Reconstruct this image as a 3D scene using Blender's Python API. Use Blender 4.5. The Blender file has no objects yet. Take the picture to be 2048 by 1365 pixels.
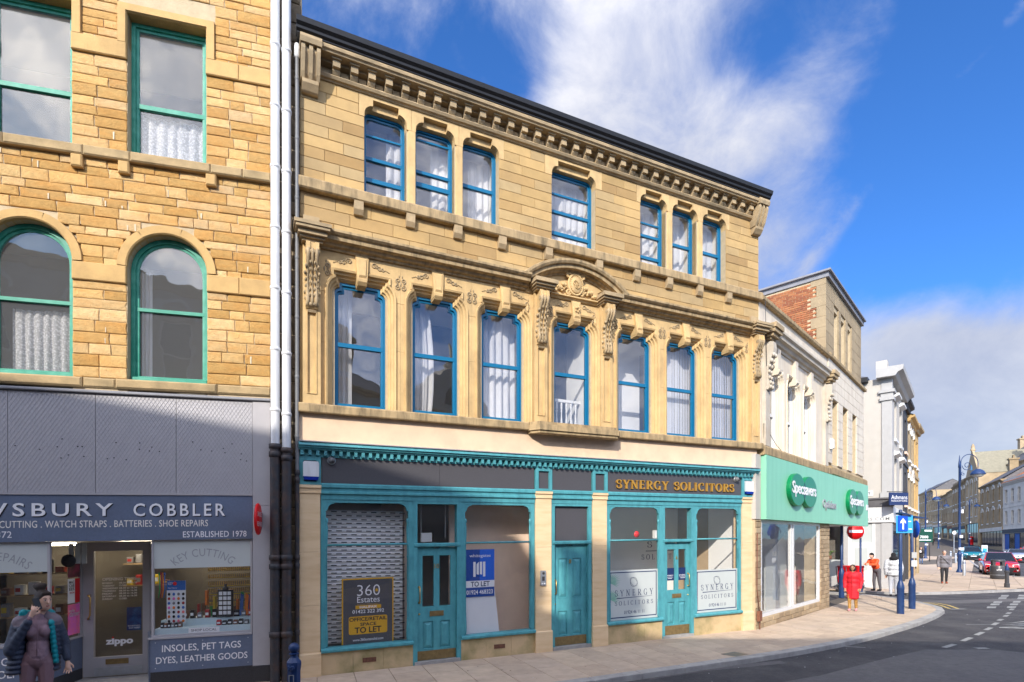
import bpy, math, random
from mathutils import Matrix, Vector, noise
D = bpy.data
SC = bpy.context.scene
COL = SC.collection
R = math.radians
rnd = random.Random(7)

# ---------------------------------------------------------------- camera
F_PX, HOR, CAMZ = 1075.0, 1090.0, 2.3
cam_d = D.cameras.new('camera')
cam_d.sensor_width = 36.0
cam_d.lens = 36.0 * F_PX / 2048.0
cam_d.shift_y = (HOR - 682.5) / 2048.0
cam_d.clip_end = 3000
cam_d.clip_start = 0.05
cam = D.objects.new('camera', cam_d)
COL.objects.link(cam)
cam.location = (0, 0, CAMZ)
cam.rotation_euler = (R(90), 0, 0)
SC.camera = cam

# ---------------------------------------------------------------- sun and sky
SUN_AZ = math.atan2(-0.275, -0.962)      # direction towards the sun, from +Y clockwise
SUN_EL = R(30)
sun_d = D.lights.new('sun', 'SUN')
sun_d.energy = 2.0
sun_d.angle = R(0.7)
sun_d.color = (1.0, 0.93, 0.82)
sun = D.objects.new('sun', sun_d)
COL.objects.link(sun)
sv = Vector((math.sin(SUN_AZ) * math.cos(SUN_EL), math.cos(SUN_AZ) * math.cos(SUN_EL), math.sin(SUN_EL)))
sun.rotation_euler = sv.to_track_quat('Z', 'Y').to_euler()
sun.location = (-10, -30, 40)

world = D.worlds.new('World')
SC.world = world
world.use_nodes = True
WN, WL = world.node_tree.nodes, world.node_tree.links
WN.clear()
def wn(t, **k):
    n = WN.new(t)
    for a, b in k.items(): setattr(n, a, b)
    return n
def wmath(op, a, b=None, c=None, clamp=False):
    n = wn('ShaderNodeMath', operation=op, use_clamp=clamp)
    for i, v in enumerate((a, b, c)):
        if v is None: continue
        if isinstance(v, (int, float)): n.inputs[i].default_value = v
        else: WL.new(v, n.inputs[i])
    return n.outputs[0]
sky = wn('ShaderNodeTexSky', sky_type='NISHITA', sun_disc=False, sun_elevation=SUN_EL, sun_rotation=SUN_AZ % (2 * math.pi),
         air_density=1.0, dust_density=0.6, ozone_density=2.2)
hsv = wn('ShaderNodeHueSaturation')
hsv.inputs['Saturation'].default_value = 1.0
hsv.inputs['Hue'].default_value = 0.5
hsv.inputs['Value'].default_value = 1.0
tint = wn('ShaderNodeMix', data_type='RGBA', blend_type='MULTIPLY')
tint.inputs['Factor'].default_value = 1.0
tint.inputs['B'].default_value = (.17, .36, .62, 1)
WL.new(hsv.outputs[0], tint.inputs['A'])
WL.new(sky.outputs[0], hsv.inputs['Color'])
tc = wn('ShaderNodeTexCoord')
# cloud texture follows the direction of view, a little flattened towards the horizon
mp = wn('ShaderNodeMapping')
mp.inputs['Rotation'].default_value = (R(8), R(-28), R(20))
mp.inputs['Scale'].default_value = (1.0, 1.0, 1.35)
WL.new(tc.outputs['Generated'], mp.inputs[0])
def wnoise(scale, detail, rough, off, dist=0.0):
    n = wn('ShaderNodeTexNoise')
    n.inputs['Scale'].default_value = scale
    n.inputs['Detail'].default_value = detail
    n.inputs['Roughness'].default_value = rough
    n.inputs['Distortion'].default_value = dist
    va = wn('ShaderNodeVectorMath', operation='ADD')
    va.inputs[1].default_value = off
    WL.new(mp.outputs[0], va.inputs[0]); WL.new(va.outputs[0], n.inputs['Vector'])
    return n.outputs['Fac']
n_big = wnoise(2.6, 10, 0.58, (3.1, 1.7, 4.4), 0.25)
n_fin = wnoise(7.5, 9, 0.62, (0.4, 7.7, 2.2), 0.35)
# the banks of cloud seen that day: (direction in pixels of the frame, spread, weight)
def lobe(px, py, spread, w):
    d = Vector(((px - 1024) / F_PX, 1.0, (HOR - py) / F_PX)).normalized()
    vm = wn('ShaderNodeVectorMath', operation='DISTANCE')
    vm.inputs[1].default_value = d
    WL.new(tc.outputs['Generated'], vm.inputs[0])
    q = wmath('DIVIDE', vm.outputs['Value'], spread)
    return wmath('MULTIPLY', wmath('EXPONENT', wmath('MULTIPLY', wmath('MULTIPLY', q, q), -1.0)), w)
lob = None
for L in [(1180, 120, 0.15, .15), (1340, 260, 0.17, .19), (1560, 470, 0.13, .18), (1650, 190, 0.08, .20), (780, 40, 0.17, -.08), (1300, 30, .10, .06),
          (1950, 740, 0.13, .42), (2040, 860, 0.13, .28), (1800, 660, 0.07, .26), (1480, 90, .055, -.16), (1760, 560, .09, -.30), (1030, 160, .06, -.26), (960, 60, .08, -.14),
          (1850, 150, 0.15, -.27), (1940, 330, 0.13, -.27), (1900, 500, 0.11, -.24), (1900, 1000, .12, .05), (1560, 60, .06, -.16)]:
    l = lobe(*L)
    lob = l if lob is None else wmath('ADD', lob, l)
# an old vapour trail drifting across the upper right
def pdir(px, py): return Vector(((px - 1024) / F_PX, 1.0, (HOR - py) / F_PX)).normalized()
tn_ = pdir(1690, 440).cross(pdir(2040, 20)).normalized()
vt = wn('ShaderNodeVectorMath', operation='DOT_PRODUCT'); vt.inputs[1].default_value = tn_
WL.new(tc.outputs['Generated'], vt.inputs[0])
vq = wmath('DIVIDE', wmath('ADD', vt.outputs['Value'], wmath('MULTIPLY_ADD', n_fin, .03, -.015)), .013)
trail = wmath('MULTIPLY', wmath('EXPONENT', wmath('MULTIPLY', wmath('MULTIPLY', vq, vq), -1.0)), wmath('MULTIPLY', n_fin, .42))
trail = wmath('MULTIPLY', trail, lobe(1870, 230, .26, 1.0))
lob = wmath('ADD', lob, trail)
dens = wmath('ADD', wmath('ADD', wmath('MULTIPLY', n_big, 0.80), wmath('MULTIPLY', n_fin, 0.50)), lob)
mr = wn('ShaderNodeMapRange', interpolation_type='SMOOTHSTEP')
mr.inputs['From Min'].default_value = 0.50
mr.inputs['From Max'].default_value = 1.02
WL.new(dens, mr.inputs['Value'])
cfac = wmath('MULTIPLY', mr.outputs[0], 0.86)
# cloud colour: pale grey-lilac in the thick of it, white at the edges
shade = wn('ShaderNodeMapRange')
shade.inputs['From Min'].default_value = 0.35
shade.inputs['From Max'].default_value = 0.70
WL.new(n_fin, shade.inputs['Value'])
cc = wn('ShaderNodeMix', data_type='RGBA')
WL.new(shade.outputs[0], cc.inputs['Factor'])
cc.inputs['A'].default_value = (1.48, 1.55, 1.80, 1)
cc.inputs['B'].default_value = (2.0, 2.03, 2.15, 1)
# added fill for the shaded street: cloud brightens smoothly towards the sun behind the camera
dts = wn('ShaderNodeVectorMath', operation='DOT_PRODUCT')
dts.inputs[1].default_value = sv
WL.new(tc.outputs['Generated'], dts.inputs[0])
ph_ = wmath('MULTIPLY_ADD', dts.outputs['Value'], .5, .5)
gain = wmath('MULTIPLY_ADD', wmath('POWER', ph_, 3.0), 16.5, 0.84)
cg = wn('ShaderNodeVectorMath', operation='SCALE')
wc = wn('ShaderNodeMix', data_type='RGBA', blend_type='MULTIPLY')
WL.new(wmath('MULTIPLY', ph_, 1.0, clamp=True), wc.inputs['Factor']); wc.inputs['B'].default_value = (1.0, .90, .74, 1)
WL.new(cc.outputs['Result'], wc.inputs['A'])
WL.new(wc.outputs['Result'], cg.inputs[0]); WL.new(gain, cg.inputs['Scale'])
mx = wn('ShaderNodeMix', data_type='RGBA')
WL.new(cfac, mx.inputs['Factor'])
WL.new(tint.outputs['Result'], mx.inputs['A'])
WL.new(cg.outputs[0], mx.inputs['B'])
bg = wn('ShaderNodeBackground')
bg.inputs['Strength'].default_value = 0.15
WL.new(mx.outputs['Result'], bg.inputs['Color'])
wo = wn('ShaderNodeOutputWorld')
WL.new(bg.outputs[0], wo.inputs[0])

SC.view_settings.view_transform = 'Standard'
SC.view_settings.look = 'None'
SC.view_settings.gamma = 1.0
SC.view_settings.exposure = 1.40
SC.view_settings.use_curve_mapping = False
SC.cycles.max_bounces = 8
SC.cycles.transparent_max_bounces = 16
SC.cycles.sample_clamp_indirect = 6.0
SC.cycles.caustics_reflective = False
SC.cycles.caustics_refractive = False

# ---------------------------------------------------------------- materials
MATS = {}
def srgb(r, g, b):
    f = lambda c: (c / 255.0 / 12.92) if c <= 10 else ((c / 255.0 + 0.055) / 1.055) ** 2.4
    return (f(r), f(g), f(b), 1)
def newmat(name):
    m = D.materials.new(name)
    m.use_nodes = True
    m.node_tree.nodes.clear()
    MATS[name] = m
    return m
def pm(name, col, rough=0.6, var=0.12, scale=6.0, bump=0.0, bscale=40.0, metal=0.0, rand=0.0, col2=None, c2amt=0.5, c2scale=1.5, spec=0.4,
       streak=None, coat=0.0, sub=None, randcol=None):
    """base colour with noise variation, per-object and per-island variation, stains of a second colour and fine bump"""
    m = newmat(name)
    N, L = m.node_tree.nodes, m.node_tree.links
    def nd(t, **k):
        n = N.new(t)
        for a, b in k.items(): setattr(n, a, b)
        return n
    out = nd('ShaderNodeOutputMaterial'); b = nd('ShaderNodeBsdfPrincipled')
    L.new(b.outputs[0], out.inputs[0])
    b.inputs['Roughness'].default_value = rough
    b.inputs['Metallic'].default_value = metal
    b.inputs['Specular IOR Level'].default_value = spec
    if coat: b.inputs['Coat Weight'].default_value = coat; b.inputs['Coat Roughness'].default_value = 0.08
    tcn = nd('ShaderNodeTexCoord')
    co = tcn.outputs['Object']
    geo = nd('ShaderNodeNewGeometry')
    co = geo.outputs['Position']
    def noi(s, det, vec=co, rough=.6):
        n = nd('ShaderNodeTexNoise')
        n.inputs['Scale'].default_value = s; n.inputs['Detail'].default_value = det; n.inputs['Roughness'].default_value = rough
        L.new(vec, n.inputs['Vector'])
        return n.outputs['Fac']
    def mth(op, a, c):
        n = nd('ShaderNodeMath', operation=op)
        for i, v in enumerate((a, c)):
            if isinstance(v, (int, float)): n.inputs[i].default_value = v
            else: L.new(v, n.inputs[i])
        return n.outputs[0]
    cur = None
    rgb = nd('ShaderNodeRGB'); rgb.outputs[0].default_value = (*col[:3], 1); cur = rgb.outputs[0]
    rv = None
    if rand or randcol:
        oi = nd('ShaderNodeObjectInfo')
        rv = mth('FRACT', mth('ADD', oi.outputs['Random'], geo.outputs['Random Per Island']), 0)
    if randcol:
        cr = nd('ShaderNodeValToRGB')
        el = cr.color_ramp.elements
        cr.color_ramp.interpolation = 'LINEAR'
        while len(el) < len(randcol): el.new(0.5)
        for i, c in enumerate(randcol):
            el[i].position = i / (len(randcol) - 1); el[i].color = (*c[:3], 1)
        L.new(rv, cr.inputs[0]); cur = cr.outputs[0]
    if col2 is not None:
        mr = nd('ShaderNodeMapRange'); mr.inputs['From Min'].default_value = .42; mr.inputs['From Max'].default_value = .72
        if streak:
            mpn = nd('ShaderNodeMapping'); mpn.inputs['Scale'].default_value = streak
            L.new(co, mpn.inputs[0]); L.new(noi(c2scale, 6, mpn.outputs[0]), mr.inputs[0])
        else:
            L.new(noi(c2scale, 7), mr.inputs[0])
        mm = nd('ShaderNodeMix', data_type='RGBA')
        L.new(mth('MULTIPLY', mr.outputs[0], c2amt), mm.inputs['Factor'])
        L.new(cur, mm.inputs['A']); mm.inputs['B'].default_value = (*col2[:3], 1); cur = mm.outputs['Result']
    val = mth('ADD', mth('MULTIPLY', mth('SUBTRACT', noi(scale, 5), .5), var * 3.0), 1.0)
    if rand:
        val = mth('ADD', val, mth('MULTIPLY', mth('SUBTRACT', rv, .5), rand * 2))
    h = nd('ShaderNodeHueSaturation'); L.new(cur, h.inputs['Color']); L.new(val, h.inputs['Value'])
    L.new(h.outputs[0], b.inputs['Base Color'])
    if bump:
        bp = nd('ShaderNodeBump'); bp.inputs['Strength'].default_value = bump; bp.inputs['Distance'].default_value = 0.02
        L.new(noi(bscale, 6, rough=.7), bp.inputs['Height']); L.new(bp.outputs[0], b.inputs['Normal'])
    return m
def glassmat(name, tint=(1, 1, 1), ior=1.7, rough=0.0, dirt=0.02):
    m = newmat(name)
    N, L = m.node_tree.nodes, m.node_tree.links
    out = N.new('ShaderNodeOutputMaterial'); mix = N.new('ShaderNodeMixShader'); tr = N.new('ShaderNodeBsdfTransparent'); gl = N.new('ShaderNodeBsdfGlossy')
    f0 = ((ior - 1) / (ior + 1)) ** 2 * .6      # two faces to a pane
    def mth(op, p, q):
        n = N.new('ShaderNodeMath'); n.operation = op
        for i, v in enumerate((p, q)):
            if isinstance(v, (int, float)): n.inputs[i].default_value = v
            else: L.new(v, n.inputs[i])
        return n.outputs[0]
    gg = N.new('ShaderNodeNewGeometry'); dt = N.new('ShaderNodeVectorMath'); dt.operation = 'DOT_PRODUCT'
    L.new(gg.outputs['Incoming'], dt.inputs[0]); L.new(gg.outputs['Normal'], dt.inputs[1])
    fres = mth('ADD', mth('MULTIPLY', mth('POWER', mth('SUBTRACT', 1.0, mth('ABSOLUTE', dt.outputs['Value'], 0)), 5.0), 1 - f0), f0)
    tr.inputs['Color'].default_value = (*tint, 1)
    gl.inputs['Roughness'].default_value = rough
    # old panes are never quite flat
    geo = N.new('ShaderNodeNewGeometry'); nz = N.new('ShaderNodeTexNoise'); nz.inputs['Scale'].default_value = 2.2; nz.inputs['Detail'].default_value = 1
    L.new(geo.outputs['Position'], nz.inputs['Vector'])
    bp = N.new('ShaderNodeBump'); bp.inputs['Strength'].default_value = 0.07; bp.inputs['Distance'].default_value = 0.05
    L.new(nz.outputs['Fac'], bp.inputs['Height']); L.new(bp.outputs[0], gl.inputs['Normal'])
    L.new(fres, mix.inputs[0]); L.new(tr.outputs[0], mix.inputs[1]); L.new(gl.outputs[0], mix.inputs[2])
    df = N.new('ShaderNodeBsdfDiffuse'); df.inputs['Color'].default_value = (.7, .72, .74, 1)
    mix2 = N.new('ShaderNodeMixShader'); mix2.inputs[0].default_value = dirt
    L.new(mix.outputs[0], mix2.inputs[1]); L.new(df.outputs[0], mix2.inputs[2])
    L.new(mix2.outputs[0], out.inputs[0])
    return m
def cloth_thin(name, col, trans=0.4, alpha=1.0):
    m = newmat(name)
    N, L = m.node_tree.nodes, m.node_tree.links
    out = N.new('ShaderNodeOutputMaterial'); d = N.new('ShaderNodeBsdfDiffuse'); t = N.new('ShaderNodeBsdfTranslucent'); mx = N.new('ShaderNodeMixShader')
    d.inputs[0].default_value = (*col[:3], 1); t.inputs[0].default_value = (*col[:3], 1); mx.inputs[0].default_value = trans
    L.new(d.outputs[0], mx.inputs[1]); L.new(t.outputs[0], mx.inputs[2])
    if alpha < 1:
        tr = N.new('ShaderNodeBsdfTransparent'); m3 = N.new('ShaderNodeMixShader')
        geo = N.new('ShaderNodeNewGeometry'); vo = N.new('ShaderNodeTexVoronoi'); vo.inputs['Scale'].default_value = 30
        L.new(geo.outputs['Position'], vo.inputs['Vector'])
        mr = N.new('ShaderNodeMapRange'); mr.inputs['From Min'].default_value = .25; mr.inputs['From Max'].default_value = .6
        mr.inputs['To Min'].default_value = 1.0; mr.inputs['To Max'].default_value = alpha
        L.new(vo.outputs['Distance'], mr.inputs[0]); L.new(mr.outputs[0], m3.inputs[0])
        L.new(tr.outputs[0], m3.inputs[1]); L.new(mx.outputs[0], m3.inputs[2]); L.new(m3.outputs[0], out.inputs[0])
    else:
        L.new(mx.outputs[0], out.inputs[0])
    return m

# stone of the two main houses
A1 = (.455, .30, .122); A2 = (.52, .35, .152); A3 = (.36, .225, .09); A4 = (.46, .335, .17)
pm('ashlar', A1, .85, .10, 5, .35, 60, rand=.10, col2=(.22, .155, .085), c2amt=.42, c2scale=1.3, randcol=[A1, A2, A4, A3, A2, A1])
pm('dressed', (.62, .432, .205), .88, .13, 5, .35, 60, col2=(.27, .185, .10), c2amt=.48, c2scale=1.9, streak=(1.8, 1.8, .8))
pm('dressed_weathered', (.42, .305, .165), .88, .18, 6, .4, 60, col2=(.085, .07, .045), c2amt=.78, c2scale=2.6, streak=(3.5, 3.5, .7))
pm('cornice_stone', (.45, .335, .195), .88, .16, 7, .4, 60, col2=(.13, .11, .075), c2amt=.62, c2scale=2.0)
pm('rubble', (.5, .33, .13), .9, .20, 14, 1.0, 34, rand=.12, col2=(.55, .245, .05), c2amt=.5, c2scale=2.6, streak=(1.2, 1.2, 3.5),
   randcol=[(.55, .34, .12), (.49, .285, .09), (.62, .425, .19), (.55, .325, .11), (.42, .245, .085), (.65, .465, .235), (.58, .365, .135), (.47, .335, .18)])
pm('mortar', (.50, .40, .26), .95, .18, 8, .5, 50)
pm('left_dressed', (.56, .365, .15), .88, .12, 5, .45, 50, col2=(.33, .215, .095), c2amt=.5, c2scale=2.2)
pm('left_string', (.44, .32, .17), .9, .15, 5, .5, 50, col2=(.14, .115, .065), c2amt=.6, c2scale=3.0)
pm('render_pink', (.76, .565, .39), .9, .06, 3, .22, 90, col2=(.42, .31, .225), c2amt=.35, c2scale=2.2)
pm('new_stone', (.76, .565, .345), .8, .05, 2, .15, 80, col2=(.62, .42, .22), c2amt=.7, c2scale=1.6, streak=(1.0, 1.0, 5.0))
pm('plinth_stone', (.60, .44, .25), .85, .08, 4, .2, 80, col2=(.17, .17, .055), c2amt=.85, c2scale=2.0)
pm('teal_shop', srgb(82, 156, 165), .45, .10, 10, .10, 60, col2=srgb(54, 112, 122), c2amt=.55, c2scale=3.5, streak=(2.5, 2.5, .8))
pm('teal_window', srgb(4, 104, 146), .35, .05, 8)
pm('green_window', srgb(38, 138, 116), .5, .12, 9, .1, 60, col2=srgb(96, 178, 156), c2amt=.5, c2scale=6)
pm('black_gutter', (.018, .018, .02), .38, .2, 5)
pm('dark_panel', (.075, .072, .08), .45, .12, 40)
pm('lead', (.23, .235, .26), .6, .2, 6)
pm('white_pvc', (.70, .71, .73), .35, .05, 3, col2=(.42, .41, .38), c2amt=.45, c2scale=3, streak=(6, 6, .5))
pm('iron_pipe', (.035, .036, .042), .5, .3, 9, .15, 40, col2=(.16, .07, .03), c2amt=.35, c2scale=7)
pm('grey_pipe', (.16, .165, .175), .5, .2, 6)
pm('cobbler_grey', srgb(170, 167, 170), .5, .05, 5, col2=srgb(150, 148, 152), c2amt=.4)
pm('cobbler_navy', srgb(96, 106, 126), .42, .12, 30, col2=srgb(106, 124, 154), c2amt=.5, c2scale=1.1)
pm('granite_dark', (.03, .032, .038), .35, .9, 120, spec=.5)
pm('letter_white', (.8, .8, .82), .5, .02)
pm('letter_cream', (.80, .76, .70), .5, .02)
pm('letter_navy', srgb(30, 48, 92), .5, .02)
pm('letter_black', (.012, .012, .014), .5, .02)
pm('letter_gold', (.66, .34, .055), .35, .12, 20, metal=.55)
pm('yellow_print', srgb(216, 164, 28), .5, .03)
pm('brass', (.56, .38, .13), .35, .25, 25, metal=.85)
pm('brass_dull', (.24, .165, .07), .5, .35, 14, metal=.4)
pm('white_paint', (.70, .70, .69), .5, .04, 4)
pm('white_wall', (.84, .83, .81), .9, .03, 3)
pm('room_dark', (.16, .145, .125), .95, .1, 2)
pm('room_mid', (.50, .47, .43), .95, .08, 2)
pm('board_white', (.72, .73, .76), .5, .03)
pm('timber_board', (.84, .64, .50), .8, .08, 3, col2=(.74, .54, .41), c2amt=.5, c2scale=2)
pm('shutter_metal', (.74, .74, .76), .45, .06, 10, metal=.0)
pm('shutter_slot', (.02, .02, .022), .8)
pm('plastic_dark', (.05, .05, .055), .35, .1)
pm('blue_lens', srgb(10, 40, 140), .25, .05)
pm('blue_print', srgb(20, 96, 210), .5, .03)
pm('blue_print_dark', srgb(10, 66, 150), .5, .03)
pm('terracotta', (.20, .085, .05), .85, .2, 20)
pm('flagstone', (.58, .43, .31), .92, .13, 5.5, .35, 120, rand=.07, col2=(.34, .265, .205), c2amt=.55, c2scale=2.2, randcol=[(.52, .40, .295), (.485, .38, .285), (.55, .43, .315), (.45, .355, .275)])
pm('joint_dark', (.12, .10, .08), .95, .2, 12)
pm('kerbstone', (.37, .355, .34), .9, .16, 8, .35, 90, rand=.06, col2=(.15, .145, .14), c2amt=.5, c2scale=2.5)
pm('asphalt', (.055, .052, .057), .85, .26, 9.0, .8, 150, col2=(.115, .108, .107), c2amt=.75, c2scale=.9)
pm('asphalt_old', (.125, .118, .118), .88, .25, 9.0, .5, 160, col2=(.075, .075, .082), c2amt=.6, c2scale=.8)
pm('ground_far', (.16, .15, .12), .95, .3, .1)
pm('road_paint', (.30, .30, .288), .8, .3, 14, col2=(.12, .12, .125), c2amt=.75, c2scale=6)
pm('road_paint_worn', (.38, .38, .37), .85, .35, 14, col2=(.10, .10, .10), c2amt=.8, c2scale=7)
pm('yellow_paint', (.55, .40, .12), .8, .3, 14, col2=(.12, .11, .1), c2amt=.5, c2scale=6)
pm('blue_post', srgb(30, 54, 98), .4, .1, 6, col2=srgb(50, 80, 126), c2amt=.4, c2scale=8)
pm('sign_blue', srgb(20, 78, 190), .45, .03)
pm('sign_red', srgb(214, 18, 24), .45, .03)
pm('sign_green', srgb(8, 66, 52), .5, .05)
pm('galv', (.42, .44, .47), .4, .15, 10, metal=.6)
pm('slate', (.11, .105, .11), .6, .3, 3, .3, 30)
pm('stone_slate', (.25, .23, .17), .85, .25, 2, .3, 20)
pm('cream_faience', (.72, .635, .505), .55, .05, 4, .1, 60, col2=(.42, .31, .20), c2amt=.4, c2scale=1.6, streak=(2, 2, .5))
pm('cream_stone', (.55, .50, .42), .8, .08, 4, .2, 60, col2=(.37, .27, .165), c2amt=.5, c2scale=1.8)
pm('buff_ashlar', (.36, .28, .175), .88, .1, 4, .3, 60, rand=.08, col2=(.22, .165, .10), c2amt=.5, c2scale=1.3)
pm('red_brick', (.30, .105, .045), .85, .15, 7, .3, 60, rand=.16, randcol=[(.34, .125, .055), (.25, .085, .045), (.37, .155, .065), (.29, .10, .045)])
pm('tan_brick', (.36, .26, .16), .85, .12, 7, .3, 60, rand=.1, randcol=[(.36, .27, .165), (.30, .215, .13), (.42, .32, .20)])
pm('mint_panel', srgb(136, 200, 168), .4, .03, 2, col2=srgb(112, 178, 144), c2amt=.35, c2scale=2, streak=(3, 3, .3))
pm('spec_green', srgb(0, 124, 74), .3, .03)
pm('spec_dark', srgb(0, 66, 52), .3, .03)
pm('letter_grey', (.30, .31, .33), .4, .05)
pm('white_render', (.50, .47, .425), .85, .05, 3, .25, 70, col2=(.55, .49, .42), c2amt=.3, c2scale=1.4)
pm('pale_grey_paint', (.42, .415, .41), .7, .08, 4, .1, 60)
pm('charcoal_paint', (.05, .05, .055), .7, .1, 5)
pm('far_stone', (.42, .32, .20), .9, .22, .9, .3, 8, col2=(.24, .18, .115), c2amt=.6, c2scale=.5)
pm('far_stone_dark', (.33, .24, .14), .9, .22, .9, .3, 8, col2=(.18, .135, .08), c2amt=.6, c2scale=.6)
pm('far_white', (.60, .56, .50), .85, .06, 1, col2=(.34, .31, .28), c2amt=.4, c2scale=.8)
pm('orange_brick', (.46, .17, .075), .85, .12, 2)
glassmat('glass_sash', ior=2.4, dirt=.01)
glassmat('glass_left', ior=1.9, dirt=.05)
glassmat('glass_shop', ior=1.5, dirt=.012)
glassmat('glass_far', tint=(.25, .28, .32), ior=1.8, dirt=.05)
pm('frost', (.50, .535, .525), .55, .05, 2)
pm('dark_glass', (.02, .024, .03), .06, .05, 2, spec=.7)
cloth_thin('curtain_white', (.82, .82, .84), .35)
cloth_thin('lace', (.80, .80, .82), .35, .62)
cloth_thin('blind_white', (.78, .79, .84), .25)

# ---------------------------------------------------------------- mesh helpers
class MB:
    """collects shapes; x along the front, y into the building, z up; t = rise of the courses per metre of front"""
    def __init__(s, t=0.0):
        s.v = []; s.f = []; s.m = []; s.t = t; s.mi = 0; s.sm = []
    def add(s, vs, fs, smooth=False):
        o = len(s.v); s.v += [tuple(p) for p in vs]
        for f in fs:
            s.f.append([o + i for i in f]); s.m.append(s.mi); s.sm.append(smooth)
    def box(s, x0, x1, y0, y1, z0, z1):
        s.add([(x0, y0, z0), (x1, y0, z0), (x1, y1, z0), (x0, y1, z0), (x0, y0, z1), (x1, y0, z1), (x1, y1, z1), (x0, y1, z1)],
              [(0, 3, 2, 1), (4, 5, 6, 7), (0, 1, 5, 4), (1, 2, 6, 5), (2, 3, 7, 6), (3, 0, 4, 7)])
    def cbox(s, x0, x1, y0, y1, z0, z1, c=.012):
        """box whose front (low y) edges are chamfered"""
        s.add([(x0, y1, z0), (x1, y1, z0), (x1, y1, z1), (x0, y1, z1), (x0, y0 + c, z0), (x1, y0 + c, z0), (x1, y0 + c, z1), (x0, y0 + c, z1),
               (x0 + c, y0, z0 + c), (x1 - c, y0, z0 + c), (x1 - c, y0, z1 - c), (x0 + c, y0, z1 - c)],
              [(3, 2, 1, 0), (4, 5, 9, 8), (5, 6, 10, 9), (6, 7, 11, 10), (7, 4, 8, 11), (8, 9, 10, 11),
               (0, 1, 5, 4), (1, 2, 6, 5), (2, 3, 7, 6), (3, 0, 4, 7)])
    def prism(s, pts, y0, y1):
        """polygon in x,z (counter-clockwise seen from the front) between two depths"""
        n = len(pts)
        s.add([(x, y0, z) for x, z in pts] + [(x, y1, z) for x, z in pts],
              [list(range(n)), list(range(2 * n - 1, n - 1, -1))] + [[(i + 1) % n, i, n + i, n + (i + 1) % n] for i in range(n)])
    def face(s, pts, y):
        s.add([(x, y, z) for x, z in pts], [list(range(len(pts)))])
    def hprism(s, pts, z0, z1):
        n = len(pts)
        s.add([(x, y, z0) for x, y in pts] + [(x, y, z1) for x, y in pts],
              [list(range(n))[::-1], list(range(n, 2 * n))] + [[i, (i + 1) % n, n + (i + 1) % n, n + i] for i in range(n)])
    def mould(s, prof, x0, x1, caps=True):
        """profile in y,z drawn along x"""
        n = len(prof)
        s.add([(x0, y, z) for y, z in prof] + [(x1, y, z) for y, z in prof],
              [[i, (i + 1) % n, n + (i + 1) % n, n + i] for i in range(n)] + ([list(range(n))[::-1], list(range(n, 2 * n))] if caps else []))
    def sweep(s, path, prof, closed=False, smooth=False):
        """profile (offset to the left of the path direction, y) carried along a path in x,z with mitred corners"""
        n = len(path); k = len(prof); vs = []
        for i in range(n):
            p = Vector(path[i])
            a = Vector(path[i - 1]) if (closed or i > 0) else None
            b = Vector(path[(i + 1) % n]) if (closed or i < n - 1) else None
            d1 = (p - a).normalized() if a is not None else None
            d2 = (b - p).normalized() if b is not None else None
            if d1 is None: d1 = d2
            if d2 is None: d2 = d1
            n1 = Vector((-d1.y, d1.x)); n2 = Vector((-d2.y, d2.x))
            m = n1 + n2
            m = m / max(0.25, m.dot(m) / 2) if m.length > 1e-6 else n1
            for o, y in prof:
                vs.append((p.x + m.x * o, y, p.y + m.y * o))
        fs = []
        for i in range(n if closed else n - 1):
            j = (i + 1) % n
            for q in range(k - 1):
                fs.append((i * k + q, i * k + q + 1, j * k + q + 1, j * k + q))
        s.add(vs, fs, smooth)
    def tube(s, pts, r, n=8, caps=True, smooth=True):
        """tube through 3d points; r a number or one per point"""
        pts = [Vector(p) for p in pts]
        if isinstance(r, (int, float)): r = [r] * len(pts)
        vs = []; up = None
        for i, p in enumerate(pts):
            d = (pts[min(i + 1, len(pts) - 1)] - pts[max(i - 1, 0)]).normalized()
            if up is None: up = Vector((0, 0, 1)) if abs(d.z) < .9 else Vector((1, 0, 0))
            a = d.cross(up).normalized(); b = a.cross(d).normalized(); up = b
            for q in range(n):
                w = 2 * math.pi * q / n
                vs.append(p + (a * math.cos(w) + b * math.sin(w)) * r[i])
        fs = [(i * n + q, (i + 1) * n + q, (i + 1) * n + (q + 1) % n, i * n + (q + 1) % n) for i in range(len(pts) - 1) for q in range(n)]
        s.add(vs, fs, smooth)
        if caps:
            o = len(s.v) - len(vs)
            s.f.append([o + q for q in range(n)]); s.m.append(s.mi); s.sm.append(False)
            s.f.append([o + len(vs) - 1 - q for q in range(n)]); s.m.append(s.mi); s.sm.append(False)
    def lathe(s, prof, c=(0, 0, 0), n=16, smooth=True, axis='z', sx=1.0, sy=1.0):
        vs = []
        for r, h in prof:
            for q in range(n):
                w = 2 * math.pi * q / n
                a, b = r * math.cos(w) * sx, r * math.sin(w) * sy
                if axis == 'z': vs.append((c[0] + a, c[1] + b, c[2] + h))
                elif axis == 'y': vs.append((c[0] + a, c[1] + h, c[2] - b))
                else: vs.append((c[0] + h, c[1] + a, c[2] + b))
        k = len(prof)
        fs = [(i * n + q, i * n + (q + 1) % n, (i + 1) * n + (q + 1) % n, (i + 1) * n + q) for i in range(k - 1) for q in range(n)]
        s.add(vs, fs, smooth)
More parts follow.
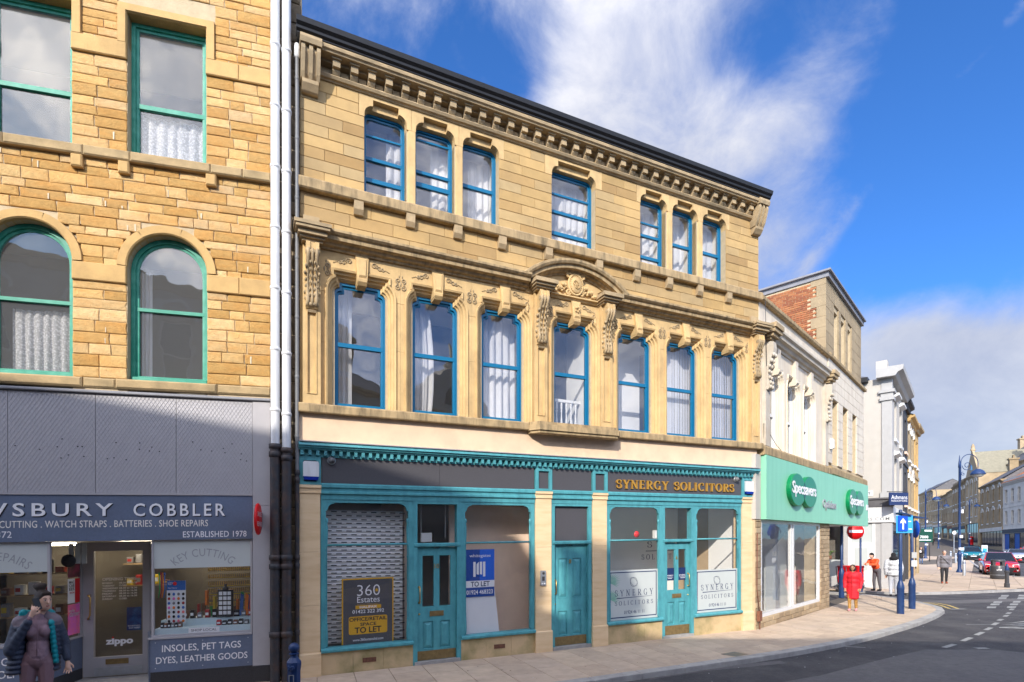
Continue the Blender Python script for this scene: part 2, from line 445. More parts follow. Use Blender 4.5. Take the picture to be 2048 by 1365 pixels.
    def ball(s, c, rx, ry=None, rz=None, n=10, k=6):
        ry = ry or rx; rz = rz or rx
        prof = [(math.sin(math.pi * i / k), -math.cos(math.pi * i / k)) for i in range(k + 1)]
        vs = []
        for r, h in prof:
            r = max(r, 1e-3)
            for q in range(n):
                w = 2 * math.pi * q / n
                vs.append((c[0] + r * rx * math.cos(w), c[1] + r * ry * math.sin(w), c[2] + h * rz))
        s.add(vs, [(i * n + q, i * n + (q + 1) % n, (i + 1) * n + (q + 1) % n, (i + 1) * n + q) for i in range(k) for q in range(n)], True)
    def mesh(s, name):
        me = D.meshes.new(name)
        vs = [(x, y, z + s.t * x) for x, y, z in s.v] if s.t else s.v
        me.from_pydata(vs, [], s.f)
        if any(s.m):
            me.polygons.foreach_set('material_index', s.m)
        if any(s.sm):
            me.polygons.foreach_set('use_smooth', s.sm)
        me.update()
        return me
    def obj(s, name, mat, parent=None, mw=None):
        me = s.mesh(name)
        for m in (mat if isinstance(mat, (list, tuple)) else [mat]): me.materials.append(MATS[m])
        o = D.objects.new(name, me); COL.objects.link(o)
        if parent is not None: o.parent = parent
        elif mw is not None: o.matrix_world = mw
        return o
def tag(o, label=None, cat=None, group=None, kind=None):
    if label: o['label'] = label
    if cat: o['category'] = cat
    if group: o['group'] = group
    if kind: o['kind'] = kind
    return o
def empty(name, loc=(0, 0, 0), rz=0.0, label=None, cat=None, group=None):
    o = D.objects.new(name, None); COL.objects.link(o)
    o.empty_display_size = .2
    o.location = loc; o.rotation_euler = (0, 0, rz)
    return tag(o, label, cat, group)
def piece(name, mesh, parent, loc, scale=(1, 1, 1), rot=(0, 0, 0)):
    o = D.objects.new(name, mesh); COL.objects.link(o)
    o.parent = parent; o.location = loc; o.scale = scale; o.rotation_euler = rot
    return o
def root_mw(o):
    return Matrix.Translation(o.location) @ o.rotation_euler.to_matrix().to_4x4()
def add_child_copy(src, parent, loc):
    o = src.copy(); COL.objects.link(o); o.parent = parent; o.location = loc
    return o
# lettering: Blender's own built-in typeface turned to mesh and fitted to a box on the wall
def text_mesh(txt, depth=0.0, bold=0.0, spacing=1.0, shear=0.0):
    c = D.curves.new('lettering', 'FONT')
    c.body = txt; c.size = 1.0; c.extrude = depth; c.offset = bold; c.space_character = spacing; c.shear = shear
    c.resolution_u = 3
    o = D.objects.new('lettering', c)
    me = D.meshes.new_from_object(o)
    D.objects.remove(o); D.curves.remove(c)
    return me
def letters(txt, x0, x1, z0, z1, y, mat, parent, t=0.0, depth=0.004, bold=0.0, spacing=1.0, name='lettering', fn=None, shear=0.0, mw=None):
    me = text_mesh(txt, 0.5, bold, spacing, shear)
    xs = [v.co.x for v in me.vertices]; ys = [v.co.y for v in me.vertices]
    ax, bx, ay, by = min(xs), max(xs), min(ys), max(ys)
    for v in me.vertices:
        x = x0 + (v.co.x - ax) / (bx - ax) * (x1 - x0)
        z = z0 + (v.co.y - ay) / (by - ay) * (z1 - z0)
        yy = y - (v.co.z + .5) * depth
        if fn: x, z = fn(x, z)
        v.co = (x, yy, z + t * x)
    me.materials.clear()
    me.materials.append(MATS[mat])
    me.name = name
    o = D.objects.new(name, me); COL.objects.link(o)
    if parent is not None: o.parent = parent
    elif mw is not None: o.matrix_world = mw
    return o
# a roman letter with thick and thin strokes and serifs, for the solicitors' name
def arc(cx, cz, rx, rz, a0, a1, n=14):
    return [(cx + rx * math.cos(R(a0 + (a1 - a0) * i / n)), cz + rz * math.sin(R(a0 + (a1 - a0) * i / n))) for i in range(n + 1)]
TH, TN = .15, .055
def glyph(ch):
    """strokes on a 1-high letter: (points, width along) ; returns strokes, advance"""
    def bar(x, z0=0, z1=1): return [('v', x, z0, z1), ('s', x, z0), ('s', x, z1)]
    g = {
     'S': ([('c', arc(.30, .74, .22, .235, 20, 180) + arc(.30, .735, .22, .21, 180, 262)[1:] + arc(.30, .265, .24, .25, 82, 0)[1:] + arc(.30, .265, .24, .235, 0, -165)[1:]), ('b', .50, .62, .90), ('b', .08, .10, .38)], .62),
     'Y': ([('d', .08, 1, .36, .45, TH), ('d', .66, 1, .40, .45, TN), ('v', .38, 0, .48), ('s', .38, 0), ('s', .10, 1), ('s', .64, 1)], .74),
     'N': ([('v2', .14, 0, 1), ('v2', .66, 0, 1), ('d', .12, 1, .66, 0.02, TH), ('s', .14, 0), ('s', .66, 1), ('s', .10, 1)], .82),
     'E': (bar(.16) + [('h', .12, .58, .03), ('h', .12, .55, .97), ('h', .16, .48, .52), ('b', .58, .0, .24), ('b', .55, .78, 1), ('b', .48, .42, .62)], .68),
     'R': (bar(.16) + [('c', [(.16, .97), (.34, .97)] + arc(.36, .735, .22, .235, 90, -90) + [(.16, .50)]), ('d', .34, .5, .66, 0, TH), ('s', .68, 0)], .76),
     'G': ([('c', arc(.42, .5, .34, .48, 50, 320, 24)), ('v', .66, .0, .42), ('s', .66, .42), ('b', .63, .66, .95)], .84),
     'O': ([('c', arc(.42, .5, .34, .48, 0, 360, 30))], .86),
     'L': (bar(.16) + [('h', .12, .58, .03), ('b', .58, 0, .28)], .66),
     'I': (bar(.16), .36),
     'C': ([('c', arc(.42, .5, .34, .48, 48, 318, 24)), ('b', .63, .66, .95)], .80),
     'T': ([('v', .34, 0, 1), ('s', .34, 0), ('h', .03, .65, .97), ('b', .04, .74, 1), ('b', .64, .74, 1)], .72),
     'A': ([('d', .06, 0, .38, 1, TN), ('d', .38, 1, .70, 0, TH), ('h', .18, .56, .34), ('s', .06, 0), ('s', .70, 0)], .78),
     ' ': ([], .45)}
    return g[ch]
def roman(txt, x0, x1, z0, z1, y, mat, parent, t=0.0, depth=.02, gap=.10, weight=1.0, name='lettering'):
    adv = 0; place = []
    for ch in txt:
        st, w = glyph(ch); place.append((adv, st)); adv += w + gap
    adv -= gap
    kx = (x1 - x0) / adv; kz = z1 - z0
    th, tn = TH * weight, TN * weight
    m = MB(t)
    def poly(pts):
        a = sum(pts[i][0] * pts[(i + 1) % len(pts)][1] - pts[(i + 1) % len(pts)][0] * pts[i][1] for i in range(len(pts)))
        if a < 0: pts = pts[::-1]
        m.prism(pts, y - depth - rnd.random() * .0012, y)
    for off, st in place:
        X = lambda v: x0 + (off + v) * kx
        Z = lambda v: z0 + v * kz
        for s in st:
            k = s[0]
            if k in 'v' or k == 'v2':
                w = (th if k == 'v' else tn * 1.3) / 2
                poly([(X(s[1] - w), Z(s[2])), (X(s[1] + w), Z(s[2])), (X(s[1] + w), Z(s[3])), (X(s[1] - w), Z(s[3]))])
            elif k == 's':
                a, b = (0, tn) if s[2] < .3 else ((s[2] - tn, s[2]))
                poly([(X(s[1] - .14), Z(a)), (X(s[1] + .14), Z(a)), (X(s[1] + .14), Z(b)), (X(s[1] - .14), Z(b))])
            elif k == 'h':
                poly([(X(s[1]), Z(s[3] - tn / 2)), (X(s[2]), Z(s[3] - tn / 2)), (X(s[2]), Z(s[3] + tn / 2)), (X(s[1]), Z(s[3] + tn / 2))])
            elif k == 'b':
                poly([(X(s[1] - tn / 2), Z(s[2])), (X(s[1] + tn / 2), Z(s[2])), (X(s[1] + tn / 2), Z(s[3])), (X(s[1] - tn / 2), Z(s[3]))])
            elif k == 'd':
                w = s[5] * weight / 2 * 1.15
                poly([(X(s[1] - w), Z(s[2])), (X(s[1] + w), Z(s[2])), (X(s[3] + w), Z(s[4])), (X(s[3] - w), Z(s[4]))])
            elif k == 'c':
                p = s[1]; L = []; Rr = []
                for i in range(len(p)):
                    a = Vector(p[max(i - 1, 0)]); b = Vector(p[min(i + 1, len(p) - 1)]); d = (b - a).normalized()
                    w = (tn + (th - tn) * abs(d.y) ** 1.5) / 2
                    L.append((p[i][0] - d.y * w, p[i][1] + d.x * w)); Rr.append((p[i][0] + d.y * w, p[i][1] - d.x * w))
                for i in range(len(p) - 1):
                    q = [L[i], L[i + 1], Rr[i + 1], Rr[i]]
                    poly([(X(a), Z(b)) for a, b in q])
    return m.obj(name, mat, parent)

# rough stones that share a few meshes (unit size, front at y = 0, back at y = 1)
def stone_mesh(name, mat, rough, seed, c=.10, bulge=.0):
    r = random.Random(seed)
    j = lambda a: r.uniform(-a, a)
    vs = []
    xs = (0, .5, 1); zs = (0, .5, 1)
    grid = {}
    V = []
    for ring, (ins, yy) in enumerate(((0, 1), (0, .22), (c, .0))):
        for k, (x, z) in enumerate([(0, 0), (.5, 0), (1, 0), (1, .5), (1, 1), (.5, 1), (0, 1), (0, .5)]):
            cx = x + (ins * .45 if x == 0 else -ins * .45 if x == 1 else 0) + (j(rough) if ring else 0)
            cz = z + (ins if z == 0 else -ins if z == 1 else 0) + (j(rough) if ring else 0)
            V.append((min(1, max(0, cx)), yy + (abs(j(rough)) * 2.2 if ring == 2 else 0), min(1, max(0, cz))))
    V.append((.5 + j(.15), -bulge + j(rough), .5 + j(.1)))
    F = []
    for a in (0, 8):
        for k in range(8):
            F.append((a + k, a + (k + 1) % 8, a + 8 + (k + 1) % 8, a + 8 + k))
    for k in range(8): F.append((16 + k, 16 + (k + 1) % 8, 24))
    me = D.meshes.new(name); me.from_pydata(V, [], F); me.update()
    me.materials.append(MATS[mat])
    return me

# ---------------------------------------------------------------- ground
GN = [(-60, -.3), (0, -.12), (9.2, -.02), (14, .1), (20, .14), (28, .22), (40, .30), (54, .42), (66, .62), (80, 1.2), (95, 1.75), (112, 2.35), (150, 4.2), (220, 7), (420, 9), (2500, 9)]
def g(y):
    for (a, za), (b, zb) in zip(GN, GN[1:]):
        if y <= b: return za + (zb - za) * (y - a) / (b - a)
    return GN[-1][1]
ROAD = .10
def sheet(name, xs, ys, dz, mat, kind='structure'):
    m = MB()
    V = [(x, y, g(y) + dz) for y in ys for x in xs]; n = len(xs)
    m.add(V, [(j * n + i, j * n + i + 1, (j + 1) * n + i + 1, (j + 1) * n + i) for j in range(len(ys) - 1) for i in range(n - 1)])
    return tag(m.obj(name, mat), kind=kind)
sheet('ground', [-900, -200, -60, 0, 60, 200, 900], [-900, -200] + [p[0] for p in GN[:-1]] + [900], -ROAD - .06, 'ground_far')
sheet('road', [-45, -20, 0, 20, 45, 80, 130, 220], [-30, -14, 0] + [p[0] for p in GN[2:13]], -ROAD, 'asphalt')
def lerp(a, b, t): return a + (b - a) * t
# near pavement: building line and kerb line run side by side
INNER = [(-10, 7.55), (-4.0, 9.2), (1.1, 11.6), (6.5, 14.13), (8.8, 16.4), (11, 18.65), (13, 20.8), (15.05, 23.1)]
OUTER = [(-9.4, 5.5), (-3.3, 7.2), (2.0, 9.70), (7.0, 12.1), (10.7, 14.75), (13.7, 17.4), (14.85, 18.75), (15.35, 21.0)]
def strip_pts(step):
    P = []
    for (a, b), (c, d) in zip(zip(INNER, OUTER), zip(INNER[1:], OUTER[1:])):
        L = max(math.dist(a, c), math.dist(b, d)); n = max(1, round(L / step))
        for i in range(n):
            t = i / n
            P.append(((lerp(a[0], c[0], t), lerp(a[1], c[1], t)), (lerp(b[0], d[0], t), lerp(b[1], d[1], t))))
    P.append((INNER[-1], OUTER[-1]))
    return P
SP = strip_pts(.62)
m = MB()
for (a, b), (c, d) in zip(SP, SP[1:]):
    # base runs back under the walls
    vs = [(a[0] - .2, a[1] + .5, g(a[1]) - .012), (c[0] - .2, c[1] + .5, g(c[1]) - .012), (d[0], d[1], g(d[1]) - .012), (b[0], b[1], g(b[1]) - .012)]
    m.add(vs, [(3, 2, 1, 0)])
pave = tag(m.obj('pavement', 'joint_dark'), kind='structure')
def slab(parent, name, q, mat, h=.0, dz=.0, gap=.004, ch=.005, thick=.05):
    """flag with a small chamfer laid on the slope; q = four ground corners"""
    c = (sum(p[0] for p in q) / 4, sum(p[1] for p in q) / 4)
    def ins(p, k):
        v = Vector((c[0] - p[0], c[1] - p[1])); l = max(v.length, 1e-4); v = v / l
        return (p[0] + v.x * k, p[1] + v.y * k)
    m = MB()
    b0 = [ins(p, gap * 1.4) for p in q]; b1 = [ins(p, (gap + ch) * 1.4) for p in q]
    tl = (rnd.uniform(-.003, .003), rnd.uniform(-.003, .003))
    z = lambda p, k: g(p[1]) + dz + h + k + tl[0] * (p[0] - c[0]) + tl[1] * (p[1] - c[1])
    m.add([(p[0], p[1], z(p, -thick)) for p in b0] + [(p[0], p[1], z(p, -ch)) for p in b0] + [(p[0], p[1], z(p, 0)) for p in b1],
          [(0, 1, 5, 4), (1, 2, 6, 5), (2, 3, 7, 6), (3, 0, 4, 7), (4, 5, 9, 8), (5, 6, 10, 9), (6, 7, 11, 10), (7, 4, 8, 11), (8, 9, 10, 11)])
    return m.obj(name, mat, parent)
for i, ((a, b), (c, d)) in enumerate(zip(SP, SP[1:])):
    W = (math.dist(a, b) + math.dist(c, d)) / 2
    n = max(2, round(W / .72))
    ph = rnd.uniform(.25, .75) if i % 2 else rnd.uniform(-.1, .2)
    cuts = [0] + [min(.97, max(.06, (k + ph) / n)) for k in range(n)] + [1]
    cuts = sorted(set(cuts))
    cuts = [cuts[0]] + [v for u, v in zip(cuts, cuts[1:]) if v - u > .05]
    cuts[-1] = 1
    for s0, s1 in zip(cuts, cuts[1:]):
        q = [(lerp(a[0], b[0], s1), lerp(a[1], b[1], s1)), (lerp(c[0], d[0], s1), lerp(c[1], d[1], s1)), (lerp(c[0], d[0], s0), lerp(c[1], d[1], s0)), (lerp(a[0], b[0], s0), lerp(a[1], b[1], s0))]
        slab(pave, 'paving_flag', q, 'flagstone')
# kerb stones
def offset_line(P, o):
    out = []
    for i, p in enumerate(P):
        a = Vector(P[max(i - 1, 0)]); b = Vector(P[min(i + 1, len(P) - 1)]); d = (b - a).normalized()
        out.append((p[0] + d.y * o, p[1] - d.x * o))
    return out
def resample(P, step):
    out = [P[0]]; acc = 0
    pts = []
    for a, b in zip(P, P[1:]):
        n = max(2, int(math.dist(a, b) / .1)); pts += [(lerp(a[0], b[0], i / n), lerp(a[1], b[1], i / n)) for i in range(n)]
    pts.append(P[-1]); last = pts[0]
    for p in pts[1:]:
        acc += math.dist(last, p); last = p
        if acc >= step: out.append(p); acc = 0
    return out
def smooth_line(P, it=2):
    for _ in range(it):
        Q = [P[0]]
        for a, b in zip(P, P[1:]):
            Q += [(lerp(a[0], b[0], .25), lerp(a[1], b[1], .25)), (lerp(a[0], b[0], .75), lerp(a[1], b[1], .75))]
        P = Q + [P[-1]]
    return P
def kerb(name, line, step, width, mat='kerbstone'):
    base = empty(name); tag(base, kind='structure')
    P = resample(smooth_line(line), step); Q = offset_line(P, width)
    for a, b, c, d in zip(P, P[1:], Q[1:], Q):
        slab(base, 'kerb_stone', [d, c, b, a], mat, h=.004, gap=.003, ch=.014, thick=.16)
    return base
kerb('kerb', OUTER + [(15.3, 22.4), (14.6, 23.7), (12.0, 26.0)], .92, .22)

# pavement across the side street, widening into the square
PLAZA = [(16.2, 24.3), (17.9, 23.75), (24.4, 25.6), (36, 29.6), (36.5, 31), (33.2, 33.2), (31.6, 36), (47, 55), (64, 76), (98, 130), (90, 136), (58, 80), (36, 50), (29, 41), (15.0, 27.2)]
m = MB()
# split in quads along the street so that the sheet follows the slope
LEFT = [(15.3, 26.6), (20, 27.6), (26, 36), (31, 42), (38, 50), (50, 66), (60, 80), (92, 130)]
RIGHT = [(17.9, 23.75), (36, 29.6), (31.6, 36), (36.5, 42), (46, 54), (56, 66.5), (67, 80), (103, 130)]
for (a, b), (c, d) in zip(zip(LEFT, RIGHT), zip(LEFT[1:], RIGHT[1:])):
    m.add([(*a, g(a[1]) - .012), (*b, g(b[1]) - .012), (*d, g(d[1]) - .012), (*c, g(c[1]) - .012)], [(0, 1, 2, 3)])
m.add([(14.0, 26.4, g(26) - .012), (17.9, 23.75, g(23.7) - .012), (20, 27.6, g(27) - .012), (15.3, 27.6, g(27) - .012)], [(0, 1, 2, 3)])
m.add([(36, 29.6, g(29) - .013), (37, 31, g(31) - .013), (34, 33.6, g(33) - .013), (31.6, 36, g(36) - .013)], [(0, 1, 2, 3)])
square = tag(m.obj('square_pavement', 'joint_dark'), kind='structure')
# flags of the square, rows along the street
sd = Vector((.655, .755)); sn = Vector((.755, -.655)); so = Vector((17.2, 23.4))
def inside(P, q):
    c = False; j = len(P) - 1
    for i in range(len(P)):
        if (P[i][1] > q[1]) != (P[j][1] > q[1]) and q[0] < (P[j][0] - P[i][0]) * (q[1] - P[i][1]) / (P[j][1] - P[i][1]) + P[i][0]: c = not c
        j = i
    return c
def clip_half(poly, fn):
    out = []
    for i in range(len(poly)):
        a, b = poly[i], poly[(i + 1) % len(poly)]; fa, fb = fn(a), fn(b)
        if fa >= 0: out.append(a)
        if (fa >= 0) != (fb >= 0):
            t = fa / (fa - fb); out.append((lerp(a[0], b[0], t), lerp(a[1], b[1], t)))
    return out
fk0, fk1 = Vector((17.9, 23.75)), Vector((36.5, 29.78))
fkd = (fk1 - fk0).normalized(); fkn = Vector((-fkd.y, fkd.x))
PL2 = [(14.0, 26.6), (16.2, 24.3), (17.9, 23.75), (24.4, 25.6), (36.2, 29.6), (36.5, 31), (33.2, 33.2), (31.6, 36), (47, 55), (64, 76), (58, 80), (36, 50), (27.6, 39.0), (17.2, 26.4), (15, 27.4)]
nfl = 0
k = 0
a = -6.0
while a < 60:
    la = 1.25 if a < 22 else 2.5
    b = -8.0; row = 0
    while b < 22:
        wb = 1.0 if a < 22 else 2.0
        q = [so + sd * a + sn * b, so + sd * a + sn * (b + wb), so + sd * (a + la) + sn * (b + wb), so + sd * (a + la) + sn * b]
        pq = clip_half([tuple(p) for p in q], lambda p: (Vector(p) - fk0).dot(fkn) - .02)
        if len(pq) > 2:
            cc = (sum(p[0] for p in pq) / len(pq), sum(p[1] for p in pq) / len(pq))
            if inside(PL2, cc) and nfl < 300:
                if len(pq) == 4: slab(square, 'paving_flag', pq, 'flagstone', gap=.006)
                else:
                    mm = MB(); mm.add([(x, y, g(y) - .001) for x, y in pq], [list(range(len(pq)))]); mm.obj('paving_flag', 'flagstone', square)
                nfl += 1
        b += wb
    a += la
kerb('square_kerb', [(15.2, 26.0), (16.4, 24.3), (17.9, 23.75), (24.4, 25.6), (36.2, 29.6)], 1.0, .2)
kerb('street_kerb', [(36.2, 29.6), (36.3, 31.0), (33.5, 33.4), (31.6, 36), (36.8, 42), (47, 55), (67, 80), (90, 112)], 1.6, .2)
# far pavement under the terrace across the street
m = MB()
RL = [(82, 71), (88, 82), (100, 100), (116, 125), (140, 165)]; RR = [(96, 62), (104, 76), (118, 95), (134, 118), (160, 160)]
for (a, b), (c, d) in zip(zip(RL, RR), zip(RL[1:], RR[1:])):
    m.add([(*a, g(a[1])), (*b, g(b[1])), (*d, g(d[1])), (*c, g(c[1]))], [(0, 1, 2, 3)])
tag(m.obj('far_pavement', 'flagstone'), kind='structure')
# painted markings
def paint(name, quads, mat, label, cat, dz=.006):
    m = MB()
    for q in quads: m.add([(x, y, g(y) - ROAD + dz) for x, y in q], [list(range(len(q)))])
    return tag(m.obj(name, mat), label, cat)
def gpx(px, py, dz=-ROAD):
    """ground point seen at a pixel of the photograph (used to measure positions)"""
    Y = 12.0
    for _ in range(40):
        Y = F_PX * (CAMZ - g(Y) - dz) / (py - HOR)
    return ((px - 1024) / F_PX * Y, Y)
def stroke(a, b, w):
    d = (Vector(b) - Vector(a)).normalized() * w / 2
    return [(a[0] + d.y, a[1] - d.x), (b[0] + d.y, b[1] - d.x), (b[0] - d.y, b[1] + d.x), (a[0] - d.y, a[1] + d.x)]
ctr = [((1888, 1296), (1909, 1289.5)), ((1925, 1283), (1942, 1276)), ((1952, 1271), (1966, 1265)), ((1971, 1261), (1982, 1256)), ((1986, 1251), (1995, 1246)), ((1997, 1242), (2004, 1239)), ((2009, 1234), (2015, 1231)), ((2015, 1228.5), (2020, 1225.5)), ((2021, 1221), (2026, 1218))]
NTH = ['nearest', 'second', 'third', 'fourth', 'fifth', 'sixth', 'seventh', 'eighth', 'farthest']
for i, (p, q) in enumerate(ctr):
    o = paint('road_dash', [stroke(gpx(*p), gpx(*q), .11)], 'road_paint', '%s white dash of the dotted line across the road' % NTH[i], 'road marking')
    o['group'] = 'dotted line dashes'
for i, (x0, x1, y) in enumerate([(1973, 1991, 1215.5), (1980, 1998, 1209.5), (1986, 2003, 1205), (1996, 2012, 1197), (2001, 2016, 1192.5), (2013, 2031, 1215), (2019, 2035, 1209.5), (2025, 2040, 1204.5), (2034, 2048, 1197), (2036, 2062, 1192)]):
    o = paint('crossing_bar', [[gpx(x0, y + 1.7), gpx(x1, y + 1.7), gpx(x1 + 2, y - 1.7), gpx(x0 + 2, y - 1.7)]], 'road_paint', '%s white bar from the front in the %s column of crossing bars' % (['first', 'second', 'third', 'fourth', 'fifth'][i % 5], ['left', 'right'][i // 5]), 'road marking')
    o['group'] = 'crossing bars'
for k, pts in enumerate([[(1840, 1206.5), (1864, 1208), (1883, 1212), (1899, 1218)], [(1846, 1205.5), (1874, 1207), (1896, 1211), (1916, 1218)]]):
    gp = [gpx(*p) for p in pts]
    paint('yellow_line', [stroke(p, q, .10) for p, q in zip(gp, gp[1:])], 'yellow_paint', ['inner of the two yellow lines curving into the side street', 'outer of the two yellow lines curving into the side street'][k], 'road marking')
paint('stop_line', [stroke(gpx(1900, 1219.3), gpx(1932, 1219.0), .16)], 'road_paint', 'white bar across the ends of the double yellow lines', 'road marking', .010)
paint('bay_line', [stroke(gpx(1951, 1297.5), gpx(1975, 1297), .14)], 'road_paint', 'short pale bar painted near the road centre', 'road marking')
paint('arrow_marking', [[gpx(1998, 1254), gpx(2060, 1251), gpx(2060, 1253)], [gpx(1998, 1255), gpx(2060, 1256.5), gpx(2060, 1258.5), gpx(1999, 1256.5)], [gpx(2012, 1247), gpx(2060, 1242), gpx(2060, 1244.5)], [gpx(2004, 1250), gpx(2060, 1247), gpx(2060, 1249.5)]], 'road_paint_worn', 'worn white streaks of an arrow at the right edge', 'road marking')
LT = [((1720, 1357), (1790, 1361)), ((1790, 1361), (1799, 1358)), ((1750, 1351), (1799, 1358)), ((1772, 1347), (1810, 1350)), ((1810, 1350), (1826, 1346)), ((1783, 1343.5), (1850, 1347.5)), ((1806, 1338.5), (1868, 1343)), ((1868, 1343), (1877, 1339)), ((1825, 1333), (1877, 1339)), ((1838, 1329.5), (1897, 1335.5)), ((1845, 1327), (1910, 1332)), ((1851, 1325), (1931, 1326))]
paint('road_letters', [stroke(gpx(*p), gpx(*q), .085) for p, q in LT], 'road_paint_worn', 'worn white lettering stretched along the near lane', 'road marking')
paint('old_line', [stroke(gpx(1676, 1293), gpx(1731, 1296), .05)], 'road_paint_worn', 'faint thin white line near the kerb', 'road marking')
paint('old_line', [stroke(gpx(1932, 1249.5), gpx(1992, 1249.6), .04)], 'road_paint_worn', 'faint thin white line left of the arrow streaks', 'road marking')
# paler patch of old surfacing
gp = [gpx(*p) for p in [(1240, 1500), (1390, 1395), (1640, 1352), (1770, 1318), (1850, 1300), (1990, 1300), (2080, 1310), (2090, 1420), (1900, 1520)]]
m = MB(); m.add([(x, y, g(y) - ROAD + .004) for x, y in gp], [list(range(len(gp)))])
tag(m.obj('road_patch', 'asphalt_old'), kind='structure')
m = MB()
for p in [(1483, 1317.5)]:
    q = [gpx(1440, 1310, 0), gpx(1497, 1311.5, 0), gpx(1480, 1303.5, 0), gpx(1462, 1303.5, 0)]
    q = [gpx(1441, 1309, 0), gpx(1473, 1314, 0), gpx(1498, 1309.5, 0), gpx(1468, 1304, 0)]
    m.add([(x, y, g(y) + .004) for x, y in q], [(0, 1, 2, 3)])
tag(m.obj('manhole_cover', 'granite_dark'), 'dark square service cover set in the pavement by the kerb', 'manhole cover')

# grit and scraps along the gutter and on the flags
rg = random.Random(3)
m = MB(); m2_ = MB()
for k in range(420):
    i = rg.randrange(len(OUTER) - 1); t = rg.random(); o = -abs(rg.gauss(0, .55)) - .24 if k % 3 else rg.uniform(.1, 1.8)
    a, b = Vector(OUTER[i]), Vector(OUTER[i + 1]); d = (b - a).normalized(); p = a.lerp(b, t) + Vector((-d.y, d.x)) * o
    z = g(p.y) + (.002 if o > 0 else -ROAD + .003); r_ = rg.uniform(.006, .02)
    (m if k % 5 else m2_).add([(p.x + r_ * math.cos(w + k) * rg.uniform(.6, 1.3), p.y + r_ * math.sin(w + k), z + rg.uniform(0, .006)) for w in (0, 1.5, 3.1, 4.6)], [(0, 1, 2, 3)])
pm('leaf_litter', (.16, .115, .07), .9, .4, 30, rand=.3); pm('scrap_white', (.62, .62, .62), .8, .1, rand=.2)
tag(m.obj('gutter_grit', 'leaf_litter'), 'brown grit and dead leaves scattered along the kerb', 'grit', kind='stuff')
tag(m2_.obj('paper_scraps', 'scrap_white'), 'small pale scraps scattered on road and pavement', 'litter', kind='stuff')
# mended strips in the carriageway
for k, (pts, lb) in enumerate([([(1290, 1352), (1400, 1336), (1560, 1322), (1575, 1327), (1410, 1343), (1300, 1360)], 0), ([(1700, 1262), (1860, 1248), (1990, 1250), (1990, 1256), (1850, 1256), (1705, 1270)], 1), ([(1830, 1203), (1950, 1200), (2048, 1197), (2048, 1203), (1940, 1207), (1835, 1209)], 2)]):
    gp = [gpx(*p) for p in pts]; m = MB(); m.add([(x, y, g(y) - ROAD + .0025 + .0004 * k) for x, y in gp], [list(range(len(gp)))]); tag(m.obj('road_repair', 'asphalt_old' if k != 1 else 'asphalt'), kind='structure')

# ---------------------------------------------------------------- the three-storey stone house with the teal shopfronts
MT = 0.01689
house = empty('stone_house', (-3.6966, 9.3723, 0), math.atan2(.42222, .90649),
              'three storey honey stone house with teal shopfronts and arched centre pediment', 'building')
MW = root_mw(house)
def H(): return MB(MT)
def offs(path, o):
    m = MB(); m.sweep(path, [(o, 0), (o, 1)])
    return [(m.v[2 * i][0], m.v[2 * i][2]) for i in range(len(path))]
def shoulder(c, hw, zb, zs, hx, z1, z2, n=5):
    """opening outline: jamb, rounded shoulder, small step, flat head"""
    L = [(c - hw, zb), (c - hw, zs)]
    for i in range(1, n + 1):
        a = math.pi / 2 * i / n
        L.append((c - hw + (hw - hx) * (1 - math.cos(a)), zs + (z1 - zs) * math.sin(a)))
    L.append((c - hx, z2))
    return L + [(2 * c - x, z) for x, z in L[::-1]]
def cut(path, zlo, zhi):
    q = clip_half(path, lambda p: p[1] - zlo)
    return clip_half(q, lambda p: zhi - p[1])
def compl(spans, a, b):
    out = []; x = a
    for s, e in sorted(spans):
        if s > x: out.append((x, s))
        x = max(x, e)
    if x < b: out.append((x, b))
    return out
W1C = [5.6 - 4.55, 5.6 - 3.12, 5.6 - 1.69, 5.6, 5.6 + 1.69, 5.6 + 3.12, 5.6 + 4.55]
W2L = [(1.10, .785), (2.057, .785), (3.007, .785), (5.02, 1.12), (7.37, .785), (8.33, .785), (9.29, .785)]
END = 11.22
# shell: side walls, back, floors, roof
m = H()
for x0, x1 in ((0.004, .30), (END - .30, END - .004)): m.box(x0, x1, .36, 8, -.3, 10.9)
m.box(.31, END - .31, 7.7, 7.99, -.3, 10.9)
m.obj('side_wall', 'ashlar', house)
m = H(); m.box(.31, END - .31, .37, 7.69, 3.98, 4.62); m.box(.31, END - .31, .37, 7.69, 8.0, 8.45); m.box(.31, END - .31, .37, 7.69, 10.6, 10.85); m.box(.31, END - .31, 0.2, 7.69, -.3, .02)
m.obj('floor_slab', 'white_wall', house)
m = H(); m.box(.31, END - .31, 3.6, 3.7, 4.63, 7.99); m.box(.31, END - .31, 3.0, 3.1, 8.46, 10.59)
for x in (4.35, 6.6): m.box(x, x + .1, .37, 3.59, 4.63, 7.99); m.box(x, x + .1, .37, 2.99, 8.46, 10.59)
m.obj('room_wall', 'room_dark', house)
m = H()
m.add([(-.05, -.25, 11.08), (END + .05, -.25, 11.08), (END + .05, 4.2, 12.6), (-.05, 4.2, 12.6)], [(0, 1, 2, 3)])
m.add([(END + .05, 8.3, 10.9), (-.05, 8.3, 10.9), (-.05, 4.2, 12.6), (END + .05, 4.2, 12.6)], [(0, 1, 2, 3)])
for x in (-.02, END + .02): m.add([(x, -.2, 10.9), (x, 8.3, 10.9), (x, 4.2, 12.58)], [(0, 1, 2)])
m.obj('roof', 'slate', house)

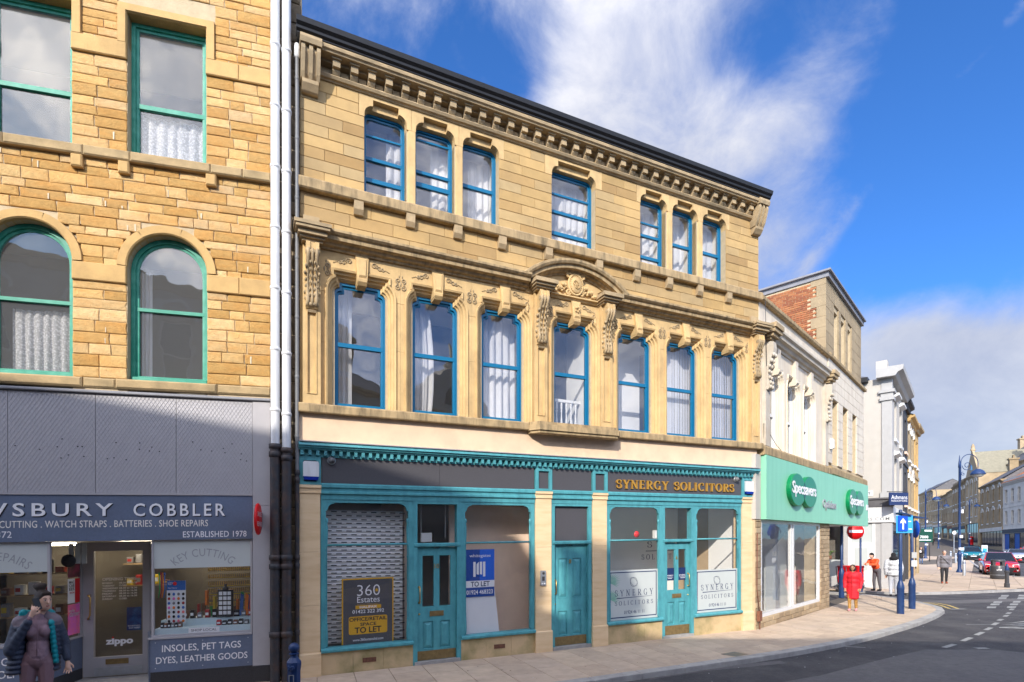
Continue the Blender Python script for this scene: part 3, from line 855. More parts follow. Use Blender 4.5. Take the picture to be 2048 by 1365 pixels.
# --- second floor walling
m = H()
for a, b in compl([(l, l + w) for l, w in W2L], .002, END - .002): m.box(a, b, .03, .36, 8.5, 10.13)
m.box(.002, END - .002, .03, .36, 10.50, 10.92); m.box(.002, END - .002, .03, .36, 7.4, 8.5)
m.obj('wall_core', 'mortar', house)
def ash(x0, x1, z0, z1, y0=0.0, y1=.06, mat='ashlar', name='ashlar_block', gp=.005, c=.006):
    mm = H(); y0 += rnd.uniform(-.002, .003)
    mm.cbox(x0 + gp / 2, x1 - gp / 2, y0, y1, z0 + gp / 2, z1 - gp / 2, c)
    return mm.obj(name, mat, house)
def course(x0, x1, z0, z1, ln=.66, odd=False):
    n = max(1, round((x1 - x0) / ln)); 
    if n == 1 and x1 - x0 > .5 and odd: n = 2
    if n < 2:
        ash(x0, x1, z0, z1); return
    cuts = [x0] + [x0 + (x1 - x0) * (i + (.27 if odd else -.2) + rnd.uniform(-.07, .07)) / n for i in range(1, n)] + [x1]
    for a, b in zip(cuts, cuts[1:]):
        if b - a > .04: ash(a, b, z0, z1)
grp = [(1.10, 3.792), (5.02, 6.14), (7.37, 10.075)]
zc = [8.70 + i * (10.12 - 8.70) / 7 for i in range(8)]
for i, (a, b) in enumerate(zip(zc, zc[1:])):
    for x0, x1 in compl(grp, 0, END): course(x0, x1, a, b, .62, i % 2)
lint = [(1.0, 3.90), (4.85, 6.30), (7.26, 10.18)]
for i, (a, b) in enumerate([(10.12, 10.325), (10.325, 10.53)]):
    for x0, x1 in compl(lint, 0, END): course(x0, x1, a, b, .62, i % 2)
for i, (a, b) in enumerate([(7.80, 8.03), (8.03, 8.26), (8.26, 8.49)]): course(0, END, a, b, .72, i % 2)
# lintels with the sunk notch, mullions
for gi, (g0, g1) in enumerate(grp):
    ws = [w for w in W2L if g0 - .01 <= w[0] < g1]
    for k, (l, w) in enumerate(ws):
        c = l + w / 2
        xa = lint[gi][0] if k == 0 else l - (l - ws[k - 1][0] - ws[k - 1][1]) / 2
        xb = lint[gi][1] if k == len(ws) - 1 else (l + w + ws[k + 1][0]) / 2
        path = shoulder(c, w / 2, 10.12, 10.19, w / 2 - .155, 10.355, 10.47)
        mm = H()
        mm.prism([(xa + .003, 10.125)] + [(path[0][0], 10.125)] + path[1:-1] + [(path[-1][0], 10.125), (xb - .003, 10.125), (xb - .003, 10.526), (xa + .003, 10.526)], 0, .10)
        inner = shoulder(c, w / 2, 10.12, 10.17, w / 2 - .14, 10.34, 10.345)
        mm.prism([(xa + .01, 10.126)] + [(inner[0][0], 10.126)] + inner[1:-1] + [(inner[-1][0], 10.126), (xb - .01, 10.126), (xb - .01, 10.50), (xa + .01, 10.50)], .102, .30)
        mm.obj('lintel', 'dressed', house)
        if k < len(ws) - 1:
            x0, x1 = l + w, ws[k + 1][0]
            mm = H(); mm.hprism([(x0, .3), (x0, .06), (x0 + .035, 0), (x1 - .012, 0), (x1, .012), (x1, .3)], 8.70, 10.12)
            mm.obj('mullion', 'dressed', house)
# sill band and its little corbels
m = H(); m.mould([(.05, 8.49), (-.10, 8.49), (-.12, 8.51), (-.12, 8.66), (-.10, 8.69), (.05, 8.705)], -.03, END + .03); m.obj('sill_band', 'dressed_weathered', house)
for x in (.986, 1.938, 2.879, 3.83, 4.905, 6.179, 7.22, 8.173, 9.126, 10.09):
    mm = H(); mm.mould([(.02, 8.255), (-.055, 8.262), (-.10, 8.34), (-.105, 8.489), (.02, 8.489)], x - .082, x + .082); mm.obj('sill_corbel', 'cornice_stone', house)

# --- eaves: bed mould, modillions, corona, gutter
m = H(); m.mould([(.04, 10.53), (-.02, 10.53), (-.035, 10.55), (-.07, 10.56), (-.095, 10.60), (-.07, 10.635), (.04, 10.645)], .30, END - .30); m.obj('bed_moulding', 'cornice_stone', house)
m = H()
m.mould([(.04, 10.80), (-.10, 10.80), (-.10, 10.845), (.04, 10.845)], .30, END - .30)
m.mould([(.04, 10.846), (-.26, 10.846), (-.27, 10.87), (-.30, 10.885), (-.31, 10.93), (-.28, 10.965), (.04, 10.975)], .28, END - .28)
m.obj('corona', 'cornice_stone', house)
mm = H(); mm.t = 0
mm.mould([(0, -.01), (-.06, -.01), (-.115, .015), (-.15, .055), (-.150, .085), (-.21, .09), (-.21, .20), (0, .20)], 0, .125)
mm.box(-.022, .147, -.24, 0, .201, .232)
mm.box(.155, .29, -.045, 0, .02, .15)
mod = mm.mesh('modillion'); mod.materials.append(MATS['cornice_stone'])
x = .53
while x < END - .42:
    piece('modillion', mod, house, (x, .03, 10.615 + MT * x), rot=(0, -MT, 0)); x += .3085
for x0 in (.004, END - .314):
    mm = H()
    # scrolled end bracket, ribbed down the front
    for k in range(5):
        a, b = x0 + .31 * k / 5, x0 + .31 * (k + 1) / 5
        d = 0 if k % 2 == 0 else .045
        pr = [(.03, 10.34), (-.16 + d, 10.34), (-.21 + d, 10.42), (-.27 + d, 10.60), (-.31 + d, 10.74), (-.30 + d, 10.82), (.03, 10.82)]
        mm.mould(pr, a, b - .0005)
    mm.mould([(.03, 10.17), (-.06, 10.17), (-.09, 10.19), (-.16, 10.28), (-.17, 10.335), (.03, 10.335)], x0 + .02, x0 + .29)
    mm.mould([(.03, 10.825), (-.33, 10.825), (-.35, 10.90), (-.33, 10.965), (.03, 10.965)], x0 - .02, x0 + .33)
    mm.obj('end_bracket', 'cornice_stone', house)
m = H(); m.mould([(-.15, 11.005), (-.30, 11.005), (-.33, 11.025), (-.34, 11.06), (-.385, 11.10), (-.405, 11.175), (-.39, 11.177), (-.365, 11.12), (-.15, 11.11)], -.08, END + .06); m.mould([(.05, 10.977), (-.29, 10.977), (-.29, 11.003), (.05, 11.003)], -.06, END + .02)
m.obj('gutter', 'black_gutter', house)

# --- sash windows
def sash_frame(parent, c, outline, y, rails, mat, glass, fw=.045, name='sash_window', t=MT, split=None, sashw=.042):
    """frame swept round the outline, rails at given heights, panes above and below the split"""
    mm = MB(t)
    mm.sweep(outline, [(.004, y + .13), (.004, y), (-fw, y), (-fw, y + .03), (-fw - .012, y + .03), (-fw - sashw, y + .035), (-fw - sashw, y + .085)], closed=True)
    xs = [p[0] for p in outline]; zs = [p[1] for p in outline]
    x0, x1, zb = min(xs) + fw, max(xs) - fw, min(zs)
    for z, h in rails:
        mm.box(x0, x1, y + .028, y + .085, z - h / 2, z + h / 2)
    mm.box(x0, x1, y + .031, y + .086, zb + .02, zb + .10)
    w = mm.obj(name, mat, parent)
    inn = offs(outline + [outline[0]], -fw - sashw + .006)[:-1]
    zs0 = split if split is not None else rails[0][0]
    for q, yy in ((cut(inn, zs0, 99), y + .045), (cut(inn, -99, zs0), y + .066)):
        if len(q) > 2:
            mp_ = MB(t); mp_.prism(q, yy, yy + .004); mp_.obj('pane', glass, w)
    return w
R2 = [[(9.96, .035), (9.53, .06), (9.13, .075)], [(10.17, .035), (9.545, .06), (9.30, .085)], [(9.53, .07)], [(9.90, .04), (9.515, .06), (9.045, .075)], [(9.83, .035), (9.535, .06), (9.02, .07)], [(9.515, .07)], [(9.525, .07)]]
S2 = [9.53, 9.545, 9.53, 9.515, 9.535, 9.515, 9.525]
for (l, w), rr, sp in zip(W2L, R2, S2):
    c = l + w / 2
    out = shoulder(c, w / 2 - .002, 8.70, 10.20, w / 2 - .13, 10.33, 10.332)
    sash_frame(house, c, out, .19, rr, 'teal_window', 'glass_sash', split=sp, fw=.03, sashw=.036)

# --- first floor front
BAYX = [0.0] + [(a + b) / 2 for a, b in zip(W1C, W1C[1:])] + [END]
ZB = 4.76
ARCH = [(0, .30), (0, .15), (.022, .135), (.030, .095), (.062, .085), (.072, .04), (.105, .028), (.118, -.02), (.150, -.035), (.160, -.012), (.160, .02)]
m = H()
for a, b in compl([(c - .46, c + .46) for c in W1C], .003, END - .003): m.box(a, b, .12, .355, 4.5, 7.45)
m.box(.003, END - .003, .12, .354, 7.10, 7.46)
m.obj('wall_core', 'mortar', house)
for i, c in enumerate(W1C):
    op = shoulder(c, .475, ZB, 6.83, .37, 6.985, 7.085)
    big = offs(op, .140)
    xa, xb = BAYX[i] + .0015, BAYX[i + 1] - .0015
    # head stone with the carved frieze
    zz0 = 6.80
    hp = [p for p in big if p[1] > zz0]
    L, Rr_ = big[0][0], big[-1][0]
    mm = H(); mm.prism([(xa, zz0 + .003), (L, zz0 + .003)] + hp + [(Rr_, zz0 + .003), (xb, zz0 + .003), (xb, 7.535), (xa, 7.535)], 0, .13)
    mm.obj('frieze_stone', 'dressed', house)
    for za, zb_ in ((ZB, 5.90), (5.90, 6.80)):
        for a, b in ((xa, L), (Rr_, xb)):
            mm = H(); mm.box(a, b, 0.001 + rnd.uniform(0, .0025), .13, za + .002, zb_ - .002); mm.obj('pier_stone', 'dressed', house)
    mm = H(); mm.sweep(op, ARCH); mm.obj('window_architrave', 'dressed', house)
    out = shoulder(c, .470, ZB + .02, 6.82, .365, 6.965, 7.075)
    sash_frame(house, c, out, .17, [(5.955, .075)], 'teal_window', 'glass_sash', fw=.04, sashw=.045)
    # keystone
    mm = H()
    mm.add([(c - .118, -.035, 7.533), (c + .118, -.035, 7.533), (c + .085, -.085, 7.03), (c - .085, -.085, 7.03), (c - .118, .02, 7.533), (c + .118, .02, 7.533), (c + .085, .16, 7.03), (c - .085, .16, 7.03)],
           [(3, 2, 1, 0), (0, 4, 7, 3), (1, 2, 6, 5), (2, 3, 7, 6)])
    mm.add([(c - .075, -.060, 7.46), (c + .075, -.060, 7.46), (c + .055, -.10, 7.16), (c - .055, -.10, 7.16), (c - .095, -.038, 7.50), (c + .095, -.038, 7.50), (c + .07, -.076, 7.12), (c - .07, -.076, 7.12)],
           [(3, 2, 1, 0), (0, 4, 7, 3), (1, 2, 6, 5), (2, 3, 7, 6), (1, 5, 4, 0)])
    mm.mould([(.16, 6.99), (-.05, 6.99), (-.095, 7.045), (-.10, 7.09), (.16, 7.09)], c - .08, c + .08)
    kk = mm.obj('keystone', 'dressed', house)
    if i == 3:
        m4 = H()
        for k in range(5):
            a = k * 1.257; m4.ball((c + .045 * math.cos(a), -.10, 7.30 + .05 * math.sin(a)), .028, .02, .028, 7, 4)
        m4.obj('rosette', 'dressed', kk)
# carved scrolls
def spiral(cx, cz, r, turns, a0, sgn=1, y=-.006):
    n = int(12 * turns) + 2
    return [(cx + r * (1 - .82 * i / n) * math.cos(a0 + sgn * 2 * math.pi * turns * i / n), y, cz + r * (1 - .82 * i / n) * math.sin(a0 + sgn * 2 * math.pi * turns * i / n)) for i in range(n + 1)]
def scroll_side(cx, cz, d):
    mm = H()
    rr = .0115
    mm.tube(spiral(cx - d * .075, cz + .025, .055, 1.3, 0 if d > 0 else math.pi, d), rr, 5)
    mm.tube(spiral(cx + d * .015, cz - .015, .048, 1.2, math.pi if d > 0 else 0, -d), rr, 5)
    mm.tube(spiral(cx + d * .085, cz - .02, .034, 1.1, math.pi / 2, d), rr, 5)
    for k in range(3):
        mm.ball((cx + d * (.13 + .03 * k), -.004, cz - .02 - .012 * k), .017, .012, .008, 6, 4)
        mm.ball((cx + d * (-.02 + .05 * k), -.004, cz + .045 - .02 * k), .013, .012, .013, 6, 4)
    return mm.obj('carved_scroll', 'cornice_stone', house)
def scroll_up(cx, cz, half=0):
    mm = H()
    for s in ((-1, 1) if not half else (half,)):
        mm.tube(spiral(cx + s * .05, cz + .06, .05, 1.25, -math.pi / 2, s), .0115, 5)
        mm.tube(spiral(cx + s * .05, cz - .07, .055, 1.3, math.pi / 2, -s), .0115, 5)
        mm.ball((cx + s * .03, -.004, cz + .14), .012, .012, .03, 6, 4)
        mm.ball((cx + s * .06, -.004, cz), .02, .012, .012, 6, 4)
    mm.ball((cx, -.004, cz + .0), .014, .012, .05, 6, 4)
    return mm.obj('carved_scroll', 'cornice_stone', house)
for i, c in enumerate(W1C):
    scroll_side(c - .30, 7.385, -1); scroll_side(c + .30, 7.385, 1)
for a, b in zip(W1C, W1C[1:]):
    if b - a < 1.5: scroll_up((a + b) / 2, 7.17)
for x, h in ((.40, 1), (4.48, -1), (4.93, 1), (6.13, -1), (6.62, 1), (10.83, -1)): scroll_up(x, 7.20, h)
# pilaster strips with sunk panels, consoles, caps
PIL = [(.04, .335), (4.56, 4.865), (6.215, 6.525), (10.875, 11.17)]
for k, (a, b) in enumerate(PIL):
    mm = H(); c = (a + b) / 2
    for x0, x1, z0, z1 in ((a, a + .065, ZB, 7.53), (b - .065, b, ZB, 7.53), (a + .065, b - .065, ZB, 4.93), (a + .065, b - .065, 6.40, 7.53)): mm.box(x0, x1, -.085, .0, z0, z1)
    mm.box(a + .065, b - .065, -.05, -.001, 4.93, 6.40)
    mm.sweep([(a + .07, 4.935), (a + .07, 6.40), (b - .07, 6.40), (b - .07, 4.935)], [(.004, -.052), (.004, -.10), (-.006, -.10), (-.018, -.052)], closed=True)
    mm.obj('pilaster', 'dressed', house)
    mm = H(); w = .105
    S = [(-.08, 6.42), (-.12, 6.40), (-.155, 6.44), (-.165, 6.52), (-.145, 6.62), (-.125, 6.75), (-.125, 6.90), (-.15, 7.05), (-.20, 7.18), (-.255, 7.28), (-.27, 7.38), (-.255, 7.50), (-.08, 7.52)]
    mm.mould(S, c - w, c - w * .36); mm.mould([(y * .9 - .005, z) for y, z in S], c - w * .36, c + w * .36); mm.mould(S, c + w * .36, c + w)
    con = mm.obj('console', 'dressed', house)
    mm = H()
    # ribs following the scroll, curled ends and leaf lobes
    for d, rr in ((-.07, .030), (0, .024), (.07, .030)):
        mm.tube([(c + d, y - .004, z) for y, z in S[2:11]], [rr * .7, rr, rr * .9, rr * .7, rr * .55, rr * .7, rr, rr * 1.1, rr * .8], 6)
    mm.tube([(c - .115, -.235, 7.33), (c + .115, -.235, 7.33)], .045, 10); mm.tube([(c - .105, -.135, 6.47), (c + .105, -.135, 6.47)], .042, 10)
    for q in range(6):
        z_ = 6.58 + .105 * q; yb = .125 + .012 * abs(q - 1) + (.02 * max(0, q - 3))
        for d in (-1, 1):
            mm.ball((c + d * (.105 + .012 * math.sin(q * 2)), -yb + .035, z_), .022, .045, .036, 6, 5)
            mm.ball((c + d * .036, -yb - .022, z_ + .05), .014, .02, .034, 6, 4)
    mm.mould([(-.05, 6.335), (-.10, 6.345), (-.12, 6.385), (-.05, 6.40)], c - .07, c + .07)
    mm.obj('acanthus_leaf', 'cornice_stone', con)
    mm = H()
    if k in (0, 3):
        for x, y, z0, z1 in ((.17, .20, 7.525, 7.565), (.20, .245, 7.566, 7.605), (.235, .30, 7.606, 7.68), (.275, .36, 7.681, 7.73), (.30, .38, 7.731, 7.79)): mm.box(c - x, c + x, -y, .0, z0, z1)
        mm.add([(c - .29, -.36, 7.792), (c + .29, -.36, 7.792), (c + .29, .0, 7.84), (c - .29, .0, 7.84)], [(0, 1, 2, 3)])
        mm.box(c - .14, c + .13, -.05, .0, 7.84, 8.05)
    else:
        for x, y, z0, z1 in ((.17, .22, 7.50, 7.535), (.20, .27, 7.536, 7.575), (.235, .32, 7.576, 7.62), (.26, .37, 7.621, 7.70)): mm.box(c - x, c + x, -y, .0, z0, z1)
        mm.add([(c - .26, -.37, 7.70), (c + .26, -.37, 7.70), (c + .25, -.05, 7.75), (c - .25, -.05, 7.75)], [(0, 1, 2, 3)])
    mm.obj('capital', 'cornice_stone', house)
CORN = [(.05, 7.53), (-.04, 7.53), (-.055, 7.565), (-.11, 7.58), (-.13, 7.62), (-.21, 7.635), (-.215, 7.70), (-.25, 7.715), (-.285, 7.745), (-.285, 7.785), (-.26, 7.80), (.03, 7.835)]
for a, b in ((.34, 4.40), (6.68, 10.88)):
    m = H(); m.mould(CORN, a, b); m.obj('cornice', 'dressed_weathered', house)
# segmental pediment with cartouche
pc, ps, ph = 5.545, 1.275, .49
rad = (ps * ps + ph * ph) / (2 * ph); a0 = math.degrees(math.asin(ps / rad))
path = arc(pc, 7.745 + ph - rad, rad, rad, 90 + a0, 90 - a0, 26)
m = H(); m.sweep(path, [(-.20, .02), (-.20, -.04), (-.165, -.055), (-.155, -.11), (-.125, -.13), (-.12, -.21), (-.05, -.215), (-.04, -.26), (.0, -.285), (.045, -.285), (.06, -.25), (.10, .02)])
m.obj('pediment_arch', 'dressed_weathered', house)
m = H(); m.prism([(pc - ps + .1, 7.50), (pc + ps - .1, 7.50)] + [(x, z) for x, z in arc(pc, 7.745 + ph - rad, rad - .12, rad - .12, 90 - a0 + 4, 90 + a0 - 4, 18)], -.012, .03)
m.mould([(.0, 7.50), (-.035, 7.50), (-.06, 7.54), (-.10, 7.55), (-.10, 7.575), (0, 7.585)], 4.96, 6.12)
tym = m.obj('tympanum', 'dressed', house)
m = H()
kc = (5.56, 7.83)
m.lathe([(.0, -.12), (.135, -.115), (.15, -.10), (.15, -.02)], (kc[0], 0, kc[1]), 24, axis='y', sy=1.25)
ring = [(kc[0] + .175 * math.cos(a), -.085, kc[1] + .22 * math.sin(a)) for a in [2 * math.pi * i / 26 for i in range(27)]]
m.tube(ring, .028, 7)
for q in range(22):
    a = 2 * math.pi * q / 22; m.ball((kc[0] + .142 * math.cos(a), -.115, kc[1] + .178 * math.sin(a)), .011, n=5, k=4)
for s in (-1, 1):
    m.tube([(p[0], -.08, p[2]) for p in spiral(kc[0] + s * .16, kc[1] + .20, .075, 1.4, math.pi / 2, -s)], .024, 6)
    m.tube([(p[0], -.08, p[2]) for p in spiral(kc[0] + s * .05, kc[1] + .275, .06, 1.2, math.pi / 2, -s)], .022, 6)
    m.tube([(p[0], -.07, p[2]) for p in spiral(kc[0] + s * .17, kc[1] - .17, .07, 1.3, 0, s)], .022, 6)
    for k in range(9):
        m.ball((kc[0] + s * (.25 + .045 * k), -.06, kc[1] - .03 - .022 * k + .035 * math.sin(k * 2.1)), .045 - .002 * k, .035, .04, 7, 5)
        m.ball((kc[0] + s * (.23 + .045 * k), -.05, kc[1] - .10 - .012 * k + .03 * math.cos(k * 1.7)), .035, .03, .028, 6, 4)
m.tube([(p[0], -.125, p[2]) for p in spiral(kc[0] - .03, kc[1] + .02, .07, 1.4, 0, 1)], .012, 5)
m.tube([(p[0], -.125, p[2]) for p in spiral(kc[0] + .03, kc[1] - .03, .065, 1.3, math.pi, 1)], .012, 5)
m.obj('cartouche', 'dressed', tym)
# first-floor sill, deeper under the centre bay; rendered band
m = H()
SIL = [(.10, 4.60), (-.13, 4.60), (-.14, 4.615), (-.14, 4.735), (-.12, 4.76), (.10, 4.775)]
m.mould(SIL, -.03, 4.40); m.obj('sill_band', 'dressed_weathered', house)
m = H(); m.mould(SIL, 6.67, END + .03); m.obj('sill_band', 'dressed_weathered', house)
m = H(); m.hprism([(4.40, .06), (4.40, -.16), (4.55, -.34), (6.52, -.34), (6.67, -.16), (6.67, .06)], 4.585, 4.70); m.hprism([(4.43, .06), (4.43, -.15), (4.57, -.31), (6.50, -.31), (6.64, -.15), (6.64, .06)], 4.53, 4.584); m.hprism([(4.42, .06), (4.42, -.14), (4.56, -.30), (6.51, -.30), (6.65, -.14), (6.65, .06)], 4.701, 4.765)
m.obj('bay_sill', 'dressed_weathered', house)
m = H(); m.box(-.02, END - .1, -.03, .30, 4.10, 4.598); m.obj('rendered_band', 'render_pink', house)
m = H(); m.box(.02, END - .15, .05, .36, 3.35, 4.09); m.obj('fascia_core', 'mortar', house)

# ---------------------------------------------------------------- teal shopfronts of the stone house
m = H()
m.mould([(.02, 4.09), (-.10, 4.09), (-.17, 4.075), (-.19, 4.02), (-.165, 4.015), (-.155, 3.985), (-.12, 3.975), (-.12, 3.955), (.02, 3.955)], -.03, 11.08)
m.obj('shop_cornice', 'teal_shop', house)
m = H(); m.mould([(.02, 4.135), (-.15, 4.105), (-.195, 4.085), (-.195, 4.078), (.02, 4.094)], -.02, 11.06); m.obj('lead_flashing', 'lead', house)
m = H(); x = .0
while x < 11.0:
    m.box(x, x + .054, -.105, -.031, 3.862, 3.954); x += .1292
dc = m.obj('dentil_course', 'teal_shop', house); dc['kind'] = 'stuff'
PIER = [(-.02, .342), (4.60, 5.0), (6.02, 6.42), (10.58, 11.05)]
FAS = [(.342, 4.60), (5.0, 6.02), (6.42, 10.58)]
# fascia frame
m = H()
m.box(-.02, 11.05, -.03, .04, 3.84, 3.955)
for a, b in FAS: m.mould([(.04, 3.385), (-.035, 3.385), (-.06, 3.36), (-.06, 3.31), (-.03, 3.295), (-.03, 3.25), (-.055, 3.235), (-.055, 3.20), (-.02, 3.185), (-.02, 3.10), (.04, 3.10)], a, b)
for a, b in PIER:
    m.box(a, a + .075, -.05, .04, 3.35, 3.84); m.box(b - .075, b, -.05, .04, 3.35, 3.84); m.box(a + .075, b - .075, -.05, .04, 3.775, 3.84); m.box(a + .075, b - .075, -.05, .04, 3.35, 3.405)
m.obj('fascia_frame', 'teal_shop', house)
for a, b in PIER:
    m = H(); m.box(a + .075, b - .075, -.012, .03, 3.405, 3.775); m.obj('block_panel', 'dark_panel', house)
FP = []
for a, b in ((.36, 2.52), (2.524, 4.585), (5.015, 6.005), (6.435, 7.64), (7.644, 10.565)):
    m = H(); m.box(a, b, -.016, .03, 3.385, 3.845); FP.append(m.obj('fascia_panel', 'dark_panel', house))
fl = roman('SYNERGY SOLICITORS', 6.66, 10.30, 3.465, 3.665, -.016, 'letter_gold', FP[4], MT, depth=.035, gap=.13, weight=1.15)
# piers of pale new stone
for a, b in PIER:
    zs = [(.40, 1.23), (1.23, 2.17), (2.17, 3.19)]
    for z0, z1 in zs:
        mm = H(); mm.box(a + .012, b - .012, -.035 + rnd.uniform(0, .002), .25, z0 + .002, z1 - .002); mm.obj('pier_stone', 'new_stone', house)
    mm = H(); mm.mould([(.25, -.3), (-.07, -.3), (-.07, .375), (-.05, .40), (.25, .40)], a - .002, b + .002); mm.obj('pier_base', 'new_stone', house)
    mm = H(); mm.mould([(.25, 3.19), (-.04, 3.19), (-.055, 3.205), (-.055, 3.225), (-.045, 3.23), (-.045, 3.285), (-.07, 3.295), (-.07, 3.345), (.25, 3.345)], a - .004, b + .004); mm.obj('pier_cap', 'new_stone', house)
WIN = [(.342, 2.0), (2.965, 4.60), (6.42, 8.0), (8.985, 10.58)]
for a, b in WIN:
    n = 3 if b - a > 1.55 else 3
    for k in range(n):
        mm = H(); mm.box(a + (b - a) * k / n + .002, a + (b - a) * (k + 1) / n - .002, -.015 + rnd.uniform(0, .002), .2, -.3, .372); mm.obj('stall_stone', 'plinth_stone', house)
# shop windows
def shop_window(a, b, panes=True):
    mm = H()
    za, zb_ = .44, 3.10
    mm.box(a, a + .085, -.005, .075, za, zb_); mm.box(b - .085, b, -.005, .075, za, zb_); mm.box(a + .085, b - .085, -.005, .075, 3.045, zb_)
    mm.mould([(.10, .372), (-.06, .372), (-.075, .39), (-.075, .425), (-.04, .445), (.10, .46)], a - .0, b + .0)
    # slim turned shafts and the rounded upper corners
    for x in (a + .10, b - .10):
        mm.lathe([(.014, 0), (.022, .03), (.026, .14), (.018, .36), (.014, .38), (.022, .40), (.012, .42), (.012, 1.55), (.020, 1.57), (.012, 1.59), (.012, 1.78), (.020, 1.80), (.016, 1.84), (.024, 1.98), (.026, 2.12), (.014, 2.20), (.028, 2.23), (.030, 2.27), (.014, 2.30)], (x, .012, .47), 8)
    for x, d in ((a + .085, 1), (b - .085, -1)):
        pts = [(x, 2.90), (x, 3.046), (x + d * .15, 3.046)] + [(x + d * (.15 - .12 * math.sin(R(w))), 3.03 - .12 + .12 * math.cos(R(w))) for w in range(0, 91, 15)]
        if d > 0: pts = pts[::-1]
        mm.prism(pts, .0, .05)
    mm.tube([(a + .08, .02, 2.285), (b - .08, .02, 2.285)], .020, 8)
    w = mm.obj('shop_window', 'teal_shop', house)
    for z0, z1 in ((.45, 2.285), (2.285, 3.05)):
        mp_ = H(); mp_.box(a + .08, b - .08, .04, .046, z0, z1); mp_.obj('pane', 'glass_shop', w)
    return w
SW = [shop_window(a, b) for a, b in WIN]
def shop_door(a, b, glass, number, hand, z0=.03, recess=.05, transom=True):
    mm = H()
    mm.box(a, a + .085, -.012, .14, z0 - .1, 3.10); mm.box(b - .085, b, -.012, .14, z0 - .1, 3.10); mm.box(a + .085, b - .085, -.012, .14, 3.045, 3.10)
    mm.mould([(.14, 2.215), (-.01, 2.215), (-.03, 2.235), (-.03, 2.28), (-.01, 2.295), (.14, 2.295)], a + .02, b - .02)
    fr = mm.obj('door_frame', 'teal_shop', house)
    mp_ = H(); mp_.box(a + .08, b - .08, .05, .058, 2.29, 3.05); mp_.obj('transom_light', 'glass_shop' if transom else 'dark_panel', fr)
    x0, x1 = a + .087, b - .087; c = (x0 + x1) / 2; w = x1 - x0
    st = .115 * w / .8
    mm = H()
    if glass:
        zp = [(z0, .24), (.79, 1.07), (2.05, 2.21)]; openz = [(.24, .79), (1.07, 2.05)]
    else:
        zp = [(z0, .24), (.78, 1.05), (1.925, 2.21)]; openz = [(.24, .78), (1.05, 1.925)]
    y0, y1 = recess, recess + .045
    mm.box(x0, x0 + st, y0, y1, z0, 2.21); mm.box(x1 - st, x1, y0, y1, z0, 2.21); mm.box(c - st / 2, c + st / 2, y0, y1, z0 + .1, 2.19)
    for p, q in zp: mm.box(x0 + st, c - st / 2, y0, y1, p, q); mm.box(c + st / 2, x1 - st, y0, y1, p, q)
    dr = mm.obj('door', 'teal_shop', house)
    for k, (p, q) in enumerate(openz):
        for xa, xb in ((x0 + st, c - st / 2), (c + st / 2, x1 - st)):
            if glass and k == 1:
                mg = H(); mg.box(xa, xb, y0 + .02, y0 + .026, p, q); mg.obj('pane', 'glass_shop', dr)
            else:
                mg = H(); mg.box(xa, xb, y0 + .022, y0 + .03, p, q)
                i = .022; j = min((xb - xa) * .36, .10)
                A = [(xa + i, p + i), (xb - i, p + i), (xb - i, q - i), (xa + i, q - i)]; cx_ = (xa + xb) / 2
                Bq = [(cx_ - .035, p + j), (cx_ + .035, p + j), (cx_ + .035, q - j), (cx_ - .035, q - j)]
                mg.add([(x, y0 + .021, z) for x, z in A] + [(x, y0 - .004, z) for x, z in Bq], [(0, 1, 5, 4), (1, 2, 6, 5), (2, 3, 7, 6), (3, 0, 4, 7), (4, 5, 6, 7)])
                mg.sweep([(xa, p), (xa, q), (xb, q), (xb, p)], [(-.0, y0 - .004), (-.012, y0 - .004), (-.018, y0 + .02)], closed=True)
                mg.obj('raised_panel', 'teal_shop', dr)
    mk = H(); mk.box(x0 + .005, x1 - .005, y0 - .006, y0 - .001, z0 + .005, .215); mk.obj('kick_plate', 'brass_dull', dr)
    hx = x0 + .05 if hand < 0 else x1 - .05
    mh = H(); mh.tube([(hx, y0, 1.15), (hx, y0 - .05, 1.16), (hx, y0 - .055, 1.30), (hx, y0 - .05, 1.44), (hx, y0, 1.45)], .011, 7); mh.lathe([(.022, 0), (.022, -.012), (.012, -.014)], (hx, y0, 1.15), 10, axis='y'); mh.lathe([(.022, 0), (.022, -.012), (.012, -.014)], (hx, y0, 1.45), 10, axis='y')
    mh.lathe([(.0, -.02), (.015, -.015), (.02, 0)], (hx, y0, .93), 10, axis='y')
    mh.obj('door_handle', 'brass', dr)
    if glass:
        ml = H(); ml.box(c - .14, c + .14, y0 - .01, y0 - .001, .875, .975); ml.box(c - .11, c + .11, y0 - .016, y0 - .011, .90, .95); ml.obj('letter_plate', 'brass_dull', dr)
    letters(number, c - (.05 if len(number) > 1 else .028), c + (.05 if len(number) > 1 else .028), 1.80, 1.89, y0 - .001, 'brass', dr, MT, .01, .01)
    ms = H(); ms.box(a + .03, b - .03, -.05, .3, -.3, z0 - .002); ms.obj('door_step', 'kerbstone', house)
    return dr
d10 = shop_door(2.0, 2.965, True, '10', -1)
d8 = shop_door(5.0, 6.02, False, '8', -1, z0=.02, recess=.07, transom=False)
d6 = shop_door(8.0, 8.985, True, '6', 1, z0=-.01)
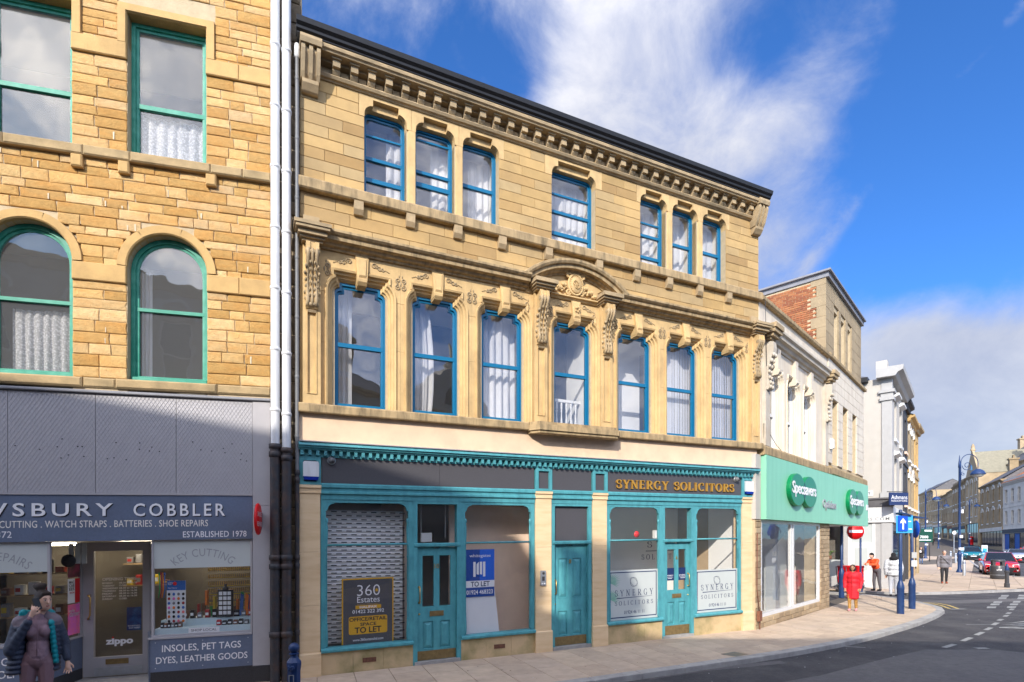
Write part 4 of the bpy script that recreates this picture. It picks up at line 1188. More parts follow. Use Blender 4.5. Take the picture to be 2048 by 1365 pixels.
# rooms behind the shop windows
m = H(); m.box(.31, 6.2, 3.2, 3.3, .03, 3.97); m.box(4.85, 4.95, .2, 3.2, .03, 3.97); m.obj('shop_wall', 'room_mid', house)
m = H(); m.box(6.21, 6.26, .3, 4.5, .03, 3.97); m.box(6.27, 10.8, 2.2, 2.28, .03, 3.97); m.box(10.80, 10.9, .3, 4.5, .03, 3.97); m.obj('shop_wall', 'white_wall', house)
m = H(); m.box(.32, 10.8, .2, 4.5, 3.40, 3.45); m.obj('shop_ceiling', 'white_wall', house)
m = H(); m.box(.32, 10.8, .2, 4.5, .02, .10); m.obj('shop_floor', 'room_mid', house)
sw = [o for o in house.children if o.name.startswith('shop_wall')][-1]
roman('SYNERGY', 9.35, 12.0 - .30, 2.06, 2.24, 2.198, 'letter_navy', sw, MT, .004, .5, .7)
roman('SOLICITORS', 9.15, 10.79, 1.72, 1.87, 2.198, 'letter_navy', sw, MT, .004, .42, .7)
m = H(); m.box(9.3, 10.79, 2.188, 2.198, 1.955, 1.972); m.obj('wall_rule', 'letter_navy', sw)
m = H(); m.box(7.1, 7.75, 2.14, 2.199, .1, 2.2); m.obj('inner_door', 'room_dark', house)
m = H(); m.lathe([(.0, -.01), (.075, -.01), (.075, 0)], (7.35, .12, 2.42), 16, axis='y'); m.obj('red_sticker', 'sign_red', SW[2])
m = H(); m.box(6.62, 6.72, 1.6, 1.66, 1.55, 1.72); tag(m.obj('fire_call_point', 'sign_red', None, MW), 'small red fire alarm box on the wall inside the solicitors', 'alarm')
# frosted signs in the solicitors' windows
for wi, (a, b, z0, z1) in ((2, (6.50, 7.90, .46, 1.60)), (3, (9.085, 10.48, .46, 1.52))):
    m = H(); m.box(a, b, .030, .0375, z0, z1); v = m.obj('frosted_film', 'frost', SW[wi])
    m = H(); m.sweep([(a + .035, z0 + .05), (a + .035, z1 - .04), (b - .035, z1 - .04), (b - .035, z0 + .05)], [(0, .0285), (-.022, .0285)], closed=True)
    m.prism([(a + .22, z0 + .49), (b - .16, z0 + .515), (b - .16, z0 + .52), (a + .22, z0 + .51)], .0283, .029)
    c = (a + b) / 2
    m.tube([(c + .10 * math.cos(q * .2618), .0285, z1 - .28 + .105 * math.sin(q * .2618)) for q in range(25)], .004, 4)
    m.tube([(c + .107 * math.cos(q * .2618 + .5), .0285, z1 - .278 + .10 * math.sin(q * .2618)) for q in range(25)], .003, 4)
    m.obj('film_border', 'letter_navy', v)
    roman('SYNERGY', a + .17, b - .14, z0 + .545, z0 + .69, .030, 'letter_navy', v, MT, .0015, .52, .75)
    roman('SOLICITORS', a + .17, b - .14, z0 + .335, z0 + .435, .030, 'letter_navy', v, MT, .0015, .45, .75)
    letters('01924 46 11 11', c - .27, c + .30, z0 + .13, z0 + .21, .030, 'letter_navy', v, MT, .0015)
m = H()
for k, (x, z, rot) in enumerate([(6.53, 1.32, .15), (6.53, .95, .1)]):
    for q in range(13):
        a = R(-40 + 11 * q) + rot; L = .34 - .012 * abs(q - 6)
        p0 = (x, z); p1 = (x + L * math.cos(a), z + L * math.sin(a) * .8)
        n = Vector((-math.sin(a), math.cos(a))) * .012
        mid = (lerp(p0[0], p1[0], .5), lerp(p0[1], p1[1], .5) + .02)
        m.prism([p0, (mid[0] - n[0], mid[1] - n[1]), p1, (mid[0] + n[0], mid[1] + n[1])], .0288, .0295)
pm('leaf_print', (.22, .42, .33), .6, .15, 20)
m.obj('leaf_print', 'leaf_print', SW[2])
for a, b in ((8.17, 8.42), (8.56, 8.83)):
    m = H(); m.box(a, b, .060, .066, 1.30, 1.60); s = m.obj('door_sticker', 'letter_navy', d6)
    letters('SYNERGY', a + .02, b - .02, 1.40, 1.435, .0595, 'letter_white', s, MT, .001); m = H(); m.box(a + .03, b - .03, .058, .0594, 1.375, 1.381); m.box(a + .06, b - .06, .058, .0594, 1.345, 1.355); m.obj('sticker_line', 'letter_white', s)
# empty unit: roller shutter with slots behind the left window, boards behind the other
sh = empty('roller_shutter', tuple(MW @ Vector((1.1, .42, .45))), house.rotation_euler.z, 'punched grey roller shutter lowered behind the left shop window', 'shutter')
mm = MB(); mm.mould([(0, 0), (-.016, .012), (-.02, .036), (-.016, .058), (0, .070), (.004, .036)], -.76, .80)
slat = mm.mesh('shutter_slat'); slat.materials.append(MATS['shutter_metal'])
mm = MB()
for k in range(35):
    z = .0715 * k
    piece('shutter_slat', slat, sh, (0, 0, z + 0))
    x = -.72 + (.09 if k % 2 else 0)
    while x < .74:
        mm.box(x, x + .10, -.0225, -.012, z + .026, z + .045); x += .182
sl = mm.obj('slots', 'shutter_slot', sh); sl['kind'] = 'stuff'
m = H(); m.box(2.97, 4.84, .75, .80, .10, 3.40); m.box(2.02, 2.08, .80, 3.1, .1, 3.4)
tag(m.obj('timber_partition', 'timber_board', None, MW), 'pink timber boarding behind the window of the empty shop', 'partition')
def board(name, a, b, z0, z1, y, mat, label):
    m = H(); m.box(a, b, y, y + .012, z0, z1); return tag(m.obj(name, mat, None, MW), label, 'sign board')
B = board('letting_board', .712, 1.655, .445, 1.665, .10, 'yellow_print', 'black and yellow office to let board in the left shop window')
m = H(); m.box(.738, 1.63, .0965, .0995, .46, 1.64); pn = m.obj('board_face', 'dark_panel', B)
m = H(); pts = []
for (cx_, cz_, s0) in ((.80 + .07, .67, 180), (1.50, .67, 270), (1.50, .93, 0), (.87, .93, 90)):
    pts += arc(cx_, cz_, .035, .035, s0, s0 + 90, 4)
m.prism(pts, .0945, .0964); m.obj('board_band', 'yellow_print', B)
for txt, a, b, z0, z1, mt, bd in (('Estates', .985, 1.395, 1.215, 1.325, 'letter_white', 0), ('01422 322 392', .90, 1.475, 1.02, 1.085, 'letter_white', .01), ('OFFICE/RETAIL', .845, 1.525, .875, .945, 'letter_black', .025), ('SPACE', 1.04, 1.33, .785, .845, 'letter_black', .025), ('TO LET', .94, 1.425, .655, .765, 'letter_black', .025), ('www.360estatesltd.com', .905, 1.46, .51, .56, 'letter_white', 0), ('360', .985, 1.40, 1.34, 1.54, 'letter_white', -.01), ('ALL ROUND PROPERTY EXPERTS', .985, 1.395, 1.178, 1.192, 'yellow_print', 0)):
    letters(txt, a, b, z0, z1, .0942 if z1 < .96 else .0962, mt, pn, MT, .001, bd)
m = H(); m.box(.955, 1.42, .0950, .0963, 1.10, 1.165); m.prism([(1.315, 1.41), (1.36, 1.41), (1.36, 1.45), (1.3375, 1.47), (1.315, 1.45)], .0940, .0949); hb = m.obj('board_tab', 'yellow_print', B)
letters('HALIFAX', 1.03, 1.345, 1.11, 1.155, .0948, 'letter_white', hb, MT, .001, .02)
B = board('agent_board', 3.065, 3.706, 1.385, 2.15, .055, 'blue_print_dark', 'blue and white agents to let board taped inside the second shop window')
m = H(); m.prism([(3.385, 1.50), (3.704, 1.50), (3.704, 2.148), (3.385, 2.148)], .0515, .0545); fc = m.obj('board_face', 'blue_print', B)
m = H(); m.box(3.067, 3.704, .0500, .0512, 1.385, 1.52)
for k, x in enumerate((3.245, 3.315, 3.385, 3.455)):
    m.prism([(x, 1.60 + (.05 if k in (1, 2) else 0)), (x + .05, 1.57 + (.07 if k in (1, 2) else .03)), (x + .05, 1.90), (x, 1.90 - (.05 if k == 1 else 0))], .0500, .0512)
wh = m.obj('board_band', 'letter_white', B)
letters('TO LET', 3.19, 3.60, 1.40, 1.505, .0498, 'letter_navy', wh, MT, .001, .02)
letters('whitegates', 3.165, 3.62, 1.975, 2.055, .0512, 'letter_white', fc, MT, .001)
m = H(); m.box(3.067, 3.704, .052, .0548, 1.195, 1.384); m2 = m.obj('phone_band', 'blue_print_dark', B)
letters('01924 468323', 3.10, 3.67, 1.245, 1.335, .0515, 'letter_white', m2, MT, .001, .015)
m = H(); m.prism([(3.06, .46), (3.82, .46), (3.71, 1.38), (3.06, 1.38)], .068, .078); tag(m.obj('blank_board', 'board_white', None, MW), 'blank pale board leaning under the blue agents board', 'sign board')
# small fittings
for a, s in ((.045, 'left'), (10.66, 'right')):
    w = .26 if a < 1 else .27
    e = empty('alarm_box', tuple(MW @ Vector((a + w / 2, -.03, 3.43 + MT * a))), house.rotation_euler.z,
              'white burglar alarm box with blue base at the %s end of the fascia' % s, 'alarm box')
    m = MB(); m.prism([(-w / 2, .06), (w / 2, .06), (w / 2, .30), (w / 2 - .02, .325), (-w / 2 + .02, .325), (-w / 2, .30)], -.07, .02); m.obj('cover', 'white_pvc', e)
    m = MB(); m.prism([(-w / 2 + .02, .0), (w / 2 - .02, .0), (w / 2, .059), (-w / 2, .059)], -.068, .02); m.obj('lens', 'blue_lens', e)
for a, z, s in ((.52, 3.79, 'left'), (10.36, 3.80, 'right')):
    e = empty('dome_camera', tuple(MW @ Vector((a, -.016, z + MT * a))), house.rotation_euler.z, 'grey dome security camera at the %s of the dark fascia' % s, 'camera')
    m = MB(); m.lathe([(.075, 0), (.075, -.03), (.06, -.04)], (0, 0, 0), 16, axis='y'); m.obj('base', 'galv', e)
    m = MB(); m.ball((0, -.05, -.005), .06, n=12, k=8); m.obj('ball', 'grey_pipe', e)
    m = MB(); m.lathe([(.0, -.065), (.028, -.06), (.03, -.04)], (.02, -.05, -.02), 10, axis='y'); m.obj('lens', 'plastic_dark', e)
e = empty('intercom', tuple(MW @ Vector((4.775, -.036, 1.36 + MT * 4.8))), house.rotation_euler.z, 'silver entry phone panel on the pale pier beside the number eight door', 'intercom')
m = MB(); m.prism([(-.062, 0), (.062, 0), (.062, .305), (.05, .315), (-.05, .315), (-.062, .305)], -.035, 0); m.obj('panel', 'galv', e)
m = MB(); m.lathe([(0, -.04), (.03, -.04), (.03, -.034)], (0, 0, .26), 12, axis='y'); m.box(-.03, .03, -.038, -.034, .10, .19); m.obj('keypad', 'plastic_dark', e)
m = MB(); m.box(-.045, -.01, -.038, -.034, .03, .055); m.box(.01, .045, -.038, -.034, .03, .055); m.obj('buttons', 'letter_white', e)
for x, z in ((1.186, .13), (3.79, .125)):
    e = empty('air_brick', tuple(MW @ Vector((x, -.018, z + MT * x))), house.rotation_euler.z, 'terracotta air brick low in the stone under the %s shop window' % ('first' if x < 2 else 'second'), 'air brick')
    m = MB(); m.box(-.122, .122, -.005, .003, 0, .085); m.obj('face', 'terracotta', e)
    m = MB()
    for k in range(9):
        for j in range(3): m.box(-.11 + .026 * k, -.097 + .026 * k, -.0062, -.0052, .012 + .025 * j, .024 + .025 * j)
    h = m.obj('holes', 'shutter_slot', e); h['kind'] = 'stuff'
# hanging sign tubes and box seen through the transom light
m = H(); m.box(2.30, 2.52, .5, .6, 2.32, 2.50); m.tube([(2.31, .55, 2.5), (2.31, .55, 3.4)], .008, 5); m.tube([(2.82, .55, 2.4), (2.82, .55, 3.4)], .008, 5)
tag(m.obj('hanging_sign_box', 'white_wall', None, MW), 'small white light box hung inside over the number ten door', 'light')
m = H(); m.box(8.22, 8.42, .5, .6, 2.32, 2.52); m.tube([(8.42, .55, 2.5), (8.42, .55, 3.4)], .008, 5)
tag(m.obj('hanging_sign_box', 'white_wall', None, MW), 'small white light box hung inside over the number six door', 'light')
# curtains, blinds and the balustrade behind the upper windows
def curtain(a, b, z0, z1, y, folds, amp, mat, label, taper=0.0, mw=MW, t=MT, seed=1, cat='curtain', rows=8):
    r = random.Random(seed); n = folds * 8; m = MB(t); vs = []
    ph = [r.uniform(-.9, .9) for _ in range(folds + 1)]
    for j in range(rows + 1):
        q = j / rows; z = lerp(z1, z0, q)
        for i in range(n + 1):
            s = i / n; k = s * folds
            w = math.sin(2 * math.pi * k + ph[int(k) % len(ph)]) * (.55 + .45 * q)
            x = lerp(a, b + (taper * math.sin(q * 2.6)), s)
            vs.append((x + .25 * amp * math.cos(2 * math.pi * k), y + amp * w, z + (.01 * math.sin(9 * s + 2) if j in (0, rows) else 0)))
    m.add(vs, [(j * (n + 1) + i, (j + 1) * (n + 1) + i, (j + 1) * (n + 1) + i + 1, j * (n + 1) + i + 1) for j in range(rows) for i in range(n)], True)
    return tag(m.obj('curtain', mat, None, mw), label, cat)
ordn = ['leftmost', 'second', 'third', 'fourth', 'fifth', 'sixth', 'last']
curtain(.63, .93, 4.80, 7.15, .50, 3, .05, 'curtain_white', 'white curtain drawn aside behind the leftmost tall first floor window', seed=1)
curtain(2.12, 2.42, 4.80, 7.15, .50, 3, .055, 'curtain_white', 'white curtain drawn aside behind the second tall first floor window', .12, seed=2)
curtain(3.55, 4.40, 4.80, 7.15, .50, 5, .06, 'curtain_white', 'full white curtain across the third tall first floor window', seed=3)
for c, lb in ((8.72, 'sixth'), (10.15, 'seventh')):
    e = empty('vertical_blind', tuple(MW @ Vector((c + .10, .45, 4.8 + MT * c))), house.rotation_euler.z, 'white vertical slat blind behind the %s tall first floor window' % lb, 'blind')
    mb_ = MB(); mb_.add([(-.045, 0, 0), (.045, .018, 0), (.045, .018, 2.3), (-.045, 0, 2.3)], [(0, 1, 2, 3)])
    me = mb_.mesh('blind_slat'); me.materials.append(MATS['blind_white'])
    for k in range(13): piece('blind_slat', me, e, (-.50 + k * .086, 0, 0), rot=(0, 0, rnd.uniform(-.15, .12)))
m = H(); m.box(6.75, 8.05, .9, .95, 4.63, 7.9); tag(m.obj('cream_screen', 'board_white', None, MW), 'cream screen standing behind the fifth tall first floor window', 'screen')
bal = empty('balustrade', tuple(MW @ Vector((5.65, .50, 4.77 + MT * 5.6))), house.rotation_euler.z, 'white turned balustrade inside the window under the pediment', 'balustrade')
m = MB(); m.box(-.55, .45, -.03, .03, .66, .72); m.obj('rail', 'white_paint', bal)
m = MB(); m.lathe([(.022, 0), (.022, .08), (.012, .10), (.02, .14), (.026, .20), (.014, .34), (.012, .42), (.020, .46), (.012, .48), (.022, .52), (.022, .66)], (0, 0, 0), 8)
me = m.mesh('baluster'); me.materials.append(MATS['white_paint'])
for k in range(8): piece('baluster', me, bal, (-.48 + k * .125, 0, 0))
m = MB(); m.box(.40, .50, -.05, .05, 0, .76); m.obj('newel', 'white_paint', bal)
m = H(); m.box(6.03, 6.09, .35, 1.1, 4.66, 7.2); m.obj('white_reveal', 'white_paint', house)
for k, (l, w) in enumerate(W2L):
    f0 = [.62, .55, .40, .10, .60, .66, .55][k]
    curtain(l + w * f0, l + w + .14, 8.72 if k != 1 else 8.9, 10.3, .50 + .04 * (k % 3), [3, 3, 4, 7, 2, 2, 3][k], [.04, .03, .05, .035, .05, .04, .03][k], 'curtain_white', 'white curtain behind the %s top floor window from the drainpipes' % ['first', 'second', 'third', 'fourth', 'fifth', 'sixth', 'seventh'][k], seed=20 + k)
    m = H(); m.box(l + w + .005, l + w + .03, .32, .62, 8.72, 10.4); m.obj('white_reveal', 'white_paint', house)
    m = H(); m.box(l, l + w, .33, .62, 10.36, 10.38); m.obj('white_reveal', 'white_paint', house)

# ---------------------------------------------------------------- the coursed-stone house with the cobbler's shop
LT_ = 0.0192
cob = empty('cobbler_house', (-4.094, 9.188, 0), math.atan2(.26803, .96341), 'yellow coursed stone house over the grey cobbler shop, green sash windows', 'building')
CW = root_mw(cob)
def C(): return MB(LT_)
LX = -6.2
UP = [(-2.146, -1.015), (-4.03, -2.90)]          # straight-headed windows
AC = [-1.575, -3.465]; AR = .575                  # arched windows
def arch_path(c, r, zb, zs, n=16):
    return [(c - r, zb)] + [(c + r * math.cos(R(180 - 180 * i / n)), zs + r * math.sin(R(180 - 180 * i / n))) for i in range(n + 1)] + [(c + r, zb)]
m = C()
for a, b in compl(UP, LX, -.02): m.box(a, b, .010, .4, 8.5, 10.86)
m.box(LX, -.02, .010, .4, 10.86, 12.6); m.box(LX, -.02, .010, .4, 7.40, 8.5)
for a, b in compl([(c - AR, c + AR) for c in AC], LX, -.02): m.box(a, b, .010, .4, 4.75, 6.80)
for c in AC:
    p = arch_path(c, AR, 6.80, 6.80)
    m.prism([(c - .94, 6.80)] + p[1:-1] + [(c + .94, 6.80), (c + .94, 7.40), (c - .94, 7.40)], .035, .4)
m.box(LX, AC[1] - .94, .010, .4, 6.80, 7.40); m.box(AC[0] + .94, -.02, .010, .4, 6.80, 7.40)
m.obj('wall_core', 'mortar', cob)
m = C(); m.box(LX, LX + .3, .41, 6, -.3, 12.6); m.box(-.33, -.03, .41, 6, -.3, 12.6); m.box(LX + .31, -.34, 5.7, 6, -.3, 12.6); m.obj('side_wall', 'rubble', cob)
m = C(); m.box(LX + .31, -.34, .41, 5.69, 4.2, 4.6); m.box(LX + .31, -.34, .41, 5.69, 8.0, 8.3); m.box(LX + .31, -.34, .41, 5.69, 11.6, 11.8); m.obj('floor_slab', 'room_mid', cob)
m = C(); m.box(LX + .31, -.34, 2.6, 2.7, 4.61, 7.99); m.box(LX + .31, -.34, 2.6, 2.7, 8.31, 11.59); m.obj('room_wall', 'room_dark', cob)
m = C(); m.add([(LX, -.15, 12.6), (0, -.15, 12.6), (0, 3.2, 14.2), (LX, 3.2, 14.2)], [(0, 1, 2, 3)]); m.add([(0, 6.2, 12.6), (LX, 6.2, 12.6), (LX, 3.2, 14.2), (0, 3.2, 14.2)], [(0, 1, 2, 3)]); m.obj('roof', 'stone_slate', cob)
# coursed stones: each one its own piece
SM = [stone_mesh('coursed_stone', 'rubble', .03, 100 + k, c=.075, bulge=.10) for k in range(9)]
rows = []
z = 4.99
r6 = random.Random(11)
while z < 12.3:
    h = r6.choice([.13, .15, .165, .175, .19, .145]); rows.append((z, min(12.4, z + h))); z += h
nst = 0
m_rest = C()
def blocked(x0, x1, z0, z1):
    sp = []
    zm = (z0 + z1) / 2
    if z1 > 8.60 and z0 < 11.12:
        for a, b in UP:
            e = .0 if zm < 10.36 else .13
            sp.append((a - e, b + e))
    if z0 < 6.80:
        for c in AC: sp.append((c - AR, c + AR))
    elif z0 < 7.515:
        for c in AC:
            d = min(z0 + .03, z1) - 6.80
            if d < .715: sp.append((c - math.sqrt(max(0, .715 ** 2 - d * d)) + .02, c + math.sqrt(max(0, .715 ** 2 - d * d)) - .02))
    return sp
for z0, z1 in rows:
    if z0 > 8.40 - .1 and z1 < 8.62 - .0: pass
    for (ba, bb, sides) in ((8.44, 8.60, None), (10.10, 10.36, 'band'), (6.51, 6.79, 'band')):
        pass
    for x0, x1 in compl(blocked(LX, 0, z0, z1), LX, -.025):
        x = x0
        if x1 - x0 < .06: continue
        while x < x1 - .01:
            w = r6.choice([.22, .30, .36, .42, .50, .60, .34])
            if x1 - (x + w) < .16: w = x1 - x
            za, zb_ = z0, z1
            sub = [(za, zb_)]
            # a few taller or split stones
            for zz0, zz1 in sub:
                if x > -4.35 and nst < 299:
                    gp = .008
                    sc = (w - gp, .030, zz1 - zz0 - gp * 1.1)
                    o = piece('coursed_stone', SM[r6.randrange(9)], cob, (x + gp / 2, -.008 + r6.uniform(-.005, .006), zz0 + gp / 2 + LT_ * (x + gp / 2)), sc, (0, -LT_, 0)); nst += 1
                else:
                    m_rest.cbox(x + .004, x + w - .004, -.004 + r6.uniform(-.006, .006), .06, zz0 + .005, zz1 - .005, .014)
            x += w
mo = C()
for k in range(38):
    x = r6.uniform(-3.9, -.1); z0, z1 = rows[r6.randrange(len(rows))]
    if any(a - .02 < x < b + .02 for a, b in blocked(LX, 0, z0, z1)): continue
    w_ = r6.uniform(.008, .02); h_ = r6.uniform(.3, .95) * (z1 - z0)
    mo.prism([(x, z0 + .01), (x + w_, z0 + .006), (x + w_ * r6.uniform(.8, 1.3), z0 + h_), (x - w_ * .2, z0 + h_ * .97)], -.0165, .0)
pm('new_mortar', (.62, .53, .39), .95, .1, 20)
q_ = mo.obj('pointing_patches', 'new_mortar', cob); q_['kind'] = 'stuff'
o = m_rest.obj('coursed_stonework', 'rubble', cob); o['kind'] = 'stuff'
# dressed bands, sills, surrounds
def dress(name, a, b, y, z0, z1, mat='left_dressed', c=.012, n=1):
    for k in range(n):
        m = C(); m.cbox(lerp(a, b, k / n) + .002, lerp(a, b, (k + 1) / n) - .002, y + r6.uniform(-.004, .004), .05, z0, z1, c); o = m.obj(name, mat, cob)
    return o
for a, b in ((LX, -4.03), (-2.90, -2.146), (-1.015, -.02)): dress('head_band', a, b, -.045, 10.10, 10.36, n=2 if b - a > .9 else 1)
for a, b in ((LX, AC[1] - AR), (AC[1] + AR, AC[0] - AR), (AC[0] + AR, -.02)): dress('impost_band', a, b, -.045, 6.51, 6.79, n=2 if b - a > .9 else 1)
xs = [LX, -4.9, -3.75, -2.72, -2.08, -.93, -.45, -.015]
for a, b in zip(xs, xs[1:]): dress('string_course', a, b, -.095, 8.445, 8.60, 'left_string', .02)
for x in (-4.10, -2.81, -2.175, -.93): dress('string_corbel', x - .08, x + .08, -.085, 8.25, 8.444, 'left_dressed', .02)
for a, b in ((-4.6, -2.75), (-2.75, -2.30), (-2.30, -.85), (-.85, -.02)): dress('sill_stone', a, b, -.05 if b - a > 1 else -.03, 4.83, 4.985, 'left_string', .025)
for a, b in UP:
    m = C()
    m.sweep([(a, 10.36), (a, 10.86), (b, 10.86), (b, 10.36)], [(0, .25), (0, -.012), (.016, -.045), (.125, -.045), (.13, -.03), (.13, .03)])
    m.obj('window_surround', 'left_dressed', cob)
    m = C(); m.box(a - .12, b + .12, .036, .30, 10.861, 11.1); m.obj('window_lintel', 'left_dressed', cob)
for c in AC:
    cuts = [0, .33, .62, 1]
    full = arch_path(c, AR, 6.80, 6.80, 30)[1:-1]
    for k in range(3):
        seg = full[int(30 * cuts[k]):int(30 * cuts[k + 1]) + 1]
        m = C(); m.sweep(seg, [(-.0, .25), (0, -.02), (.018, -.035 - .004 * k), (.135, -.035 - .004 * k), (.14, .02)]); m.obj('arch_stone', 'left_dressed', cob)
# sashes
for a, b in UP:
    c = (a + b) / 2
    w = sash_frame(cob, c, [(a + .005, 8.605), (a + .005, 10.855), (b - .005, 10.855), (b - .005, 8.605)], .15, [(9.53, .07)], 'green_window', 'glass_left', fw=.055, t=LT_)
for c in AC:
    w = sash_frame(cob, c, arch_path(c, AR - .01, 5.0, 6.80), .13, [(6.19, .055)], 'green_window', 'glass_left', fw=.06, t=LT_)
    m = C(); m.mould([(.25, 4.985), (.09, 4.985), (.08, 5.0), (.08, 5.06), (.13, 5.08), (.25, 5.08)], c - AR + .03, c + AR - .03); m.obj('window_sill', 'green_window', cob)
curtain(-2.06, -1.08, 8.64, 9.48, .34, 6, .04, 'lace', 'white lace half curtain in the upper right green sash window', mw=CW, t=LT_, seed=41)
curtain(-3.85, -2.98, 5.08, 6.10, .34, 7, .035, 'lace', 'patterned net curtain in the arched window at the left edge', mw=CW, t=LT_, seed=42)
curtain(-2.08, -1.93, 5.08, 6.9, .40, 2, .03, 'curtain_white', 'narrow pale curtain at the side of the right arched window', mw=CW, t=LT_, seed=43)

# --- shopfront
m = C()
m.mould([(.1, 4.735), (-.06, 4.735), (-.07, 4.745), (-.07, 4.765), (-.03, 4.79), (.1, 4.81)], LX, -.03); m.obj('lead_flashing', 'lead', cob)
pm('tread_plate', srgb(168, 166, 170), .45, .06, 8, spec=.5)
JX = [LX, -4.85, -3.716, -2.577, -1.451, -.305]
for a, b in zip(JX, JX[1:]):
    m = C(); m.box(a + .004, b - .004, -.02, .04, 3.165, 4.725); p = m.obj('tread_panel', 'tread_plate', cob)
    m = C(); px = .052
    # raised diamonds
    n = int((b - a) / px)
    for i in range(n + 1):
        for s in (-1, 1):
            pass
    h = 1.55; w = b - a - .02
    step = .058
    k = -h
    def seg(x0, z0, x1, z1):
        d = Vector((x1 - x0, z1 - z0)).normalized(); nx, nz = -d.y * .006, d.x * .006
        m.add([(x0 + nx, -.0202, z0 + nz), (x1 + nx, -.0202, z1 + nz), (x1, -.0255, z1), (x0, -.0255, z0), (x0 - nx, -.0202, z0 - nz), (x1 - nx, -.0202, z1 - nz)], [(0, 3, 2, 1), (3, 4, 5, 2)])
    while k < w:
        x0, x1 = max(0, k), min(w, k + h * .62)
        if x1 > x0 + .01:
            z0, z1 = (x0 - k) / .62, (x1 - k) / .62
            seg(a + .01 + x0, 3.17 + z0, a + .01 + x1, 3.17 + z1)
            seg(a + .01 + x0, 3.17 + h - z0, a + .01 + x1, 3.17 + h - z1)
        k += step
    q = m.obj('raised_pattern', 'tread_plate', p); q['kind'] = 'stuff'
    m = C()
    for i in range(9):
        x = a + .06 + (b - a - .12) * r6.random(); z = r6.choice([3.72, 3.74, 3.86, 3.90, 4.0]) + r6.uniform(-.03, .03); m.ball((x, -.026, z), .011, .006, .009, 6, 4)
    q = m.obj('screw_holes', 'shutter_slot', p); q['kind'] = 'stuff'
m = C(); m.box(-.303, -.032, -.035, .3, 2.97, 4.725); m.box(-.303, -.032, -.035, .3, .26, 2.965); m.obj('shop_pilaster', 'cobbler_grey', cob)
m = C(); m.box(-.303, -.032, -.045, .3, -.3, .258); m.obj('pilaster_plinth', 'granite_dark', cob)
m = C(); m.box(LX, -.305, -.045, .3, 3.135, 3.163); m.obj('fascia_trim', 'cobbler_grey', cob)
m = C(); m.box(LX, -.31, -.03, .25, 2.41, 3.133); fas = m.obj('fascia_board', 'cobbler_navy', cob)
for y, mt, dx, dz in ((-.030, 'letter_black', .012, -.014), (-.034, 'letter_white', 0, 0)):
    letters('DEWSBURY', -4.65 + dx, -2.335 + dx, 2.80 + dz, 3.005 + dz, y, mt, fas, LT_, .004, .012, 1.35)
    letters('COBBLER', -2.05 + dx, -.727 + dx, 2.795 + dz, 3.003 + dz, y, mt, fas, LT_, .004, .012, 1.35)
letters('CUTTING . WATCH STRAPS . BATTERIES . SHOE REPAIRS', -3.815, -.981, 2.625, 2.733, -.0305, 'letter_cream', fas, LT_, .002, 0, 1.05)
letters('KEY', -4.25, -3.93, 2.62, 2.727, -.0305, 'letter_cream', fas, LT_, .002)
letters('ESTABLISHED 1978', -1.348, -.40, 2.445, 2.545, -.0305, 'letter_white', fas, LT_, .002, .004, 1.05)
letters('372', -3.85, -3.66, 2.475, 2.575, -.0305, 'letter_white', fas, LT_, .002)
# shop windows, door recess
def cob_window(a, b):
    m = C()
    for x0, x1, z0, z1 in ((a, a + .03, .83, 2.405), (b - .03, b, .83, 2.405), (a + .03, b - .03, .83, .862), (a + .03, b - .03, 2.385, 2.405)): m.box(x0, x1, 0, .06, z0, z1)
    m.box(a - .04, b, -.04, .06, .80, .829)
    w = m.obj('shop_window', 'cobbler_grey', cob)
    m = C(); m.box(a + .03, b - .03, .025, .031, .86, 2.39); m.obj('pane', 'glass_shop', w)
    m = C(); m.box(a + .03, b - .03, .015, .0235, 1.945, 2.39); m.obj('film_band', 'frost', w)
    return w
cw = cob_window(-1.81, -.315); lw = cob_window(-4.70, -3.19)
def bend(cx, zc, rad):
    def fn(x, z):
        a = (x - cx) / rad; r = rad + (z - zc)
        return cx + r * math.sin(a), zc - rad + r * math.cos(a)
    return fn
letters('KEY CUTTING', -1.60, -.52, 2.13, 2.26, .0148, 'letter_grey', cw, LT_, .001, 0, 1.1, fn=bend(-1.06, 2.27, .78))
letters('SHOE REPAIRS', -4.45, -3.36, 2.13, 2.26, .0148, 'letter_grey', lw, LT_, .001, 0, 1.1, fn=bend(-3.9, 2.27, .78))
for a, b, T in ((-1.815, -.306, [('INSOLES, PET TAGS', -1.65, -.485, .57, .70), ('DYES, LEATHER GOODS', -1.735, -.385, .385, .51)]), (-4.75, -3.19, [('ENGRAVING', -4.5, -3.70, .53, .65), ('OLI', -3.84, -3.63, .34, .46)])):
    m = C(); m.box(a, b, -.03, .1, .272, .80); p = m.obj('stall_riser', 'cobbler_navy', cob)
    m = C(); m.box(a, b, -.032, .1, -.3, .271); m.obj('stall_plinth', 'granite_dark', cob)
    for t_, x0, x1, z0, z1 in T: letters(t_, x0, x1, z0, z1, -.0305, 'letter_white', p, LT_, .002, .004)
    m = C()
    for x in (a + .07, (a + b) / 2, b - .07):
        for z in (.33, .745): m.ball((x, -.031, z), .009, .004, .009, 6, 4)
    q = m.obj('screw_heads', 'galv', p); q['kind'] = 'stuff'
m = C(); m.box(-4.9, -4.71, 0, .1, -.3, 2.4); m.box(LX, -4.9, -.02, .1, -.3, 2.4); m.obj('shop_panel', 'cobbler_grey', cob)
